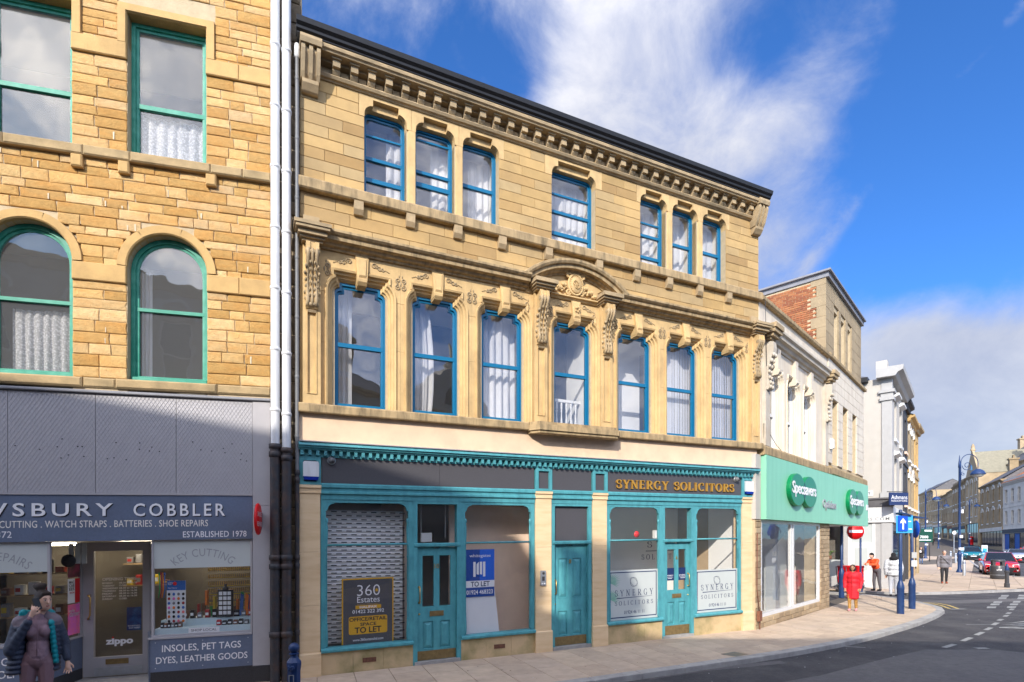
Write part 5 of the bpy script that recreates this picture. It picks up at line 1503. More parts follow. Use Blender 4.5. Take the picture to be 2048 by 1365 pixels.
# splayed side of the recess (glass above, navy below)
def skew(name, a, b, z0, z1, th, mat, par):
    m = C(); d = (Vector(b) - Vector(a)).normalized(); n = Vector((d.y, -d.x)) * th
    m.hprism([a, b, (b[0] - n.x, b[1] - n.y), (a[0] - n.x, a[1] - n.y)], z0, z1); return m.obj(name, mat, par)
rl = skew('recess_riser', (-3.188, -.03), (-3.10, .80), .272, .80, .03, 'cobbler_navy', cob)
skew('recess_plinth', (-3.186, -.03), (-3.098, .80), -.3, .27, .03, 'granite_dark', cob)
skew('recess_sill', (-3.17, -.04), (-3.08, .80), .80, .83, .05, 'cobbler_grey', cob)
rp = skew('recess_pane', (-3.175, .06), (-3.105, .74), .83, 2.40, .006, 'glass_shop', cob)
skew('recess_post', (-3.10, .74), (-3.095, .80), .83, 2.40, .04, 'cobbler_grey', cob)
skew('recess_pane', (-1.815, .06), (-2.10, .80), .83, 2.40, .006, 'glass_shop', cob); skew('recess_riser', (-1.815, .0), (-2.10, .80), -.3, .83, .03, 'cobbler_navy', cob)
m = C(); m.box(-3.3, -1.8, .02, 2.4, 2.42, 2.5); m.obj('recess_ceiling', 'cobbler_grey', cob)
m = C(); m.hprism([(-3.19, -.06), (-1.815, -.06), (-2.08, 1.0), (-3.10, 1.0)], -.3, .085); m.obj('door_step', 'kerbstone', cob)
m = C()
for x0, x1, z0, z1 in ((-3.095, -2.935, .10, 2.40), (-2.21, -2.10, .10, 2.40), (-2.935, -2.21, 2.245, 2.40), (-2.935, -2.21, .10, .43)): m.box(x0, x1, .80, .86, z0, z1)
cd = m.obj('shop_door', 'cobbler_grey', cob)
m = C(); m.box(-2.94, -2.205, .822, .828, .42, 2.25); m.obj('pane', 'glass_shop', cd)
m = C(); m.box(-2.93, -2.215, .794, .80, .105, .255); m.obj('kick_plate', 'galv', cd)
m = C(); m.box(-2.76, -2.42, .79, .80, .30, .39); m.box(-2.72, -2.46, .786, .789, .325, .365); m.obj('letter_plate', 'brass_dull', cd)
m = C(); m.tube([(-2.99, .80, 1.50), (-2.99, .72, 1.50), (-2.95, .71, 1.46), (-2.955, .71, 1.16), (-2.99, .72, 1.10), (-2.995, .80, 1.09)], .013, 8); m.obj('door_handle', 'brass', cd)
letters('OPENING TIMES', -2.82, -2.31, 1.735, 1.785, .8212, 'letter_cream', cd, LT_, .001, .016)
for k, (d_, h_) in enumerate([('MONDAY', '08.30 to 16.30'), ('TUESDAY', 'CLOSED'), ('WEDNESDAY', '08.30 to 16.30'), ('THURSDAY', '08.30 to 16.30'), ('FRIDAY', '08.30 to 16.30'), ('SATURDAY', '08.30 to 16.30'), ('SUNDAY', 'CLOSED')]):
    z = 1.678 - .0455 * k
    letters(d_, -2.82, -2.82 + .026 * len(d_), z, z + .028, .8212, 'letter_cream', cd, LT_, .001, .016)
    letters(h_, -2.57, -2.57 + .0192 * len(h_), z, z + .028, .8212, 'letter_cream', cd, LT_, .001, .016)
letters('zippo', -2.77, -2.36, .60, .745, .8212, 'letter_white', cd, LT_, .001, .045)
m = C(); m.box(-2.672, -2.652, .8200, .8208, .735, .765); m.obj('red_flame', 'sign_red', cd)
# posters on the side pane and the door
def poster(name, u0, u1, z0, z1, mat, label, txt=(), y=.812, side=False):
    m = C()
    if side:
        f = lambda s: (lerp(-3.168, -3.098, s) + .004, lerp(.06, .74, s))
        a, b = f(u0), f(u1); m.add([(a[0], a[1], z0), (b[0], b[1], z0), (b[0], b[1], z1), (a[0], a[1], z1), (a[0] - .004, a[1], z0), (b[0] - .004, b[1], z0), (b[0] - .004, b[1], z1), (a[0] - .004, a[1], z1)], [(0, 1, 2, 3), (7, 6, 5, 4), (0, 4, 5, 1), (3, 2, 6, 7)])
    else: m.box(u0, u1, y, y + .003, z0, z1)
    o = tag(m.obj(name, mat, None, CW), label, 'poster')
    for t_, a0, a1, c0, c1, mt in txt:
        if side:
            me = text_mesh(t_, .1, .02); xs_ = [v.co.x for v in me.vertices]; ys_ = [v.co.y for v in me.vertices]
            x0, x1, y0, y1 = min(xs_), max(xs_), min(ys_), max(ys_)
            for v in me.vertices:
                s = lerp(u0, u1, lerp(a0, a1, (v.co.x - x0) / (x1 - x0))); p = f(s)
                v.co = (p[0] + .0025, p[1], lerp(z0, z1, lerp(c0, c1, (v.co.y - y0) / (y1 - y0))) + LT_ * p[0])
            me.materials.clear(); me.materials.append(MATS[mt]); oo = D.objects.new('lettering', me); COL.objects.link(oo); oo.parent = o
        else:
            letters(t_, lerp(u0, u1, a0), lerp(u0, u1, a1), lerp(z0, z1, c0), lerp(z0, z1, c1), y - .0005, mt, o, LT_, .001)
    return o
pm('poster_dark', (.06, .02, .03), .5, .5, 9, col2=(.30, .02, .10), c2amt=.9, c2scale=5)
pm('poster_red', srgb(196, 16, 34), .5, .05); pm('poster_pink', srgb(224, 110, 190), .5, .1, 6, col2=srgb(240, 120, 30), c2amt=.9, c2scale=5)
pm('poster_white', (.75, .75, .78), .5, .03); pm('poster_blue', srgb(24, 44, 96), .5, .2, 9, col2=srgb(60, 120, 170), c2amt=.6, c2scale=8)
poster('poster', .50, .95, 1.82, 2.14, 'poster_dark', 'dark music poster topmost on the cobbler side window', [('LIVE TOUR', .2, .8, .7, .8, 'letter_white')], side=True)
poster('poster', .50, .76, 1.40, 1.80, 'poster_white', 'white festival poster with black block letters on the cobbler side window', [('MAC', .15, .9, .80, .92, 'letter_black'), ('CAB', .15, .9, .66, .78, 'letter_black'), ('EES', .15, .9, .52, .64, 'letter_black'), ('2026', .2, .9, .40, .47, 'poster_red')], side=True)
poster('poster', .765, .95, 1.40, 1.80, 'poster_red', 'plain red poster beside the white festival poster', side=True)
poster('poster', .50, .95, .88, 1.38, 'poster_pink', 'pink and orange concert poster lowest on the cobbler side window', [('loyle', .05, .55, .72, .84, 'letter_white'), ('carner', .12, .95, .60, .72, 'letter_white')], side=True)
poster('poster', -2.46, -2.24, .86, 1.26, 'poster_blue', 'blue security keys cut here poster inside the cobbler door', [('SECURITY KEYS', .08, .92, .17, .22, 'letter_white'), ('CUT HERE!', .15, .92, .07, .14, 'letter_white')], y=.83)
m = C(); m.lathe([(0, -.012), (.10, -.010), (.105, 0)], (-3.10, .35, 2.10), 20, axis='y'); tag(m.obj('round_sticker', 'letter_black', None, CW), 'round black sticker at the top of the cobbler side window', 'sticker')
m = C()
for k in range(3): m.box(-3.13 + .09 * k, -3.06 + .09 * k, .42, .43, 2.05, 2.38)
m.obj('hanging_card', 'frost', cob)
# projecting oval sign
e = empty('projecting_sign', tuple(CW @ Vector((-.17, -.04, 2.725 - .003))), cob.rotation_euler.z, 'red round shoe repairs sign projecting from the grey pilaster', 'sign')
m = MB(); m.lathe([(0, -.02), (.25, -.02), (.265, 0), (.25, .02), (0, .02)], (0, -.28, 0), 28, axis='x'); m.obj('disc', 'sign_red', e)
m = MB(); m.tube([(0, -.02, .1), (0, .0, .1)], .02, 6); m.box(-.012, .012, -.06, .005, -.12, .12); m.obj('bracket', 'plastic_dark', e)
for s in (1, -1):
    for t_, z0, z1, w in (('SHOE', .04, .12, .17), ('REPAIRS', -.12, -.04, .20)):
        me = text_mesh(t_, .1, .02); xs_ = [v.co.x for v in me.vertices]; ys_ = [v.co.y for v in me.vertices]; x0, x1, y0, y1 = min(xs_), max(xs_), min(ys_), max(ys_)
        for v in me.vertices: v.co = (s * .0215, -.28 + s * lerp(-w, w, (v.co.x - x0) / (x1 - x0)), lerp(z0, z1, (v.co.y - y0) / (y1 - y0)))
        me.materials.clear(); me.materials.append(MATS['letter_white']); oo = D.objects.new('lettering', me); COL.objects.link(oo); oo.parent = e
# shop interior and window display
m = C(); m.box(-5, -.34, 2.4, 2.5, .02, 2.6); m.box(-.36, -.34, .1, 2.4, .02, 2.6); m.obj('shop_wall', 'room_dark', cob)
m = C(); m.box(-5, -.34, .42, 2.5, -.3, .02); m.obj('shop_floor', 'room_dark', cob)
m = C(); m.box(-5, -3.3, .02, 2.4, 2.42, 2.5); m.box(-1.8, -.34, .02, 2.4, 2.42, 2.5); m.obj('shop_ceiling', 'room_mid', cob)
# lit strip lamps inside
lm = newmat('lamp_glow'); nn = lm.node_tree.nodes; em = nn.new('ShaderNodeEmission'); em.inputs[0].default_value = (1, .86, .62, 1); em.inputs[1].default_value = 14; oo = nn.new('ShaderNodeOutputMaterial'); lm.node_tree.links.new(em.outputs[0], oo.inputs[0])
for k, (a, b) in enumerate(((-2.9, -2.2), (-1.5, -.8), (-4.3, -3.6))):
    m = C(); m.box(a, b, 1.7, 1.76, 2.36, 2.40); tag(m.obj('strip_lamp', 'lamp_glow', None, CW), 'lit warm strip lamp %s' % ['seen through the cobbler door', 'over the key display window', 'over the left cobbler window'][k], 'lamp')
pm('timber', (.34, .24, .14), .7, .15, 8); pm('shoe_black', (.015, .014, .014), .35, .2); pm('tin_brown', (.16, .07, .04), .4, .2); pm('tin_red', (.35, .03, .03), .4, .1); pm('tin_blue', (.03, .12, .40), .4, .1); pm('tin_yellow', (.62, .46, .03), .5, .1); pm('tin_orange', (.70, .18, .02), .5, .1); pm('tin_green', (.03, .30, .08), .5, .1); pm('card_white', (.68, .72, .75), .6, .05); pm('ledge_pale', (.48, .60, .64), .6, .05)
pm('tin_grey', (.20, .20, .21), .4, .2)
m = C(); m.box(-1.78, -.35, .06, .78, .83, .955); m.box(-1.78, -.35, .34, .79, .956, 1.06); tag(m.obj('display_ledge', 'ledge_pale', None, CW), 'pale stepped ledge inside the key cutting window', 'ledge')
m = C(); m.box(-1.29, -.83, .045, .055, .865, .945); sg = tag(m.obj('shop_local_sign', 'letter_white', None, CW), 'white shop local plate on the window ledge', 'sign')
letters('SHOP LOCAL', -1.25, -.87, .885, .925, .0445, 'letter_black', sg, LT_, .001)
COLS = ['shoe_black', 'tin_brown', 'shoe_black', 'tin_grey', 'shoe_black', 'tin_brown', 'tin_red', 'shoe_black']
adj = {'shoe_black': 'black', 'tin_brown': 'brown', 'tin_grey': 'grey', 'tin_red': 'red', 'tin_blue': 'blue', 'tin_yellow': 'yellow', 'tin_orange': 'orange', 'tin_green': 'green', 'card_white': 'white'}
ordi = ['first', 'second', 'third', 'fourth', 'fifth', 'sixth', 'seventh', 'eighth', 'ninth', 'tenth', 'eleventh', 'twelfth', 'thirteenth', 'fourteenth']
def tin(u, y, z, w, h, d, mat, label):
    m = C(); m.cbox(u - w / 2, u + w / 2, y, y + d, z, z + h, .008); m.box(u - w * .42, u + w * .42, y + d * .2, y + d * .9, z + h, z + h + .012)
    o = m.obj('polish_tin', mat, None, CW); tag(o, label, 'tin', 'goods on the cobbler window ledge')
    m = C(); m.box(u - w * .34, u + w * .34, y - .002, y + .001, z + h * .35, z + h * .7); m.obj('tin_label', 'card_white', o)
for k in range(12):
    u = -1.70 + .052 * k if k < 6 else -.86 + .085 * (k - 6)
    w = .045 if k < 6 else .07
    tin(u, .12, .957, w, r6.uniform(.05, .09), .08, COLS[k % 8], '%s tin, %s from the left along the front of the key window ledge' % (adj[COLS[k % 8]], ordi[k]))
for k in range(12):
    u = -1.68 + .115 * k
    tin(u, .40, 1.062, r6.uniform(.06, .10), r6.uniform(.07, .16), .1, ['shoe_black', 'card_white', 'tin_brown', 'shoe_black', 'tin_grey', 'tin_red'][k % 6], '%s box, %s from the left on the back step of the key window ledge' % (adj[['shoe_black', 'card_white', 'tin_brown', 'shoe_black', 'tin_grey', 'tin_red'][k % 6]], ordi[k]))
e = empty('card_rack', tuple(CW @ Vector((-.80, .30, 1.06))), cob.rotation_euler.z, 'black upright rack of small white cards in the key window', 'rack')
m = MB(); m.cbox(-.12, .12, 0, .06, 0, .46, .02); m.lathe([(.05, .46), (.05, .5), (.02, .52), (.02, .56)], (0, .03, 0), 10); m.obj('stand', 'shoe_black', e)
for j in range(5):
    for i in range(3):
        m = MB(); m.box(-.095 + .067 * i, -.042 + .067 * i, -.006, -.001, .04 + .083 * j, .10 + .083 * j); m.obj('card', 'card_white', e)
e = empty('key_ring_board', tuple(CW @ Vector((-1.52, .22, .98))), cob.rotation_euler.z, 'tall white board of novelty key rings with a blue header in the key window', 'display board')
m = MB(); m.box(-.14, .14, 0, .01, 0, .72); m.obj('board', 'card_white', e)
m = MB(); m.box(-.14, .14, -.004, -.001, .56, .72); hd = m.obj('header', 'tin_blue', e)
m = MB(); m.lathe([(0, -.008), (.03, -.008), (.032, -.004)], (-.02, 0, .67), 10, axis='y'); m.obj('header_dot', 'sign_red', hd)
for t_, z in (('Licensed', .675), ('Keys', .645), ('Key Chains', .585)): letters(t_, -.12, -.12 + .013 * len(t_), z, z + .022, -.0042, 'letter_white', hd, 0, .001)
for j in range(7):
    for i in range(4):
        m = MB(); m.ball((-.105 + .07 * i, -.006, .045 + .075 * j), .022, .008, .026, 7, 4); m.obj('key_ring', ['shoe_black', 'tin_blue', 'tin_orange', 'tin_red', 'tin_grey', 'shoe_black', 'poster_pink'][(i * 3 + j * 2) % 7], e)
for k, (u, mt) in enumerate([(-1.735, 'tin_green'), (-1.71, 'tin_red'), (-1.685, 'tin_orange'), (-1.66, 'tin_blue')]):
    m = C(); m.tube([(u, .12, 1.88), (u + .01, .11, 1.6), (u - .012, .12, 1.46)], .009, 5); m.ball((u, .12, 1.85), .02, n=7, k=4)
    tag(m.obj('lanyard', mt, None, CW), '%s lanyard hanging at the left of the key window' % adj[mt], 'lanyard', 'lanyards in the key window')
for k in range(16):
    u = -1.30 + .062 * k; z_ = 1.08 + .10 * (k % 3); mt = ['tin_red', 'tin_blue', 'tin_orange', 'shoe_black', 'tin_yellow', 'tin_brown', 'card_white', 'tin_green'][(k * 5) % 8]
    m = C(); h_ = r6.uniform(.10, .26); m.cbox(u, u + r6.uniform(.03, .055), .56 + .05 * (k % 2), .66, z_ - .02, z_ + h_, .006); tag(m.obj('packet', mt, None, CW), '%s packet, %s in the back row of the key window goods' % (adj[mt], (ordi + ['fifteenth', 'sixteenth'])[k]), 'packet', 'packets in the key window')
for k, (u, mt) in enumerate([(-.60, 'tin_blue'), (-.52, 'tin_orange'), (-.45, 'tin_red'), (-.40, 'card_white')]):
    m = C(); m.prism([(u, 1.07), (u + .05, 1.07), (u + .07, 1.42), (u + .02, 1.46)], .42, .44); tag(m.obj('shoe_horn', mt, None, CW), '%s shoe horn at the right of the key window' % adj[mt], 'shoe horn', 'shoe horns')
m = C()
for j in range(6):
    for i in range(26):
        x = -1.36 + .037 * i; z = 1.14 + .135 * j
        m.box(x, x + .016, 1.50, 1.54, z, z + .075)
q_ = tag(m.obj('key_blanks', 'brass', None, CW), 'rows of brass key blanks hanging on the back wall of the cobbler', 'key blanks', kind='stuff')
m = C()
for j in range(5):
    m.box(-1.35, -.40, 1.55, 1.58, 1.20 + .16 * j, 1.215 + .16 * j)
tag(m.obj('hook_rails', 'tin_yellow', None, CW), 'yellow hook rails on the back wall behind the key window', 'rails')
for k in range(3):
    m = C(); m.box(-4.6, -3.25, .9, 1.15, 1.15 + .36 * k, 1.175 + .36 * k); tag(m.obj('shelf', 'timber', None, CW), '%s wooden shelf inside the left cobbler window' % ['lowest', 'middle', 'top'][k], 'shelf')
    for j in range(7):
        m = C(); x = -4.5 + .19 * j; h = r6.uniform(.10, .24); m.cbox(x, x + .12, .92, 1.05, 1.176 + .36 * k, 1.176 + .36 * k + h, .012)
        mt = r6.choice(['shoe_black', 'tin_brown', 'tin_grey', 'card_white', 'tin_red', 'tin_yellow'])
        sb_ = m.obj('shoe_care_box', mt, None, CW); ml_ = C(); zt_ = (m.v[0][2]); ml_.box(x + .015, x + .085, m.v[8][1] - .0015, m.v[8][1] + .001, zt_ + h * .3, zt_ + h * .7); ml_.obj('box_label', r6.choice(['card_white', 'tin_yellow', 'tin_red', 'tin_grey']), sb_)
        tag(sb_, '%s box, %s from the left on the %s shelf of the cobbler' % (adj[mt], ordi[j], ['lowest', 'middle', 'top'][k]), 'box', 'boxes on the cobbler shelves')
for k in range(2):
    m = C(); m.box(-2.95, -2.15, 2.0, 2.2, 1.55 + .42 * k, 1.575 + .42 * k); tag(m.obj('shelf', 'timber', None, CW), '%s shelf on the wall seen through the cobbler door' % ['lower', 'upper'][k], 'shelf')
    for j in range(5):
        m = C(); x = -2.9 + .15 * j; h = r6.uniform(.08, .2); m.cbox(x, x + .1, 2.02, 2.15, 1.576 + .42 * k, 1.576 + .42 * k + h, .012); mt = r6.choice(['shoe_black', 'tin_brown', 'tin_grey', 'tin_red', 'tin_yellow'])
        sb_ = m.obj('shoe_care_box', mt, None, CW); ml_ = C(); zt_ = (m.v[0][2]); ml_.box(x + .015, x + .085, m.v[8][1] - .0015, m.v[8][1] + .001, zt_ + h * .3, zt_ + h * .7); ml_.obj('box_label', r6.choice(['card_white', 'tin_yellow', 'tin_red', 'tin_grey']), sb_)
        tag(sb_, '%s box, %s from the left on the %s shelf behind the door' % (adj[mt], ordi[j], ['lower', 'upper'][k]), 'box', 'boxes on the cobbler shelves')

# ---------------------------------------------------------------- recess between the houses and the drainpipes
NW = Matrix.Translation((-4.06, 9.2, 0)) @ Matrix.Rotation(math.atan2(.42, .9), 4, 'Z')
gp_ = empty('party_wall', (-4.06, 9.2, 0), math.atan2(.42, .9), 'narrow recessed strip of dark rough stone between the two houses', 'wall')
m = MB(); m.box(-.03, .44, .10, .5, -.3, 12.2); m.obj('wall_core', 'mortar', gp_)
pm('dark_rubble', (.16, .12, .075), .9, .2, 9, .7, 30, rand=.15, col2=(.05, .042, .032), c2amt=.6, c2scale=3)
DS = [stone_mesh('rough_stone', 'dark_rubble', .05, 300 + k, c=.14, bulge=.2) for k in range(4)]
z = 0
while z < 12:
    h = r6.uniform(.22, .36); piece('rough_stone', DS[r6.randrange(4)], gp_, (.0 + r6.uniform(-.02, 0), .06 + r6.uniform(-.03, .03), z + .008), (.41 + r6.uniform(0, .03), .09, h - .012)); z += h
def pipe(name, u, off, r, zs, label, mats, top, F=(-4.094, 9.188, .96341, .26803, LT_)):
    x = F[0] + u * F[2] + off * F[3]; y = F[1] + u * F[3] - off * F[2]
    e = empty(name, (x, y, g(y)), cob.rotation_euler.z, label, 'drainpipe')
    z0, zc = 0.0, zs
    m = MB(); m.lathe([(r * 1.12, 0), (r * 1.12, zc)], (0, 0, -.05), 14)
    for z in (.75, 1.9, 2.05, zc - .22): m.lathe([(r * 1.13, z), (r * 1.36, z + .01), (r * 1.36, z + .09), (r * 1.13, z + .1)], (0, 0, 0), 14)
    m.lathe([(r * 1.13, zc - .08), (r * 1.4, zc - .07), (r * 1.4, zc + .0), (r * 1.1, zc + .01)], (0, 0, 0), 14)
    m.box(-.02, .02, 0, off + .02, 1.93, 2.02); m.box(-.02, .02, 0, off + .02, .8, .84)
    m.obj('lower_pipe', mats[0], e)
    m = MB(); m.lathe([(r, zc - .02), (r, top)], (0, 0, 0), 14)
    z = zc + .55
    while z < top:
        m.lathe([(r, z), (r * 1.14, z + .008), (r * 1.14, z + .055), (r, z + .063)], (0, 0, 0), 14); z += 1.03
    m.obj('upper_pipe', mats[1], e)
    return e
pipe('drainpipe', .057, .10, .073, 4.02, 'left of the pair of white drainpipes, black iron below', ('iron_pipe', 'white_pvc'), 13)
pipe('drainpipe', .235, .10, .072, 3.96, 'right of the pair of white drainpipes, black iron below', ('iron_pipe', 'white_pvc'), 13)
e = pipe('drainpipe', .395, .02, .034, 3.6, 'thin grey drainpipe beside the left edge of the stone house', ('iron_pipe', 'grey_pipe'), 10.75)
m = MB(); m.lathe([(.034, 10.72), (.05, 10.74), (.05, 10.9), (.04, 10.95)], (0, 0, 0), 12); m.obj('hopper', 'white_pvc', e)

# ---------------------------------------------------------------- the opticians: cream front, buff top storey with a brick flank
KT = .00794
opt = empty('opticians_building', (6.5395, 14.1447, 0), math.atan2(.71173, .70246), 'cream fronted opticians with mint green sign band and brick sided top storey', 'building')
OW = root_mw(opt)
def K(): return MB(KT)
A2 = R(1.66); X2 = 6.315
def second(o):
    o.location = (X2, 0, KT * X2); o.rotation_euler = (0, 0, A2); return o
# body
m = K(); m.box(.0, .25, .4, 9, -.3, 8.7); m.box(.26, 6.2, 8.7, 9, -.3, 8.7); m.obj('side_wall', 'tan_brick', opt)
m = K(); m.box(.26, 6.2, .4, 8.69, 4.5, 4.75); m.box(.0, 6.3, .4, 8.69, 8.4, 8.65); m.obj('floor_slab', 'white_wall', opt)
m = K(); m.box(.26, 6.2, 2.8, 2.9, 4.76, 8.39); m.obj('room_wall', 'room_mid', opt)
# parapet, coping, cornice
m = K(); m.box(-.02, 6.3, .03, .35, 7.62, 8.74); m.obj('parapet', 'cream_faience', opt)
m = K(); m.mould([(.40, 8.72), (-.06, 8.72), (-.09, 8.75), (-.09, 8.84), (-.05, 8.88), (.40, 8.89)], -.02, 6.31); m.obj('parapet_coping', 'dressed_weathered', opt)
m = K(); m.mould([(.05, 7.70), (-.04, 7.70), (-.06, 7.76), (-.12, 7.78), (-.15, 7.86), (-.24, 7.88), (-.25, 7.96), (-.31, 8.00), (-.31, 8.06), (.05, 8.12)], .55, 5.55); m.obj('cornice', 'cream_stone', opt)
OC = [1.12, 2.62, 4.12]
xb_ = [.0, 1.87, 3.37, 5.0]
m = K()
for a, b in compl([(c - .46, c + .46) for c in OC], .003, 6.3): m.box(a, b, .14, .38, 4.7, 7.62)
m.box(.003, 6.3, .14, .38, 7.10, 7.615); m.obj('wall_core', 'cream_faience', opt)
for i, c in enumerate(OC):
    op = shoulder(c, .475, 4.93, 6.83, .37, 6.985, 7.085); big = offs(op, .14)
    mm = K(); mm.prism([(xb_[i] + .002, 4.93), big[0]] + big[1:-1] + [big[-1], (xb_[i + 1] - .002, 4.93), (xb_[i + 1] - .002, 7.70), (xb_[i] + .002, 7.70)], 0.0, .135); mm.obj('window_bay', 'cream_faience', opt)
    mm = K(); mm.sweep(op, ARCH); mm.obj('window_architrave', 'cream_faience', opt)
    mm = K(); mm.prism([(c - .09, 7.0), (c + .09, 7.0), (c + .125, 7.70), (c - .125, 7.70)], -.10, .02); mm.mould([(.1, 6.99), (-.08, 6.99), (-.14, 7.06), (-.14, 7.13), (.1, 7.13)], c - .09, c + .09); mm.obj('keystone', 'cream_faience', opt)
    sash_frame(opt, c, shoulder(c, .47, 4.95, 6.82, .365, 6.965, 7.075), .17, [(5.955, .075)], 'white_paint', 'glass_sash', fw=.05, t=KT)
m = K(); m.box(5.0, 6.31, .0, .135, 4.93, 7.70); m.obj('end_pier', 'cream_faience', opt)
for c in (.30, 5.80):
    mm = K()
    mm.box(c - .16, c + .16, -.085, .0, 4.93, 7.70); mm.obj('pilaster', 'cream_stone', opt)
    mm = K(); w = .11
    S = [(-.08, 6.42), (-.12, 6.40), (-.155, 6.44), (-.165, 6.52), (-.145, 6.62), (-.125, 6.75), (-.125, 6.90), (-.15, 7.05), (-.20, 7.22), (-.255, 7.36), (-.27, 7.48), (-.255, 7.64), (-.08, 7.69)]
    mm.mould(S, c - w, c + w); con = mm.obj('console', 'cream_stone', opt)
    mm = K()
    for zc_, yy, s in [(6.47, .165, .055), (6.58, .165, .055), (6.72, .14, .05), (6.88, .13, .05), (7.02, .145, .055), (7.16, .19, .06), (7.3, .24, .06)]:
        for d in (-1, 1): mm.ball((c + d * .07, -yy - .012, zc_), s, s * .8, s, 7, 5)
    mm.obj('leaf', 'cream_stone', con)
    mm = K()
    for x, y, z0, z1 in ((.17, .22, 7.70, 7.76), (.22, .30, 7.761, 7.85), (.27, .36, 7.851, 7.95), (.30, .40, 7.951, 8.07)): mm.box(c - x, c + x, -y, .0, z0, z1)
    mm.obj('capital', 'cornice_stone', opt)
m = K(); m.mould([(.12, 4.66), (-.10, 4.66), (-.12, 4.68), (-.12, 4.86), (-.08, 4.92), (.12, 4.935)], -.03, 6.32); m.obj('sill_band', 'dressed_weathered', opt)
# second part of the front: plain faience blocks with three slit windows
W2 = [(.57, 1.42), (2.18, 3.03), (3.82, 4.62)]
def B2(): return MB(.00817)
m = B2()
for a, b in compl(W2, .0, 6.06): m.box(a, b, .045, .4, 4.9, 7.45)
m.box(0, 6.06, .045, .4, 7.45, 8.75); m.box(0, 6.06, .045, .4, 4.6, 5.12)
second(m.obj('wall_core', 'mortar', opt))
zz = 5.12
while zz < 8.70:
    z1 = min(zz + .333, 8.76); odd = int(zz / .333) % 2
    for a, b in compl(W2 if zz < 7.42 else [], 0.003, 6.055):
        n = max(1, round((b - a) / .75)); cs = [a] + [lerp(a, b, (i + (.2 if odd else -.2)) / n) for i in range(1, n)] + [b]
        for p, q in zip(cs, cs[1:]):
            mm = B2(); mm.cbox(p + .003, q - .003, 0 + rnd.uniform(0, .003), .05, zz + .003, z1 - .003, .006); second(mm.obj('faience_block', 'cream_faience', opt))
    zz += .333
m = B2(); m.mould([(.12, 4.70), (-.10, 4.70), (-.12, 4.72), (-.12, 4.92), (-.08, 4.98), (.12, 5.0)], .0, 6.14); second(m.obj('sill_band', 'dressed_weathered', opt))
m = B2(); m.mould([(.50, 8.76), (-.06, 8.76), (-.09, 8.78), (-.09, 8.88), (-.05, 8.925), (.50, 8.93)], .0, 6.16); second(m.obj('parapet_coping', 'dressed_weathered', opt))
for a, b in W2:
    out = [(a, 5.13), (a, 7.44), (b, 7.44), (b, 5.13)]
    w = sash_frame(opt, (a + b) / 2, out, .22, [(6.2, .06)], 'white_paint', 'glass_sash', fw=.05, t=.00817); second(w)
m = B2(); m.box(6.0, 6.06, .41, 2.2, 3.06, 8.9); m.box(6.0, 6.06, 2.2, 9, -.3, 8.9); second(m.obj('end_wall', 'white_render', opt))
# top storey
T2 = [(1.31, 2.03), (2.43, 3.15), (3.55, 4.27)]
m = B2()
for a, b in compl(T2, .2, 6.1): m.box(a, b, .16, .45, 8.93, 10.86)
m.box(.2, 6.1, .16, .45, 10.86, 11.62); m.box(.2, 6.1, .16, .45, 8.90, 9.05); second(m.obj('upper_core', 'mortar', opt))
zz = 8.94
while zz < 11.55:
    z1 = min(zz + .42, 11.62); odd = int(zz / .42 + .5) % 2
    sp = [] if zz > 10.8 else T2
    for a, b in compl(sp, .17, 6.10):
        n = max(1, round((b - a) / .7)); cs = [a] + [lerp(a, b, (i + (.2 if odd else -.2)) / n) for i in range(1, n)] + [b]
        for p, q in zip(cs, cs[1:]):
            mm = B2(); mm.cbox(p + .003, q - .003, .11 + rnd.uniform(0, .003), .17, zz + .003, z1 - .003, .006); second(mm.obj('ashlar_block', 'buff_ashlar', opt))
    zz += .42
for a, b in T2:
    w = sash_frame(opt, (a + b) / 2, [(a, 9.06), (a, 10.85), (b, 10.85), (b, 9.06)], .28, [(9.95, .06)], 'white_paint', 'glass_sash', fw=.05, t=.00817); second(w)
m = B2(); m.box(.12, 6.2, .02, 6.2, 11.63, 11.80); m.box(.02, 6.24, -.06, 6.3, 11.801, 11.86); second(m.obj('roof_edge', 'lead', opt))
# brick flank, each brick a piece, stone quoins at the corner
m = B2(); m.box(.175, .42, .46, 6.1, 8.6, 11.62); m.box(5.8, 6.1, .46, 6.1, 8.6, 11.62); m.box(.43, 5.8, 5.9, 6.1, 8.6, 11.62); second(m.obj('flank_core', 'mortar', opt))
mb_ = MB(); mb_.cbox(0, .215, 0, .06, 0, .064, .006)
# brick lies on the flank: its length runs back from the street
bv = [(y, x, z) for x, y, z in mb_.v]; mb_.v = bv
bme = mb_.mesh('brick'); bme.materials.append(MATS['red_brick'])
nb = 0; mrest = MB()
zz = 8.80; row = 0
r7 = random.Random(5)
while zz < 11.55:
    q = int((zz - 8.80) / .37) % 2
    y = .60 if q else .42
    y += .11 if row % 2 else 0
    while y < 3.3:
        if nb < 296 and y < 2.7:
            o = piece('brick', bme, opt, (0, 0, 0)); Lm = Matrix.Translation((X2, 0, KT * X2)) @ Matrix.Rotation(A2, 4, 'Z') @ Matrix.Translation((.155 + r7.uniform(0, .006), y, zz)); o.matrix_local = Lm; nb += 1
        else:
            mrest.add([(.16, y, zz), (.16, y + .215, zz), (.16, y + .215, zz + .064), (.16, y, zz + .064)], [(3, 2, 1, 0)])
        y += .225
    zz += .0745; row += 1
o = mrest.obj('brickwork', 'red_brick', opt); o['kind'] = 'stuff'; second(o)
zz = 8.80
k = 0
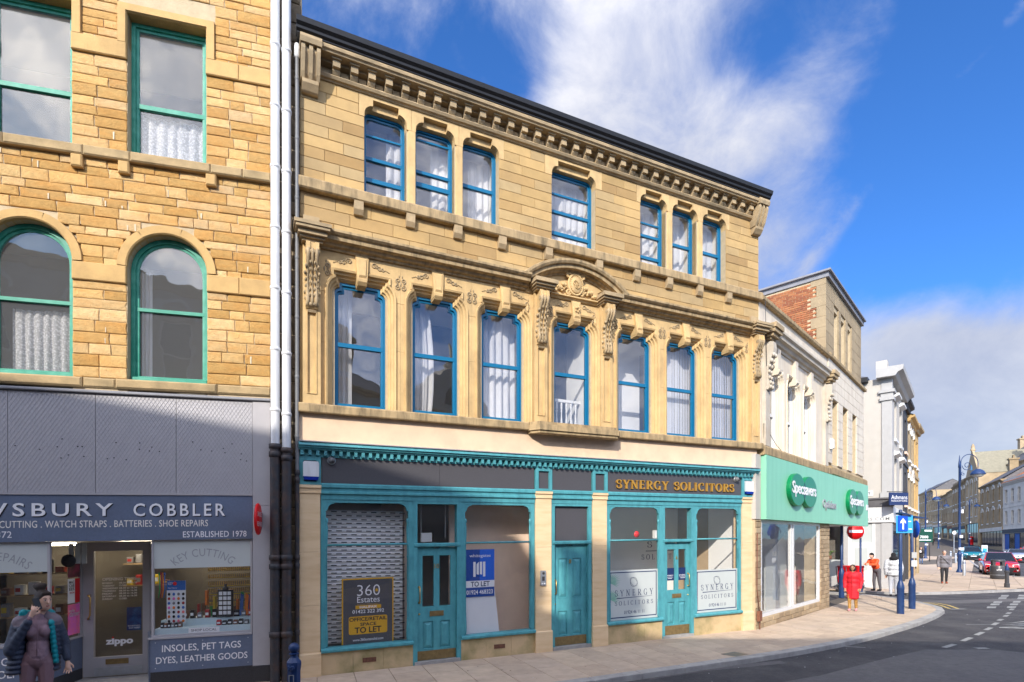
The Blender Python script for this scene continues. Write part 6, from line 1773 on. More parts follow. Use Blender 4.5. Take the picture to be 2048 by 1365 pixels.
while zz < 11.5:
    mm = B2(); mm.cbox(.15, .17, .11, .12, 0, .1, .001); mm = B2()
    d = .59 if k % 2 else .41
    mm.box(.152, .20, .112, d, zz + .003, min(11.62, zz + .369)); second(mm.obj('quoin', 'buff_ashlar', opt)); zz += .372; k += 1
# sign band
m = K()
for a, b in ((.02, 3.1), (3.104, 6.35), (6.354, 9.0), (9.004, 11.55)):
    mm = K(); mm.box(a, b, -.14, .2, 2.97, 4.655); sgn = mm.obj('sign_panel', 'mint_panel', opt)
    if a < .1: SG1 = sgn
    if abs(a - 3.104) < .01: SG2 = sgn
    if a > 9: SG3 = sgn
m = K(); m.box(.03, 11.53, .201, 2.4, 2.985, 3.05); m.obj('sign_soffit', 'white_paint', opt)
def logo(c1, c2, z, rx, rz, par):
    y = -.14
    for k, c in enumerate((c1, c2)):
        mm = K(); mm.lathe([(0.001, -.12), (.95, -.12)], (0, 0, 0), 36, axis='y', smooth=False); mm.lathe([(.95, -.12), (.985, -.112), (1.0, -.095), (1.0, 0)], (0, 0, 0), 36, axis='y', smooth=False)
        mm.v = [(c + x * rx, y + yy - (.002 if k else 0), z + zz * rz) for x, yy, zz in mm.v]; mm.obj('logo_disc', 'spec_green', par)
    d = (c2 - c1) / 2
    if d < rx:
        n = 12; zt = math.sqrt(1 - (d / rx) ** 2) * rz; cm = (c1 + c2) / 2
        L = []
        for i in range(n + 1):
            zq = lerp(-zt, zt, i / n); L.append((c1 + rx * math.sqrt(max(0, 1 - (zq / rz) ** 2)), z + zq))
        Rr_ = []
        for i in range(n + 1):
            zq = lerp(zt, -zt, i / n); Rr_.append((c2 - rx * math.sqrt(max(0, 1 - (zq / rz) ** 2)), z + zq))
        mm = K(); mm.prism(L + Rr_[1:-1], y - .126, y - .1221); mm.obj('logo_overlap', 'spec_dark', par)
    letters('Specsavers', c1 - rx * .80, c2 + rx * .82, z - rz * .46, z + rz * .50, y - .1262, 'letter_white', par, KT, .006, .022, .9)
logo(2.22, 3.36, 3.87, .68, .475, SG1)
logo(8.60, 9.62, 3.83, .64, .475, SG3)
letters('Opticians', 5.05, 6.62, 3.40, 3.76, -.141, 'letter_grey', SG2, KT, .03, .012)
m = K(); m.box(11.2, 11.5, -.16, -.141, 3.62, 3.85); m.obj('wall_plate', 'white_paint', opt)
# ground floor
def bricks(a, b, z0, z1, y, L=.42, Hh=.115, mat='tan_brick', fl=True):
    r = 0; z = z0
    while z < z1 - .02:
        x = a - (L / 2 if r % 2 else 0)
        while x < b:
            p, q = max(a, x), min(b, x + L)
            if q - p > .03:
                mm = K(); mm.cbox(p + .004, q - .004, y - rnd.uniform(0, .015), y + .1, z + .004, min(z1, z + Hh) - .004, .012); mm.obj('stone_brick', mat, opt)
            x += L
        z += Hh; r += 1
m = K(); m.box(-.33, .04, .02, .4, -.3, 2.97); m.box(.04, 5.36, .02, .3, -.3, .37); m.box(5.37, 6.42, .02, .5, -.3, 2.97); m.obj('pier_core', 'mortar', opt)
bricks(-.33, .04, -.1, 2.95, 0, .37, .15); bricks(.05, 5.36, -.05, .36, 0, .45, .135); bricks(5.38, 6.42, 0, 2.95, 0, .36, .142)
m = K(); m.box(-.36, -.0, -.01, .3, 2.97, 4.66); m.obj('painted_strip', 'white_render', opt)
m = K()
for x0, x1, z0, z1 in ((.05, .16, .37, 2.96), (5.24, 5.36, .37, 2.96), (2.46, 2.58, .45, 2.88), (2.64, 2.76, .45, 2.88), (.16, 5.24, .37, .46), (.16, 5.24, 2.88, 2.96)): m.box(x0, x1, .02, .10, z0, z1)
sw_ = m.obj('shop_window', 'white_paint', opt)
for a, b in ((.16, 2.46), (2.76, 5.24), (2.58, 2.64)):
    m = K(); m.box(a, b, .055, .061, .46, 2.88); m.obj('pane', 'glass_shop', sw_)
m = K(); m.box(.05, 11.4, 4.2, 4.3, .1, 2.98); m.box(.05, .10, .3, 4.2, .1, 2.98); m.box(6.43, 6.5, .3, 1.2, .1, 2.98); m.obj('shop_wall', 'white_wall', opt)
m = K(); m.box(.05, 6.3, .31, 4.3, .1, .16); m.obj('shop_floor', 'white_wall', opt)
# entrance set back under the sign
m = K(); m.box(6.45, 6.60, .9, 1.0, .1, 2.97); m.box(8.0, 8.12, 1.75, 1.85, .1, 2.97);
for x0, x1, z0, z1 in ((6.6, 6.72, .15, 2.9), (7.9, 8.0, .15, 2.9), (6.72, 7.9, .15, .3), (6.72, 7.9, 2.78, 2.9), (8.12, 11.35, .15, .45), (8.12, 11.35, 2.75, 2.9)): m.box(x0, x1, 1.4, 1.48, z0, z1)
en = m.obj('entrance_frame', 'white_paint', opt)
m = K(); m.box(6.72, 7.9, 1.43, 1.436, .3, 2.78); m.obj('pane', 'glass_shop', en); m = K(); m.box(8.12, 11.35, 1.43, 1.436, .45, 2.75); m.obj('pane', 'glass_shop', en)
# display inside the window
e = empty('frame_rack', tuple(OW @ Vector((1.15, .75, .16))), opt.rotation_euler.z, 'tall wooden rack of spectacle frames inside the opticians window', 'rack')
m = MB(); m.box(-.30, -.26, 0, .05, 0, 1.75); m.box(.26, .30, 0, .05, 0, 1.75); m.obj('post', 'room_dark', e)
for k in range(13):
    m = MB(); m.box(-.26, .26, -.05, .03, .35 + .105 * k, .37 + .105 * k); m.obj('shelf', 'timber', e)
    m = MB(); m.box(-.2, -.06, -.045, -.02, .372 + .105 * k, .41 + .105 * k); m.box(.04, .18, -.045, -.02, .372 + .105 * k, .41 + .105 * k); m.obj('spectacles', 'shoe_black' if k % 3 else 'tin_brown', e)
m = K(); m.prism([(1.75, .16), (2.35, .16), (2.35, 2.35), (2.0, 2.35), (1.75, 2.1)], .8, .85); tag(m.obj('white_screen', 'white_paint', None, OW), 'white display screen left of the mullion in the opticians window', 'screen')
m = K(); m.prism([(3.2, .16), (5.2, .16), (5.2, 2.7), (3.2, 1.9)], 1.0, 1.05); tag(m.obj('white_screen', 'frost', None, OW), 'large pale screen in the right half of the opticians window', 'screen')
m = K(); m.box(.3, .5, .6, .9, .16, 1.9); tag(m.obj('dark_display', 'room_dark', None, OW), 'dark display post at the left of the opticians window', 'display')
m = K(); m.tube([(.18, -.02, 6.9), (.22, -.03, 5.8), (.35, -.04, 5.3), (.15, -.03, 5.0), (.12, -.04, 5.5), (.9, -.08, 5.05), (1.5, -.06, 4.9)], .008, 5); m.tube([(.06, -.1, 8.7), (.1, -.12, 7.0)], .008, 5)
tag(m.obj('loose_cable', 'plastic_dark', None, OW), 'loose dark cable hanging beside the left opticians window', 'cable')
m = B2(); m.cbox(.18, .34, -.12, 0, 5.6, 5.95, .03); o = m.obj('wall_box', 'white_paint', opt); second(o)
m = K(); m.box(-.30, -.12, -.09, -.015, .32, .58); m.tube([(-.2, -.05, .32), (-.18, -.05, .0)], .015, 5); m.tube([(-.22, -.05, .58), (-.33, -.03, 1.2), (-.3, -.03, 2.6)], .012, 5)
tag(m.obj('meter_box', 'terracotta', None, OW), 'small brown meter box with a cable at the foot of the opticians wall', 'box')

# ---------------------------------------------------------------- generic street house for the terraces further off
def spans(n, L, w, m0=None):
    m0 = (L / n) / 2 if m0 is None else m0
    return [(m0 + (L - 2 * m0) * (i / (n - 1) if n > 1 else .5) - w / 2, m0 + (L - 2 * m0) * (i / (n - 1) if n > 1 else .5) + w / 2) for i in range(n)]
def terrace(P0, P1, height, label, wall='far_stone', floors=2, nwin=3, shop_h=3.6, ww=1.0, fascia='charcoal_paint', shop='dark_glass', roof=None, rise=2.5, depth=9,
            win='white_paint', cornice=True, gable=False, chim=0, arched=False, frame_w=.08, sill=True, trim=None, shopdoor='charcoal_paint', parapet=0.0, shutters=None):
    dx, dy = P1[0] - P0[0], P1[1] - P0[1]; L = math.hypot(dx, dy); z0 = min(g(P0[1]), g(P1[1])) - .2; zb = (g(P0[1]) + g(P1[1])) / 2
    e = empty('terrace_house', (P0[0], P0[1], zb), math.atan2(dy, dx), label, 'building')
    trim = trim or wall
    fh = (height - shop_h - .5) / floors
    m = MB(); lows = [shop_h + fh * k + .75 for k in range(floors)]; sp = spans(nwin, L, ww)
    hts = [(z, z + fh * .62) for z in lows]
    zz = shop_h
    for a, b in hts:
        m.box(0, L, 0, .4, zz, a)
        for p, q in compl(sp, 0, L): m.box(p, q, 0, .4, a, b)
        zz = b
    m.box(0, L, 0, .4, zz, height)
    m.box(0, .35, .4, depth, -1, height); m.box(L - .35, L, .4, depth, -1, height); m.box(.35, L - .35, depth - .3, depth, -1, height)
    m.obj('wall', wall, e)
    for a, b in hts:
        for p, q in sp:
            mm = MB()
            for x0, x1, za, zb_ in ((p, p + frame_w, a, b), (q - frame_w, q, a, b), (p + frame_w, q - frame_w, a, a + frame_w), (p + frame_w, q - frame_w, b - frame_w, b), (p + frame_w, q - frame_w, (a + b) / 2 - .03, (a + b) / 2 + .03)): mm.box(x0, x1, .18, .26, za, zb_)
            if sill: mm.box(p - .1, q + .1, -.10, .18, a - .14, a - .005)
            if arched:
                c = (p + q) / 2; mm.sweep(arc(c, b - .05, ww * .62, ww * .62, 180, 0, 10), [(0, .01), (0, -.10), (.14, -.10), (.14, .01)])
            w = mm.obj('window', win, e)
            mp_ = MB(); mp_.box(p + frame_w, q - frame_w, .21, .23, a + frame_w, b - frame_w); mp_.obj('pane', 'dark_glass', w)
    # shopfront
    m = MB()
    for x in (0, L - .35): m.box(x, x + .35, -.05, .4, -1, shop_h - .75)
    m.box(0, L, -.10, .35, shop_h - .74, shop_h - .001); m.box(.35, L - .35, .05, .4, -1, .35)
    sf = m.obj('shopfront', trim, e)
    mm = MB(); mm.box(.15, L - .15, -.16, -.101, shop_h - .68, shop_h - .08); mm.obj('sign_board', fascia, sf)
    n = max(2, int(L / 2.2))
    for k in range(n):
        a, b = lerp(.35, L - .35, k / n), lerp(.35, L - .35, (k + 1) / n)
        mm = MB(); mm.box(a + .04, b - .04, .12, .16, .36, shop_h - .76); mm.obj('shop_pane', shutters if (shutters and k % 2 == 0) else shop, sf)
        mm = MB(); mm.box(b - .04, b + .04, .08, .2, .36, shop_h - .76); mm.obj('shop_mullion', shopdoor, sf)
    if cornice:
        m = MB(); m.mould([(.1, height - .35), (-.12, height - .35), (-.18, height - .2), (-.34, height - .12), (-.36, height), (.1, height + .02)], -.02, L + .02); m.box(0, L, -.06, 0, shop_h + fh - .05, shop_h + fh + .15); m.obj('cornice', trim, e)
    if parapet:
        m = MB(); m.box(0, L, .05, .35, height + .02, height + parapet); m.obj('parapet', trim, e)
    if roof:
        m = MB(); hh = height + (0 if not parapet else .1)
        if gable:
            m.add([(-.1, .25, hh), (-.1, depth, hh), (L / 2, depth, hh + rise), (L / 2, .25, hh + rise), (L + .1, .25, hh), (L + .1, depth, hh)], [(0, 3, 2, 1), (3, 4, 5, 2)])
            mg = MB(); mg.prism([(0, height), (L, height), (L / 2 + .4, hh + rise + .2), (L / 2 - .4, hh + rise + .2)], 0, .35); mg.lathe([(.35, 0), (.5, .3), (.3, .5), (.35, .9), (.1, 1.5)], (L / 2, .2, hh + rise + .2), 8); mg.obj('gable', wall, e)
            mw_ = MB(); mw_.prism(arc(L / 2, height + rise * .25, .75, 1.1, 0, 180, 10), -.02, .05); mw_.obj('gable_window', 'dark_glass', e)
        else:
            m.add([(-.1, -.3, hh), (L + .1, -.3, hh), (L + .1, depth / 2, hh + rise), (-.1, depth / 2, hh + rise)], [(0, 1, 2, 3)]); m.add([(L + .1, depth + .2, hh), (-.1, depth + .2, hh), (-.1, depth / 2, hh + rise), (L + .1, depth / 2, hh + rise)], [(0, 1, 2, 3)])
            for x in (.0, L): m.add([(x, 0, hh), (x, depth, hh), (x, depth / 2, hh + rise - .05)], [(0, 1, 2)])
        r = m.obj('roof', roof, e)
        for k in range(chim):
            x = (.6, L - .6)[k % 2] if chim > 1 else L - .7
            mm = MB(); mm.box(x - .55, x + .55, depth / 2 - .6, depth / 2 + .6, hh + rise - 1.2, hh + rise + 1.6); mm.box(x - .7, x + .7, depth / 2 - .75, depth / 2 + .75, hh + rise + 1.6, hh + rise + 1.85)
            for q in (-.3, .0, .3): mm.lathe([(.16, 0), (.13, .6)], (x + q, depth / 2, hh + rise + 1.85), 8)
            mm.obj('chimney', trim, r)
    return e
# --- painted white corner house with the other solicitors
wd = Vector((.65, .76)); wp = Vector((18.05, 25.6))
wh = empty('white_corner_house', (wp.x, wp.y, g(25.6)), math.atan2(.76, .65), 'white painted corner house with grey corner pilaster and black gutter', 'building')
WW = root_mw(wh)
# local: x along the street front, -x face not used; the flank runs along +y
m = MB(); m.box(.02, 6.0, .0, .3, 3.9, 10.1)
wl = []
m.v = []; m.f = []; m.m = []; m.sm = []
for p, q in compl([(1.7, 2.7), (4.2, 5.2)], .3, 6.0): m.box(p, q, .02, .3, 4.0, 10.1)
for p, q in ((1.7, 2.7), (4.2, 5.2)):
    m.box(p, q, .02, .3, 6.5, 7.4); m.box(p, q, .02, .3, 9.4, 10.1); m.box(p, q, .02, .3, 4.0, 4.6)
m.box(.0, .3, .0, 8, 3.95, 10.1); m.box(.3, 6.0, 7.7, 8, -.3, 10.1); m.box(5.7, 6.0, .3, 7.7, -.3, 10.1); m.box(.0, .3, 2.9, 8, -.3, 3.95)
m.obj('wall', 'white_render', wh)
for p, q in ((1.7, 2.7), (4.2, 5.2)):
    for a, b in ((4.6, 6.5), (7.4, 9.4)):
        mm = MB()
        for x0, x1, za, zb_ in ((p, p + .07, a, b), (q - .07, q, a, b), (p + .07, q - .07, a, a + .07), (p + .07, q - .07, b - .07, b), (p + .07, q - .07, (a + b) / 2 - .03, (a + b) / 2 + .03)): mm.box(x0, x1, .12, .2, za, zb_)
        mm.box(p - .1, q + .1, -.08, .12, a - .12, a - .003); mm.mould([(.1, b + .02), (-.2, b + .15), (-.2, b + .25), (.1, b + .3)], p - .15, q + .15)
        w = mm.obj('window', 'white_paint', wh); mm = MB(); mm.box(p + .07, q - .07, .15, .16, a + .07, b - .07); mm.obj('pane', 'dark_glass', w)
# corner pilaster and heavy cornice
m = MB(); m.box(-.06, .45, -.06, .36, 4.4, 9.0); m.box(-.10, .50, -.10, .42, 4.3, 4.62); m.box(-.13, .52, -.13, .44, 9.0, 9.18); m.box(-.09, .48, -.09, .40, 9.181, 9.36); m.box(-.16, .56, -.16, .48, 9.361, 9.5); m.box(-.05, .45, -.05, .38, 9.501, 10.05)
m.obj('corner_pilaster', 'pale_grey_paint', wh)
m = MB(); m.mould([(.1, 10.05), (-.2, 10.05), (-.3, 10.2), (-.5, 10.3), (-.52, 10.5), (.1, 10.52)], -.4, 6.02); m.box(-.40, .6, .1, .55, 10.06, 10.5); m.obj('cornice', 'pale_grey_paint', wh)
m = MB(); m.box(.0, .55, .15, .6, 10.53, 10.95); m.obj('chimney_block', 'white_render', wh)
m = MB(); m.box(-.25, .0, .9, 8.1, 10.0, 10.22); m.tube([(-.16, 1.15, 10.05), (-.16, 1.5, 9.6), (-.16, 1.75, 9.4), (-.16, 1.75, 7.35), (-.16, 2.1, 7.1), (-.16, 4.5, 6.6)], .06, 8); m.obj('gutter_pipe', 'black_gutter', wh)
m = MB(); m.add([(-.25, .9, 10.22), (6.0, .9, 10.22), (6.0, 8.1, 10.22), (-.25, 8.1, 10.22), (3, 2.5, 11.4), (3, 6.5, 11.4)], [(0, 1, 4), (1, 2, 5, 4), (2, 3, 5), (3, 0, 4, 5)]); m.obj('roof', 'slate', wh)
# ground floor shopfront on the flank (local x = 0 face, running along +y) and front
m = MB()
m.box(-.14, .0, -.14, 3.6, 3.93, 4.28); m.box(-.2, .0, -.2, 3.65, 4.281, 4.36); m.obj('shop_cornice', 'slate', wh)
m = MB(); m.box(-.10, .05, -.10, 3.55, 3.18, 3.92); m.box(.05, 5.9, -.10, .05, 3.18, 3.92); fb = m.obj('shop_fascia', 'white_paint', wh)
me = text_mesh('ASHMANSSOLICITORS.COM', .1, .01, 1.2)
xs_ = [v.co.x for v in me.vertices]; x0, x1 = min(xs_), max(xs_)
for v in me.vertices: v.co = (-.103, lerp(3.45, .05, (v.co.x - x0) / (x1 - x0)), 3.28 + v.co.y * .2)
me.materials.clear(); me.materials.append(MATS['letter_grey']); oo = D.objects.new('lettering', me); COL.objects.link(oo); oo.parent = fb
m = MB(); m.box(-.04, .45, -.04, .38, -.3, 3.17); m.box(-.08, .48, -.08, .42, -.3, .35); m.box(.0, .06, .38, .62, -.3, 3.17); m.box(-.02, .1, 1.75, 1.95, -.3, 3.17); m.box(-.02, .1, 3.3, 3.5, -.3, 3.17); m.obj('shop_pier', 'pale_grey_paint', wh)
m = MB(); m.box(.0, .07, .62, .75, -.1, 3.17); m.box(.0, .07, 1.62, 1.75, -.1, 3.17); m.box(.0, .07, .75, 1.62, 2.1, 2.2); m.obj('door_frame', 'white_paint', wh)
m = MB(); m.box(.02, .07, .75, 1.62, .02, 2.1); dw = m.obj('door', 'white_paint', wh)
m = MB(); m.box(.008, .02, .93, 1.47, .85, 1.95); m.obj('door_glass', 'frost', dw); m = MB(); m.box(.006, .02, 1.05, 1.35, .30, .38); m.obj('letter_plate', 'galv', dw)
m = MB(); m.box(.03, .05, .75, 1.62, 2.2, 3.17); m.obj('transom_light', 'frost', wh)
m = MB(); m.box(.03, .036, 1.95, 3.3, .5, 3.17); m.obj('shop_pane', 'glass_shop', wh); m = MB(); m.box(.02, .03, 1.95, 3.3, .5, 1.35); m.obj('frosted_film', 'frost', wh)
m = MB(); m.box(.0, .1, 1.95, 3.3, -.3, .5); m.box(.5, 5.9, .05, .3, -.3, .5); m.obj('stall_riser', 'pale_grey_paint', wh)
m = MB(); m.box(.5, 5.9, .1, .12, .5, 3.17); m.obj('shop_pane', 'dark_glass', wh)
m = MB(); m.box(1.2, 1.3, .8, 7.6, -.3, 3.9); m.obj('shop_wall', 'room_dark', wh)
e = empty('house_plant', tuple(WW @ Vector((.3, 2.6, .9))), 0, 'small green potted plant in the white shop window', 'plant')
pm('leaf_green', (.16, .30, .04), .6, .2, 20)
m = MB(); m.lathe([(.08, 0), (.11, .2), (.09, .2)], (0, 0, .45), 10); m.obj('pot', 'terracotta', e)
m = MB()
for k in range(16):
    a = k * 2.4; r_ = .12 + .012 * k
    p = [Vector((0, 0, .65)), Vector((r_ * math.cos(a), r_ * math.sin(a), .85 + .02 * (k % 5))), Vector((1.9 * r_ * math.cos(a), 1.9 * r_ * math.sin(a), .78 + .03 * (k % 4)))]
    n = Vector((-math.sin(a), math.cos(a), 0)) * .03
    m.add([p[0], p[1] - n, p[2], p[1] + n], [(0, 1, 2, 3)])
m.obj('leaves', 'leaf_green', e)
# street name plate and hanging sign
m = MB(); m.cbox(-.025, 0, .72, 2.6, 4.48, 4.72, .003); m.v = [(x, y, z) for x, y, z in m.v]; pl = tag(m.obj('street_name_plate', 'letter_white', None, WW), 'white street name plate on the white flank wall', 'sign')
me = text_mesh('STREET', .1, .02); xs_ = [v.co.x for v in me.vertices]; x0, x1 = min(xs_), max(xs_)
for v in me.vertices: v.co = (-.028, lerp(1.50, .80, (v.co.x - x0) / (x1 - x0)), 4.54 + v.co.y * .17)
me.materials.clear(); me.materials.append(MATS['letter_black']); oo = D.objects.new('lettering', me); COL.objects.link(oo); oo.parent = pl
# the sign faces along the pavement, hung from the front corner
hs = empty('hanging_sign', (17.98, 24.95, g(25) + 3.95), R(4), 'navy projecting solicitors sign on the corner of the white house', 'sign')
m = MB(); m.box(-.50, .42, -.03, .03, .0, .58); bd = m.obj('board', 'letter_navy', hs)
letters('Ashmans', -.42, .36, .27, .46, -.031, 'letter_white', bd, 0, .003); letters('SOLICITORS', -.42, .36, .16, .23, -.031, 'letter_white', bd, 0, .003)
m = MB(); m.tube([(-.6, 0, .62), (.42, 0, .62)], .02, 6); m.obj('bracket', 'plastic_dark', hs)
# --- further houses on the left side of the street
tp = wp + wd * 6.05
def nxt(p, L): q = p + wd * L; return (p.x, p.y), (q.x, q.y), q
a, b, tp = nxt(tp, 2.6); terrace(a, b, 10.2, 'narrow charcoal painted house next to the white corner house', 'charcoal_paint', 2, 1, trim='charcoal_paint', roof='slate', win='timber_board')
a, b, tp = nxt(tp, 4.4); terrace(a, b, 9.8, 'golden stone house beyond the charcoal one on the left side', 'buff_ashlar', 2, 2, trim='left_dressed', roof='slate', arched=True)
wd = Vector((.66, .751)); a, b, tp = nxt(tp, 3.4); terrace(a, b, 10.0, 'last golden stone house of the left row with heavy cornice', 'left_dressed', 2, 2, trim='cornice_stone', roof='slate')
# --- terrace across the street, far to near
def kp(px, Y): return ((px - 1024) / F_PX * Y, Y)
terrace(kp(1838, 172), kp(1866, 156), 13.5, 'long far stone block under a grey slate roof at the end of the street', 'far_stone', 3, 7, roof='slate', rise=3, fascia='far_white')
terrace(kp(1866, 156), kp(1884, 146), 11.0, 'far pale shop block with broad glazed upper floor', 'far_stone', 2, 5, ww=1.8, fascia='far_white', parapet=.6, shop_h=3.8)
terrace(kp(1884, 146), kp(1895, 138), 11.6, 'small far stone house with a dark upper bay', 'far_stone_dark', 2, 3, roof='slate')
terrace(kp(1895, 138), kp(1905, 131), 12.2, 'far stone house with paired windows and maroon sign', 'far_stone', 2, 4, roof='slate', fascia='terracotta')
terrace(kp(1905, 131), kp(1931, 117), 13.2, 'far ornate stone house with finials behind the tall lamp', 'far_stone_dark', 2, 5, roof='slate', chim=2, parapet=.8, arched=True)
terrace(kp(1931, 117), kp(1957, 107), 14.2, 'tall gabled stone hall with big slate roof beyond the cars', 'far_stone', 2, 3, ww=1.3, roof='stone_slate', gable=True, rise=5.0, depth=16, shop_h=5.0, trim='far_stone', fascia='far_stone', chim=1, arched=True)
terrace(kp(1960, 100), kp(2006, 86), 11.2, 'dark brown gothic house with pointed window hoods and white shop signs', 'far_stone_dark', 2, 4, roof='slate', rise=3.2, arched=True, chim=2, fascia='far_white', trim='far_stone_dark', shop='dark_glass')
terrace(kp(2006, 86), kp(2075, 74), 10.8, 'pale stone house with blue shutters at the right edge', 'far_white', 2, 5, ww=1.1, win='far_white', trim='far_white', parapet=.7, shutters='blue_print_dark', roof='orange_brick', rise=3.0)
for k, (a, b, h, lb) in enumerate([((1960, 118), (2100, 92), 16, 'slate roofed stone block rising behind the gothic house')]):
    terrace(kp(*a), kp(*b), h, lb, 'far_stone', 2, 6, roof='slate', rise=5, depth=14, chim=2)

# ---------------------------------------------------------------- street furniture
def at(px, py, dz=0.0): return gpx(px, py, dz)
def post_base(m, r, h=.95, rb=None):
    rb = rb or r * 2.1
    m.lathe([(rb, 0), (rb, h * .72), (rb * 1.06, h * .74), (rb * 1.06, h * .80), (rb * .8, h * .92), (r, h)], (0, 0, 0), 16)
# foreground bollard with a ball top
bx, by = (588 - 1024) / F_PX * 7.35, 7.35
e = empty('ball_top_bollard', (bx, by, g(by)), 0, 'blue cast bollard with a ball top at the bottom edge by the drainpipes', 'bollard')
m = MB()
m.lathe([(.115, 0), (.115, .12), (.09, .16), (.088, .62), (.10, .70), (.10, .74), (.055, .80), (.05, .83), (.065, .845), (.065, .86), (.04, .87)], (0, 0, 0), 8, smooth=False); m.obj('shaft', 'blue_post', e)
m = MB(); m.ball((0, 0, .93), .072, n=16, k=10); m.obj('ball', 'blue_post', e)
m = MB(); m.sweep([(-.035, .20), (-.035, .58), (.035, .58), (.035, .20)], [(0, -.086), (0, -.096), (-.01, -.096), (-.01, -.086)], closed=True); m.obj('panel_frame', 'galv', e)
m = MB()
for q in range(9): m.ball((.035 * math.cos(q * .7) , -.098, .67 + .018 * math.sin(q * 2.1)), .018, .01, .024, 6, 4)
m.obj('moulding', 'blue_post', e)
# sign posts
def sign_post(px, py, h, r, label, cat='sign post'):
    x, y = at(px, py); e = empty('sign_post', (x, y, g(y)), 0, label, cat)
    m = MB(); post_base(m, r, 1.05); m.lathe([(r, 1.05), (r, h), (r * .6, h + .03), (0.001, h + .035)], (0, 0, 0), 14); m.obj('post', 'blue_post', e)
    m = MB(); m.lathe([(r * 1.9, .70), (r * 1.92, .705), (r * 1.92, .76), (r * 1.9, .765)], (0, 0, 0), 16); m.obj('worn_band', 'galv', e)
    return e
def plate(e, w, z0, z1, mat, y=-.08, x=0.0, rz=0.0, name='sign_plate'):
    m = MB(); m.box(-w / 2, w / 2, -.008, .008, z0, z1); o = m.obj(name, mat, e); o.location = (x, y, 0); o.rotation_euler = (0, 0, rz); return o
def disc(e, r, z, mat, y=-.08, x=0, rz=0.0):
    m = MB(); m.lathe([(0, -.008), (r, -.008), (r, .006), (0, .006)], (0, 0, 0), 28, axis='y'); o = m.obj('sign_disc', mat, e); o.location = (x, y, z); o.rotation_euler = (0, 0, rz); return o
e = sign_post(1801, 1228, 3.26, .048, 'nearer blue post with a white arrow sign', )
pm('cyan_print', srgb(60, 160, 224), .5, .06, 6)
q = plate(e, .30, 2.61, 3.09, 'sign_blue', -.085, .015)
m = MB(); m.prism([(-.024, 2.66), (.024, 2.66), (.024, 2.90), (.085, 2.845), (.085, 2.91), (0, 3.02), (-.085, 2.91), (-.085, 2.845), (-.024, 2.90)], -.012, -.0085); m.obj('arrow', 'letter_white', q)
e2 = plate(e, .52, 2.55, 3.10, 'cyan_print', -.055, .085); m = MB(); m.box(.12, .23, -.012, -.0085, 2.66, 2.69); m.box(.12, .20, -.012, -.0085, 2.90, 2.93); m.obj('print', 'letter_white', e2)
m = MB(); m.prism([(-.05, 3.14), (.28, 3.10), (.28, 3.115), (-.05, 3.20)], -.15, .15); m.obj('canopy', 'blue_post', e)
e = sign_post(1824, 1218, 3.10, .048, 'farther blue post with a round blue sign and small plates')
disc(e, .30, 2.70, 'sign_blue', -.02, .11, R(72)); m = MB(); m.prism([(-.2, 2.66), (.1, 2.66), (.1, 2.58), (.22, 2.70), (.1, 2.82), (.1, 2.74), (-.2, 2.74)], -.02, -.012)
o = m.obj('arrow', 'letter_white', e); o.location = (.11, -.02, 0); o.rotation_euler = (0, 0, R(72))
plate(e, .17, 1.72, 1.92, 'pale_grey_paint', -.06, .03); plate(e, .18, 1.44, 1.64, 'board_white', -.06, .03)
m = MB(); m.prism([(-.02, 3.08), (.44, 3.05), (.44, 3.065), (-.02, 3.15)], -.15, .15); m.obj('canopy', 'blue_post', e)
# no entry sign on its post, and the plain post by the opticians
x, y = at(1721, 1184); e = empty('no_entry_sign', (x, y, g(y)), 0, 'round red no entry sign with white bar in front of the opticians entrance', 'road sign')
m = MB(); post_base(m, .042, .9); m.lathe([(.042, .9), (.042, 2.85), (0.001, 2.86)], (0, 0, 0), 12); m.obj('post', 'blue_post', e)
d = disc(e, .375, 2.72, 'letter_white', -.08, -.28, R(-8)); d2 = disc(e, .355, 2.72, 'sign_red', -.092, -.282, R(-8))
m = MB(); m.box(-.28, .28, -.015, -.009, -.06, .06); o = m.obj('white_bar', 'letter_white', d2)
x, y = at(1683, 1196); e = empty('sign_post', (x, y, g(y)), 0, 'plain blue post standing at the opticians corner', 'sign post')
m = MB(); post_base(m, .048, 1.2); m.lathe([(.048, 1.2), (.048, 2.95), (0.001, 2.97)], (0, 0, 0), 12); m.obj('post', 'blue_post', e)
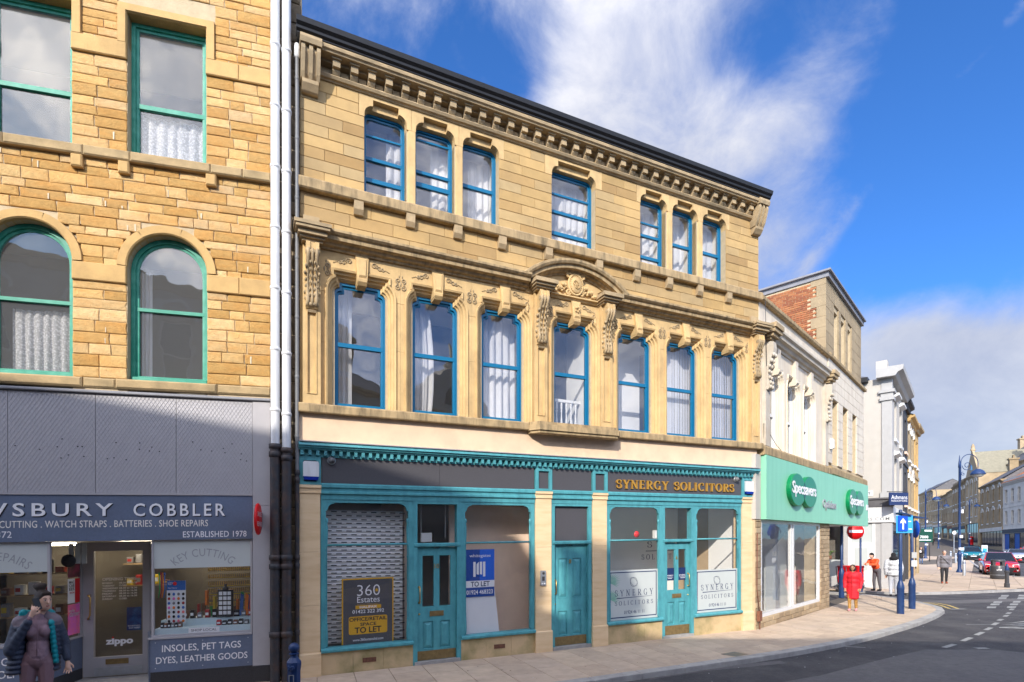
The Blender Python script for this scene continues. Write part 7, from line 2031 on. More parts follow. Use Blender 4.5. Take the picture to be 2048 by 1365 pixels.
# lamp columns
def lamp(x, y, h, label, k=1.0):
    e = empty('lamp_column', (x, y, g(y)), 0, label, 'street lamp', 'blue lamp columns')
    m = MB(); m.lathe([(.21, 0), (.21, .05), (.115, .28), (.115, 1.2), (.14, 1.24), (.14, 1.40), (.10, 1.44), (.085, 1.5), (.06, h - .9), (.085, h - .88), (.07, h - .6), (.04, h - .3), (.015, h)], (0, 0, 0), 14); m.obj('column', 'blue_post', e)
    m = MB()
    m.tube([(.72 + .62 * math.cos(a) - .0, 0, h - .55 + .62 * math.sin(a)) for a in [math.pi * (1 - i / 14) for i in range(15)]], .026, 7)
    m.tube([(.10, 0, h - .55), (.10, 0, h - 1.9)], .026, 7); m.tube([(0, 0, h - .9), (.1, 0, h - .9)], .025, 6); m.tube([(0, 0, h - 1.6), (.1, 0, h - 1.6)], .025, 6)
    m.tube([(p[0], 0, p[2]) for p in spiral(.55, h - .75, .36, 1.5, math.pi, 1)], .022, 6); m.tube([(p[0], 0, p[2]) for p in spiral(.26, h - 1.35, .15, 1.2, math.pi / 2, 1)], .02, 6)
    m.tube([(1.34, 0, h - .55), (1.34, 0, h - .95)], .03, 7); m.obj('scroll_bracket', 'blue_post', e)
    m = MB(); m.lathe([(.06, .42), (.14, .40), (.34, .26), (.44, .06), (.46, 0), (.42, .0), (.1, .30)], (1.34, 0, h - 1.40), 18); m.obj('shade', 'blue_post', e)
    m = MB(); m.ball((1.34, 0, h - 1.40), .36, .36, .20, 14, 8); m.obj('globe', 'frost', e)
    m = MB(); m.box(-.16, .16, -.2, -.1, 1.62, 1.8); m.box(.08, .22, -.1, .05, h - 4.2, h - 3.95); m.box(-.1, .1, -.18, -.1, 2.5, 2.7); m.obj('small_plates', 'letter_white', e)
    return e
lamp(*kp(1919, 39.0), 8.5, 'tall blue lamp column with scroll bracket on the square')
lamp(*kp(1851, 66), 8.6, 'blue lamp column behind the woman with the dark coat')
lamp(*kp(1877, 92), 8.6, 'distant blue lamp column on the left of the street')
lamp(*kp(1938.5, 92), 8.6, 'distant blue lamp column by the red post box')
# litter bin
x, y = at(1995.5, 1158.5, 0); e = empty('litter_bin', (x, y, g(y)), R(-30), 'dark grey litter bin in front of the red car', 'litter bin')
m = MB(); m.lathe([(.34, .02), (.36, .05), (.36, .78), (.345, .80)], (0, 0, 0), 20); m.lathe([(.345, 1.04), (.36, 1.06), (.36, 1.12), (.30, 1.17), (.001, 1.19)], (0, 0, 0), 20)
for k in range(4):
    a = k * math.pi / 2 + .785; m.box(.3 * math.cos(a) - .06, .3 * math.cos(a) + .06, .3 * math.sin(a) - .06, .3 * math.sin(a) + .06, .79, 1.06)
m.obj('body', 'plastic_dark', e)
m = MB(); m.lathe([(.365, .24), (.365, .26)], (0, 0, 0), 20); m.lathe([(.362, .785), (.365, .80)], (0, 0, 0), 20); m.obj('trim', 'galv', e)
letters('LITTER', -.12, .12, .52, .60, -.36, 'letter_white', e, 0, .004, .02)
# bollards on the square
def steel(px, py, label):
    x, y = at(px, py, 0); e = empty('steel_bollard', (x, y, g(y)), 0, label, 'bollard', 'steel bollards')
    m = MB(); m.lathe([(.085, 0), (.085, .95), (.07, 1.0), (.001, 1.02)], (0, 0, 0), 12); m.obj('tube', 'galv', e); m = MB(); m.lathe([(.088, .80), (.088, .86)], (0, 0, 0), 12); m.obj('band', 'blue_post', e)
steel(1928, 1151.5, 'pale steel bollard just right of the tall lamp column'); steel(1924, 1130, 'pale steel bollard half hidden by the tall lamp column'); steel(1911.5, 1126.5, 'pale steel bollard left of the tall lamp column'); steel(1901.5, 1120, 'leftmost pale steel bollard behind the man in grey')
x, y = at(2014, 1175.5, 0); e = empty('cast_bollard', (x, y, g(y)), 0, 'dark cast bollard with blue top beside the litter bin', 'bollard')
m = MB(); m.lathe([(.11, 0), (.11, .2), (.085, .22), (.075, .72), (.10, .74), (.10, .80), (.07, .84)], (0, 0, 0), 10, smooth=False); m.obj('shaft', 'plastic_dark', e)
m = MB(); m.lathe([(.07, .84), (.09, .9), (.06, .96), (.075, 1.02), (.05, 1.08), (.04, 1.14), (.001, 1.18)], (0, 0, 0), 12); m.obj('top', 'blue_post', e)
# estate agent board, post box, small signs
x, y = kp(1847, 58); e = empty('agent_sign', (x, y, g(y) + 1.5), 0, 'dark green agents board fixed beyond the sign posts', 'sign')
m = MB(); m.box(-.7, 1.0, -.02, .02, .6, 2.0); bo = m.obj('board', 'sign_green', e); letters('7000', -.4, .5, 1.0, 1.3, -.021, 'letter_white', bo, 0, .003, .02); m = MB(); m.box(.1, .9, -.026, -.021, 1.75, 1.92); m.box(-.5, .8, -.026, -.021, .78, .86); m.obj('print', 'letter_white', bo)
m = MB(); m.tube([(.7, .05, -1.5), (.7, .05, 1.9)], .04, 6); m.obj('stake', 'plastic_dark', e)
x, y = kp(1943, 108); e = empty('post_box', (x, y, g(y)), 0, 'red pillar post box in front of the gabled hall', 'post box')
m = MB(); m.lathe([(.30, .12), (.30, 1.5), (.34, 1.52), (.34, 1.6), (.2, 1.72), (.001, 1.76)], (0, 0, 0), 14); m.obj('pillar', 'sign_red', e); m = MB(); m.lathe([(.32, 0), (.32, .12)], (0, 0, 0), 14); m.box(-.16, .16, -.35, -.28, 1.3, 1.36); m.obj('base', 'plastic_dark', e)
x, y = kp(1969, 70); e = empty('pavement_board', (x, y, g(y)), R(8), 'white and blue pavement board behind the teal car', 'sign')
m = MB(); m.box(-.42, .42, -.03, .03, .1, 1.45); pb = m.obj('frame', 'board_white', e); m = MB(); m.box(-.32, .32, -.04, -.031, .45, 1.05); m.obj('print', 'cyan_print', pb); m = MB(); m.box(-.42, -.34, -.25, .25, 0, .1); m.box(.34, .42, -.25, .25, 0, .1); m.obj('feet', 'plastic_dark', e)
m = MB(); x, y = kp(1908, 78); m.lathe([(.05, 0), (.05, 3)], (0, 0, 0), 8); e = empty('small_sign', (x, y, g(y)), 0, 'small sign on a thin pole beyond the steel bollards', 'road sign'); m.obj('pole', 'galv', e); disc(e, .3, 2.9, 'board_white')

# ---------------------------------------------------------------- cars
pm('car_red', srgb(176, 8, 22), .25, .02, 2, coat=1.0, spec=.5); pm('car_teal', srgb(12, 110, 122), .25, .02, 2, coat=1.0); pm('car_silver', (.50, .53, .60), .28, .02, 2, metal=.5, coat=1.0)
pm('tyre', (.02, .02, .02), .8, .1); pm('car_black', (.015, .015, .017), .3, .1); pm('lamp_glass', (.75, .78, .8), .15, .05, coat=.5)
def car(x, y, rz, mat, label, suv=True):
    e = empty('parked_car', (x, y, g(y) - ROAD), rz, label, 'car')
    # local: front towards -y, width along x
    hh = 1.60 if suv else 1.44
    st = [(-2.12, .74, .50, .62, .0), (-2.02, .84, .32, .80, .0), (-1.7, .90, .24, .93, .0), (-1.1, .92, .22, 1.02, 0), (-.55, .92, .22, 1.06, 0), (.6, .92, .22, 1.06, 0), (1.5, .92, .24, 1.06, 0), (1.95, .90, .30, 1.02, 0), (2.14, .82, .45, .90, 0)]
    m = MB(); R_ = []
    for yy, w, z0, z1, _ in st:
        R_.append([(-w * .9, yy, z0), (-w, yy, z0 + .14), (-w, yy, z1 - .18), (-w * .92, yy, z1 - .04), (-w * .6, yy, z1), (0, yy, z1 + .02), (w * .6, yy, z1), (w * .92, yy, z1 - .04), (w, yy, z1 - .18), (w, yy, z0 + .14), (w * .9, yy, z0)])
    n = 11; V = [p for r in R_ for p in r]
    F = [(i * n + k, i * n + (k + 1) % n, (i + 1) * n + (k + 1) % n, (i + 1) * n + k) for i in range(len(st) - 1) for k in range(n)] + [tuple(range(n))[::-1], tuple(range((len(st) - 1) * n, len(st) * n))]
    m.add(V, F, True); m.obj('body', mat, e)
    # cabin
    cab = [(-.95, .80, 1.02), (-.20, .62, hh - .06), (.3, .62, hh), (1.3, .60, hh - .04), (1.95, .74, 1.05)]
    m = MB(); V = []
    for yy, w, z in cab: V += [(-w, yy, z), (w, yy, z)]
    for yy in (-.75, .1, .8, 1.85): pass
    base = [(-.88, -.95), (.88, -.95), (.88, 1.98), (-.88, 1.98)]
    m.add([(-.62, -.12, hh - .03), (.62, -.12, hh - .03), (.60, 1.35, hh - .03), (-.60, 1.35, hh - .03), (-.58, 0, hh), (.58, 0, hh), (.56, 1.2, hh), (-.56, 1.2, hh)], [(0, 1, 5, 4), (1, 2, 6, 5), (2, 3, 7, 6), (3, 0, 4, 7), (4, 5, 6, 7)], True); m.obj('roof', mat, e)
    m = MB(); m.add([(-.80, -.98, 1.03), (.80, -.98, 1.03), (.62, -.13, hh - .035), (-.62, -.13, hh - .035)], [(0, 1, 2, 3)]); m.obj('windscreen', 'dark_glass', e)
    m = MB(); m.add([(.78, 1.98, 1.03), (-.78, 1.98, 1.03), (-.60, 1.36, hh - .035), (.60, 1.36, hh - .035)], [(0, 1, 2, 3)]); m.obj('rear_window', 'dark_glass', e)
    for s in (-1, 1):
        m = MB(); q = [(s * .86, -.90, 1.03), (s * .86, 1.92, 1.03), (s * .61, 1.34, hh - .04), (s * .63, -.13, hh - .04)]; m.add(q, [(0, 1, 2, 3)]); m.obj('side_window', 'dark_glass', e)
        m = MB(); m.tube([(s * .82, -.98, 1.02), (s * .63, -.13, hh - .035)], .035, 6); m.tube([(s * .63, -.13, hh - .035), (s * .61, 1.36, hh - .035)], .03, 6); m.obj('pillar', mat, e)
        m = MB(); m.ball((s * 1.02, -.72, 1.10), .11, .08, .08, 10, 6); m.tube([(s * .86, -.7, 1.04), (s * 1.0, -.72, 1.08)], .03, 5); m.obj('wing_mirror', mat, e)
        m = MB(); m.add([(s * .50, -2.06, .80), (s * .84, -1.90, .84), (s * .84, -1.88, .74), (s * .52, -2.10, .68)], [(0, 1, 2, 3) if s > 0 else (3, 2, 1, 0)]); m.obj('headlight', 'lamp_glass', e)
        m = MB(); m.box(s * .74 - .035, s * .74 + .035, -2.08, -1.98, .40, .62); m.obj('fog_light', 'lamp_glass', e)
        for yy in (-1.35, 1.35):
            m = MB(); m.lathe([(.18, -.11), (.33, -.11), (.345, -.08), (.345, .08), (.33, .11), (.18, .11)], (s * .82, yy, .345), 18, axis='x'); w = m.obj('wheel', 'tyre', e)
            m = MB(); m.lathe([(0.001, s * .10), (.19, s * .10), (.20, s * .07)], (s * .82, yy, .345), 14, axis='x'); m.obj('rim', 'galv', w)
    m = MB(); m.prism([(-.52, .34), (.52, .34), (.62, .60), (-.62, .60)], -2.135, -2.05); m.obj('grille', 'car_black', e)
    m = MB(); m.box(-.78, .78, -2.10, -1.9, .22, .33); m.obj('bumper_skirt', 'car_black', e)
    m = MB(); m.box(-.26, .26, -2.15, -2.136, .48, .58); m.obj('number_plate', 'board_white', e)
    m = MB(); m.lathe([(0.001, -2.14), (.07, -2.14), (.07, -2.1)], (0, 0, .70), 12, axis='y'); m.obj('badge', 'galv', e)
    return e
car(*kp(1997, 37.2), R(-37), 'car_red', 'bright red crossover car parked behind the litter bin')
car(*kp(1943.5, 63), R(-36), 'car_teal', 'teal crossover car in the middle distance left of the red car')
car(*kp(2034, 59), R(-40), 'car_silver', 'silver saloon car at the right edge behind the red car', False)
car(*kp(2062, 71), R(-40), 'car_red', 'dark red car partly cut by the right edge in the far row', False)
# postman's trolley
x, y = 15.75, 25.0
e = empty('mail_trolley', (x, y, g(y)), R(20), 'red mail trolley standing at the opticians corner', 'trolley')
m = MB(); m.box(-.45, .45, -.3, .3, .35, 1.05); m.mould([(-.32, 1.051), (-.3, 1.14), (.3, 1.14), (.32, 1.051)], -.47, .47); m.obj('pouch', 'sign_red', e)
m = MB(); m.box(-.45, .45, -.3, .3, .28, .349); m.tube([(-.5, .25, .3), (-.62, .25, 1.1), (-.62, -.25, 1.1), (-.5, -.25, .3)], .02, 6); m.obj('frame', 'plastic_dark', e)
for sx_ in (-.35, .35):
    for sy_ in (-.25, .25):
        m = MB(); m.lathe([(0.001, -.03), (.14, -.03), (.14, .03), (0.001, .03)], (sx_, sy_, .14), 12, axis='y'); m.obj('wheel', 'tyre', e)
m = MB(); m.box(.05, .25, -.31, -.301, .6, .8); m.obj('label', 'board_white', e)

# ---------------------------------------------------------------- people
pm('skin', (.66, .40, .29), .55, .05, 20); pm('skin_tan', (.36, .20, .12), .55, .05, 20); pm('hair_dark', (.03, .017, .012), .45, .5, 60, .8, 120); pm('lips', (.42, .14, .12), .5); pm('eye', (.03, .02, .02), .3)
pm('puffer_navy', (.035, .045, .075), .5, .3, 30, .5, 60); pm('lining_teal', (.0, .24, .28), .5, .2, 20); pm('mauve_top', (.29, .185, .215), .85, .12, 40, .5, 90); pm('mauve_legs', (.215, .125, .14), .75, .08, 30); pm('jacket_yoke', (.17, .14, .165), .6, .1)
pm('coat_red', (.62, .012, .025), .65, .12, 14, .2, 60); pm('trousers_tan', (.46, .26, .07), .7, .5, 26, col2=(.16, .06, .03), c2amt=.8, c2scale=22); pm('shoe_pink', (.60, .30, .32), .6); pm('knit_black', (.012, .012, .014), .9, .2, 40)
pm('jacket_orange', (.72, .09, .02), .6, .1, 14); pm('trousers_grey', (.10, .095, .105), .8, .15, 14); pm('trousers_pale', (.42, .43, .47), .8, .1, 14); pm('camo_white', (.60, .61, .64), .7, .3, 16, col2=(.16, .165, .19), c2amt=.9, c2scale=14)
pm('jacket_grey', (.16, .15, .165), .6, .15, 14); pm('trousers_black', (.02, .02, .024), .75, .1); pm('shoe_rust', (.32, .07, .03), .6); pm('denim', (.07, .12, .24), .8, .15, 20); pm('coat_black', (.02, .017, .017), .7, .15)
class Fig:
    """body made of tapered limbs and rounded masses, fused into one skin; every face takes the colour of the mass it came from"""
    def __init__(s): s.p = []
    def cap(s, a, b, ra, rb, tag): s.p.append(('c', Vector(a), Vector(b), ra, rb, tag)); return s
    def ell(s, c, r, tag, rz=0.0): s.p.append(('e', Vector(c), Vector(r if isinstance(r, tuple) else (r, r, r)), rz, 0, tag)); return s
    def chain(s, pts, rs, tag, n=1):
        for (a, ra), (b, rb) in zip(zip(pts, rs), zip(pts[1:], rs[1:])): s.cap(a, b, ra, rb, tag)
        return s
    def puff(s, a, b, ra, rb, n, tag):
        a, b = Vector(a), Vector(b); d = (b - a).length
        for i in range(n + 1):
            t = i / n; s.ell(a.lerp(b, t), ra + (rb - ra) * t, tag)
        return s
    def build(s, name, parent, mats, voxel, smooth=2):
        m = MB()
        for k, a, b, ra, rb, tg in s.p:
            if k == 'c':
                n = 10; m.tube([a, b], [ra, rb], n); m.ball(a, ra, n=10, k=6); m.ball(b, rb, n=10, k=6)
            else:
                o = len(m.v); m.ball((0, 0, 0), b.x, b.y, b.z, 16, 10); c_, s_ = math.cos(ra), math.sin(ra)
                m.v[o:] = [(a.x + x * c_ - y * s_, a.y + x * s_ + y * c_, a.z + z) for x, y, z in m.v[o:]]
        me = m.mesh(name); ob = D.objects.new(name, me); COL.objects.link(ob)
        md = ob.modifiers.new('remesh', 'REMESH'); md.mode = 'VOXEL'; md.voxel_size = voxel; md.use_smooth_shade = True
        ms = ob.modifiers.new('smooth', 'SMOOTH'); ms.iterations = smooth; ms.factor = .5
        bpy.context.view_layer.update()
        ev = ob.evaluated_get(bpy.context.evaluated_depsgraph_get())
        nm = D.meshes.new_from_object(ev)
        D.objects.remove(ob); D.meshes.remove(me)
        nm.name = name; nm.materials.clear()
        for x in mats: nm.materials.append(MATS[x])
        for f in nm.polygons:
            c = f.center; best = 1e9; bt = 0
            for k, a, b, ra, rb, tg in s.p:
                if k == 'c':
                    ab = b - a; t = max(0, min(1, (c - a).dot(ab) / max(ab.dot(ab), 1e-9))); d = (c - (a + ab * t)).length - (ra + (rb - ra) * t)
                else:
                    q = c - a; c_, s_ = math.cos(-ra), math.sin(-ra); q = Vector((q.x * c_ - q.y * s_, q.x * s_ + q.y * c_, q.z)); d = (Vector((q.x / b.x, q.y / b.y, q.z / b.z)).length - 1) * min(b)
                if d < best: best = d; bt = tg
            f.material_index = bt; f.use_smooth = True
        o = D.objects.new(name, nm); COL.objects.link(o); o.parent = parent
        return o
def hand(F, w, d, side, tag, k=1.0, curl=.3, up=Vector((0, 0, -1))):
    """palm and five fingers from wrist w along d"""
    w = Vector(w); d = Vector(d).normalized(); x = d.cross(Vector((0, 1, 0.02))).normalized() * side; yv = x.cross(d).normalized()
    F.cap(w, w + d * .075 * k, .026 * k, .030 * k, tag)
    for i, (o, L) in enumerate(((-.030, .062), (-.010, .074), (.010, .070), (.030, .056))):
        a = w + d * .082 * k + x * o * k; b = a + x * o * .28 * k + (d * math.cos(curl) + yv * math.sin(curl)) * L * .55 * k; c = b + x * o * .2 * k + (d * math.cos(2.2 * curl) + yv * math.sin(2.2 * curl)) * L * .5 * k
        F.cap(a, b, .0085 * k, .0078 * k, tag); F.cap(b, c, .0078 * k, .0070 * k, tag)
    a = w + d * .03 * k - x * .026 * k; b = a + (d * .7 - x * .75).normalized() * .04 * k; F.cap(a, b, .013 * k, .011 * k, tag); F.cap(b, b + (d * .95 - x * .2).normalized() * .03 * k, .011 * k, .009 * k, tag)
def head(F, c, k, turn, sk, eye, lip, nose=True):
    c = Vector(c); f = Vector((math.sin(turn), -math.cos(turn), 0)); r = Vector((math.cos(turn), math.sin(turn), 0))
    F.ell(c, (.074 * k, .092 * k, .112 * k), sk, turn); F.ell(c + f * .030 * k + Vector((0, 0, -.055 * k)), (.052 * k, .055 * k, .055 * k), sk, turn)
    F.cap(c + f * .088 * k + Vector((0, 0, .012 * k)), c + f * .104 * k + Vector((0, 0, -.018 * k)), .009 * k, .014 * k, sk)
    for s in (-1, 1): F.ell(c + r * s * .075 * k, (.010 * k, .020 * k, .030 * k), sk, turn)
    F.ell(c + f * .083 * k + Vector((0, 0, -.052 * k)), (.022 * k, .010 * k, .007 * k), lip, turn)
pm('eye_white', (.62, .58, .55), .3, .02)
def eyes(e, c, k, turn):
    """eyes, lashes and brows set into the face"""
    c = Vector(c); f = Vector((math.sin(turn), -math.cos(turn), 0)); r = Vector((math.cos(turn), math.sin(turn), 0)); up = Vector((0, 0, 1))
    m = MB(); m2 = MB()
    for s in (-1, 1):
        p = c + f * .080 * k + r * s * .031 * k + up * .016 * k
        o = len(m.v); m.ball((0, 0, 0), .013 * k, .009 * k, .0075 * k, 8, 6); c_, s_ = math.cos(turn), math.sin(turn); m.v[o:] = [(p.x + x * c_ - y * s_, p.y + x * s_ + y * c_, p.z + z) for x, y, z in m.v[o:]]
        m2.ball(p + f * .0075 * k, .0055 * k, .0055 * k, .006 * k, 8, 6)
        m2.tube([p + f * .009 * k - r * .013 * k + up * .005 * k, p + f * .011 * k + up * .0085 * k, p + f * .007 * k + r * .013 * k + up * .005 * k], .0018 * k, 5)
        m2.tube([p + f * .007 * k - r * s * .015 * k + up * .020 * k, p + f * .008 * k + r * s * .004 * k + up * .025 * k, p - f * .002 * k + r * s * .019 * k + up * .020 * k], [.0035 * k, .0035 * k, .0018 * k], 5)
    m.obj('eyes', 'eye_white', e); m2.obj('iris_and_brow', 'eye', e)
# --- woman with a phone, left foreground
wx, wy = (75 - 1024) / F_PX * 6.5, 6.5
wo = empty('person', (wx, wy, g(wy)), R(34), 'woman in navy puffer jacket and mauve top holding a phone to her ear', 'person')
wo.scale = (.86, .90, 1.0)
F = Fig(); T, L_, SK, EY, LP, SH = 0, 1, 2, 3, 4, 5
F.ell((0, 0, .97), (.175, .125, .14), L_).ell((.085, .04, .93), (.105, .12, .12), L_).ell((-.085, .04, .93), (.105, .12, .12), L_)
F.ell((.01, 0, 1.13), (.135, .098, .12), T).ell((.015, -.005, 1.31), (.160, .112, .16), T).ell((.085, -.075, 1.31), (.072, .070, .075), T).ell((-.06, -.075, 1.31), (.072, .070, .075), T)
F.cap((-.15, .01, 1.43), (.17, .01, 1.43), .062, .062, T).cap((.01, 0, 1.02), (.01, 0, 1.10), .135, .13, T)
F.cap((.03, .01, 1.46), (.06, -.005, 1.57), .050, .046, SK).cap((.025, .0, 1.45), (.03, 0, 1.485), .066, .058, T)
F.chain([(-.09, 0, .92), (-.115, -.03, .52), (-.12, .03, .09)], [.108, .064, .042], L_).chain([(.09, 0, .92), (.10, -.06, .52), (.10, -.02, .09)], [.108, .064, .042], L_)
F.cap((-.12, .03, .045), (-.13, -.14, .035), .045, .04, SH).cap((.10, -.02, .045), (.11, -.19, .035), .045, .04, SH)
head(F, (.075, -.03, 1.665), 1.06, R(34), SK, EY, LP)
F.chain([(-.20, .0, 1.41), (-.27, -.07, 1.12), (-.06, -.16, 1.48)], [.05, .043, .030], T)
hand(F, (-.048, -.155, 1.50), (.42, .05, 1), 1, SK, 1.05, .45)
F.chain([(.21, .02, 1.41), (.29, .06, 1.13), (.325, .0, .93)], [.05, .043, .030], T)
hand(F, (.327, -.005, .91), (.05, -.12, -1), -1, SK, 1.05, .35)
F.build('body', wo, ['mauve_top', 'mauve_legs', 'skin', 'eye', 'lips', 'knit_black'], .0085, 2)
eyes(wo, (.075, -.03, 1.665), 1.06, R(34))
mz = MB(); mz.tube([(.02, -.148, 1.40), (.018, -.150, 1.30), (.012, -.128, 1.18), (.012, -.140, 1.03)], .004, 5); mz.obj('zip', 'mauve_legs', wo)
Hr = Fig(); tb = Vector((-math.sin(R(34)), math.cos(R(34)), 0))
hc = Vector((.075, -.03, 1.715)) + tb * .030
Hr.ell(hc, (.094, .108, .092), 0, R(34)).ell(Vector((.075, -.03, 1.665)) + tb * .055, (.082, .075, .105), 0, R(34)).ell(Vector((.075, -.03, 1.76)) - tb * .045, (.062, .045, .026), 0, R(34))
Hr.ell(hc + Vector((-.035, .02, .125)), (.068, .062, .050), 0).ell(hc + Vector((-.075, .02, .135)), (.040, .040, .032), 0).ell(hc + Vector((.005, .02, .140)), (.040, .042, .032), 0).ell(hc + Vector((-.03, .01, .085)), (.045, .045, .03), 0)
Hr.build('hair', wo, ['hair_dark'], .011, 1)
J = Fig()
J.puff((-.205, .01, 1.40), (-.27, -.06, 1.12), .078, .080, 5, 0).puff((-.27, -.07, 1.10), (-.08, -.15, 1.43), .076, .052, 6, 0)
J.puff((.20, .03, 1.40), (.29, .06, 1.13), .076, .070, 5, 0).puff((.29, .06, 1.11), (.325, .0, .955), .066, .050, 4, 0)
for i in range(10):
    z = 1.36 - i * .058
    J.ell((-.185 - .012 * i * .5, .01, z), (.075 + .004 * i, .125, .040), 0).ell((0, .105, z), (.19, .055, .040), 0).ell((.19, .035, z), (.065, .10, .040), 0)
J.cap((-.19, .0, 1.42), (-.085, .03, 1.475), .085, .075, 2).cap((.10, .03, 1.475), (.19, .01, 1.42), .075, .082, 2).cap((-.17, -.03, 1.38), (-.11, -.06, 1.40), .07, .05, 2)
for i in range(9):
    z = 1.40 - i * .058; J.ell((.155 + .006 * i, -.070 + .004 * i, z), (.036, .05, .040), 1)
J.ell((-.125, .06, 1.50), (.085, .09, .065), 1).ell((-.15, .0, 1.53), (.05, .05, .05), 1).ell((.12, .06, 1.51), (.07, .08, .05), 1)
J.build('jacket', wo, ['puffer_navy', 'lining_teal', 'jacket_yoke'], .012, 1)
m = MB(); m.cbox(-.036, .036, -.006, .006, -.075, .075, .004); ph = m.obj('phone', 'plastic_dark', None, Matrix.Translation((wx, wy, g(wy))) @ Matrix.Rotation(R(34), 4, 'Z') @ Matrix.Diagonal((.86, .90, 1, 1)) @ Matrix.Translation((.012, -.118, 1.645)) @ Matrix.Rotation(R(-16), 4, 'Y') @ Matrix.Rotation(R(20), 4, 'Z'))
tag(ph, 'dark mobile phone held to the ear of the woman in front', 'phone')
# --- others
def walker(px, py, h, rz, label, top, legs, shoes, hairm, skin='skin', coat=.95, stride=.12, hood=False, arms=None, lean=0.0, bulk=1.0, hat=True, face=True, bag=None, voxel=.02, dz=0.0, loc=None, cuff=None):
    x, y = loc if loc else at(px, py, dz)
    e = empty('person', (x, y, g(y)), rz, label, 'person'); k = h / 1.70
    F = Fig(); V = lambda a, b, c: (a * k, (b - lean * max(0, c - .9)) * k, c * k)
    C0, L0, S0, E0, P0, B0, H0 = 0, 1, 2, 3, 4, 5, 6
    F.ell(V(0, 0, .95), (.165 * bulk * k, .125 * bulk * k, .14 * k), C0 if coat < .9 else L0).ell(V(0, 0, 1.12), (.165 * bulk * k, .125 * bulk * k, .15 * k), C0).ell(V(0, 0, 1.30), (.185 * bulk * k, .135 * bulk * k, .16 * k), C0)
    F.cap(V(-.16, 0, 1.40), V(.16, 0, 1.40), .068 * k, .068 * k, C0).cap(V(0, 0, 1.43), V(0, -.01, 1.53), .055 * k, .05 * k, S0 if not hood else C0)
    s = stride
    for q, d in ((-1, 1), (1, -1)):
        F.chain([V(q * .09, 0, .90), V(q * .095, -.03 - d * s * .6, .49), V(q * .095, .02 - d * s * 1.1, .10 + (.03 if d < 0 else 0))], [.10 * k, .068 * k, .052 * k], L0)
        F.cap(V(q * .095, .03 - d * s * 1.1, .05), V(q * .10, -.13 - d * s * 1.1, .045), .048 * k, .042 * k, B0)
    if coat < .9:
        zz = .93
        while zz > coat:
            F.ell(V(0, -.0, zz), (.185 * bulk * k, .145 * bulk * k, .08 * k), C0); zz -= .07
    A = arms or [((-.21, .0, 1.38), (-.26, .03, 1.12), (-.25, -.03, .88)), ((.21, .0, 1.38), (.26, .03, 1.12), (.25, -.06, .88))]
    for i, (a, b, c) in enumerate(A):
        F.chain([V(*a), V(*b), V(*c)], [.07 * bulk * k, .062 * bulk * k, .048 * bulk * k], C0)
        d = (Vector(V(*c)) - Vector(V(*b))).normalized(); hand(F, Vector(V(*c)) + d * .02, d, 1 if i else -1, S0, k * 1.1, .3)
    head(F, V(0, -.02, 1.605), k * 1.05, 0, S0, E0, P0)
    eyes(e, V(0, -.02, 1.605), k * 1.05, 0)
    F.build('body', e, [top, legs, skin, 'eye', 'lips', shoes, hairm], voxel, 1)
    Hh = Fig(); c = Vector(V(0, .005, 1.645))
    Hh.ell(c, (.088 * k, .102 * k, .092 * k), 0).ell(c + Vector((0, .03 * k, -.04 * k)), (.086 * k, .08 * k, .10 * k), 0)
    if hood: Hh.ell(V(0, .04, 1.50), (.15 * k, .13 * k, .09 * k), 0)
    if hat == 'scarf': Hh.cap(V(-.05, -.035, 1.53), V(.05, -.035, 1.53), .055 * k, .055 * k, 0).cap(V(-.07, 0, 1.60), V(-.06, -.03, 1.55), .04 * k, .04 * k, 0).cap(V(.07, 0, 1.60), V(.06, -.03, 1.55), .04 * k, .04 * k, 0)
    if hat == 'long': Hh.cap(V(-.09, .02, 1.62), V(-.13, -.01, 1.42), .05 * k, .05 * k, 0).cap(V(.09, .02, 1.62), V(.13, -.01, 1.42), .05 * k, .05 * k, 0)
    Hh.build('hat' if hat is True else 'headwear' if hat == 'scarf' else 'hair', e, [hairm], voxel * .8, 1)
    if bag:
        m = MB(); m.tube([V(-.17, -.10, 1.42), V(0, -.165, 1.22), V(.19, -.12, .98)], .014, 6); m.obj('bag_strap', bag, e)
    return e
w = walker(1705.5, 1222.5, 1.50, R(-40), 'woman in a long red coat and black headscarf walking towards us', 'coat_red', 'trousers_tan', 'shoe_pink', 'knit_black', 'skin_tan', coat=.50, hat='scarf', bulk=1.12, stride=.07)
m = MB()
for z in (1.22, 1.08, .94, .80): m.ball((.012, -.172, z * 1.50 / 1.7), .012, .006, .012, 8, 4)
m.box(-.004, .004, -.176, -.16, .50, 1.20); m.obj('coat_front', 'coat_red', w)
walker(1746, 1184, 1.72, R(-75), 'man in orange jacket and black hat leaning on the trolley', 'jacket_orange', 'trousers_grey', 'knit_black', 'knit_black', lean=.42, stride=.06, bulk=1.1,
       arms=[((-.2, .0, 1.38), (-.2, -.18, 1.22), (-.12, -.42, 1.22)), ((.2, .0, 1.38), (.2, -.18, 1.2), (.12, -.42, 1.2))], loc=(16.72, 24.62))
walker(1787, 1193, 1.78, R(148), 'person in white camouflage jacket and pale trousers walking away', 'camo_white', 'trousers_pale', 'knit_black', 'knit_black', coat=.86, hood=True, bulk=1.2, stride=.06, dz=.0)
walker(1888.5, 1167.5, 1.76, R(-30), 'man in grey padded jacket and black trousers walking on the square', 'jacket_grey', 'trousers_black', 'shoe_rust', 'jacket_grey', coat=.84, bulk=1.18, bag='knit_black', stride=.05)
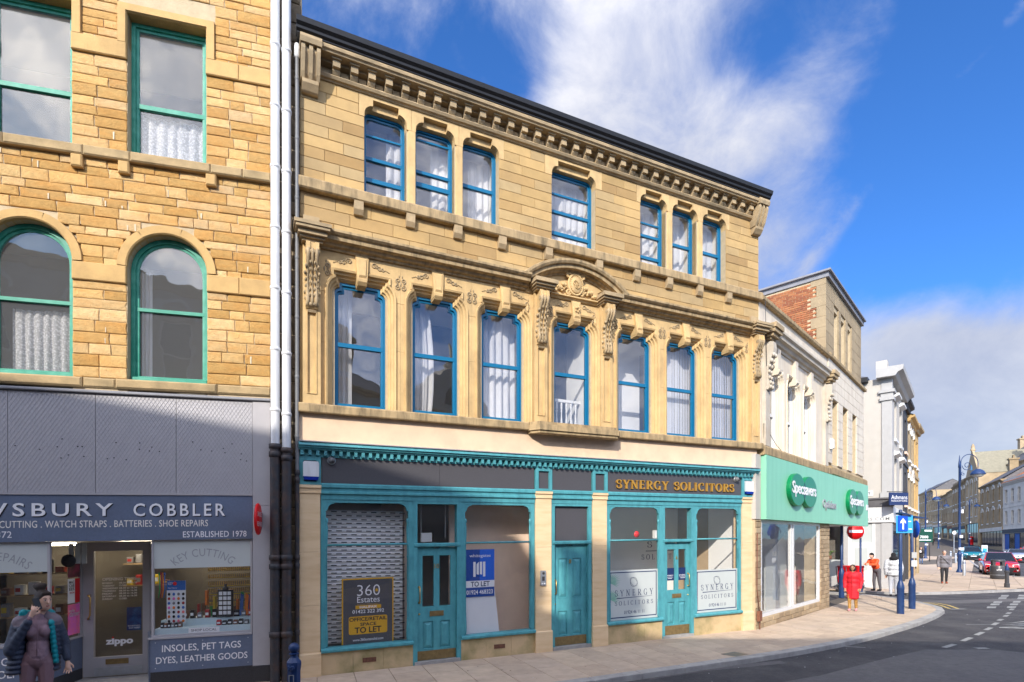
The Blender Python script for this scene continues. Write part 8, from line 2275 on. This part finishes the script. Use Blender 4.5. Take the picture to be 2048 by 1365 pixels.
w = walker(1841, 1127, 1.66, R(-38), 'woman in dark coat and jeans looking at something white in her hands', 'coat_black', 'denim', 'knit_black', 'hair_dark', coat=.62, hat='long', bulk=1.1, stride=.05, voxel=.028,
           arms=[((-.2, 0, 1.38), (-.24, -.05, 1.12), (-.06, -.24, 1.20)), ((.2, 0, 1.38), (.24, -.05, 1.12), (.06, -.24, 1.20))], loc=kp(1842, 52.5))
m = MB(); m.cbox(-.07, .07, -.33, -.27, 1.14, 1.34, .01); tag(m.obj('white_cup', 'board_white', None, Matrix.Translation((*kp(1841, 52.5), g(52.5))) @ Matrix.Rotation(R(-38), 4, 'Z')), 'white object held by the woman in the dark coat', 'cup')
walker(1866, 1086, 1.75, R(170), 'distant person in black walking up the far street', 'coat_black', 'trousers_black', 'knit_black', 'hair_dark', coat=.8, voxel=.04, loc=kp(1866, 104))

# ---------------------------------------------------------------- the other side of the street, behind the camera: it shades the road and shows in the windows
terrace((-4.5, -4.2), (-15, -4.2), 12.15, 'tall gabled stone house across the road behind the camera, left', 'cream_stone', 2, 4, roof='slate', rise=.3, trim='dressed', arched=True, depth=2.4)
terrace((9.0, -4.2), (-4.49, -4.2), 10.2, 'long stone house across the road behind the camera, centre', 'cream_stone', 2, 5, roof='slate', rise=2.2, trim='dressed', chim=2)
terrace((17.5, -4.2), (9.01, -4.2), 10.0, 'gabled stone house across the road behind the camera, right', 'cream_stone', 2, 3, roof='slate', rise=2.6, gable=True, trim='dressed', depth=10)
terrace((30, -4.6), (17.51, -4.2), 9.8, 'plain stone house across the road behind the camera, far right', 'far_stone_dark', 2, 5, roof='slate', rise=2.2, trim='dressed')
terrace((-15.02, -4.2), (-30, -6), 11.5, 'stone house across the road behind the camera, far left', 'far_stone_dark', 2, 5, roof='slate', rise=2.2, trim='dressed')
m = MB(); P = [(-32, -3.2), (-3, -1.9), (10, -1.7), (31, -2.4)]; Q = [(-32, -6.5), (-3, -4.4), (10, -4.4), (31, -5)]
for (a, b), (c, d) in zip(zip(P, Q), zip(P[1:], Q[1:])): m.add([(*b, g(b[1])), (*d, g(d[1])), (*c, g(c[1])), (*a, g(a[1]))], [(0, 1, 2, 3)])
tag(m.obj('near_pavement', 'flagstone'), kind='structure')
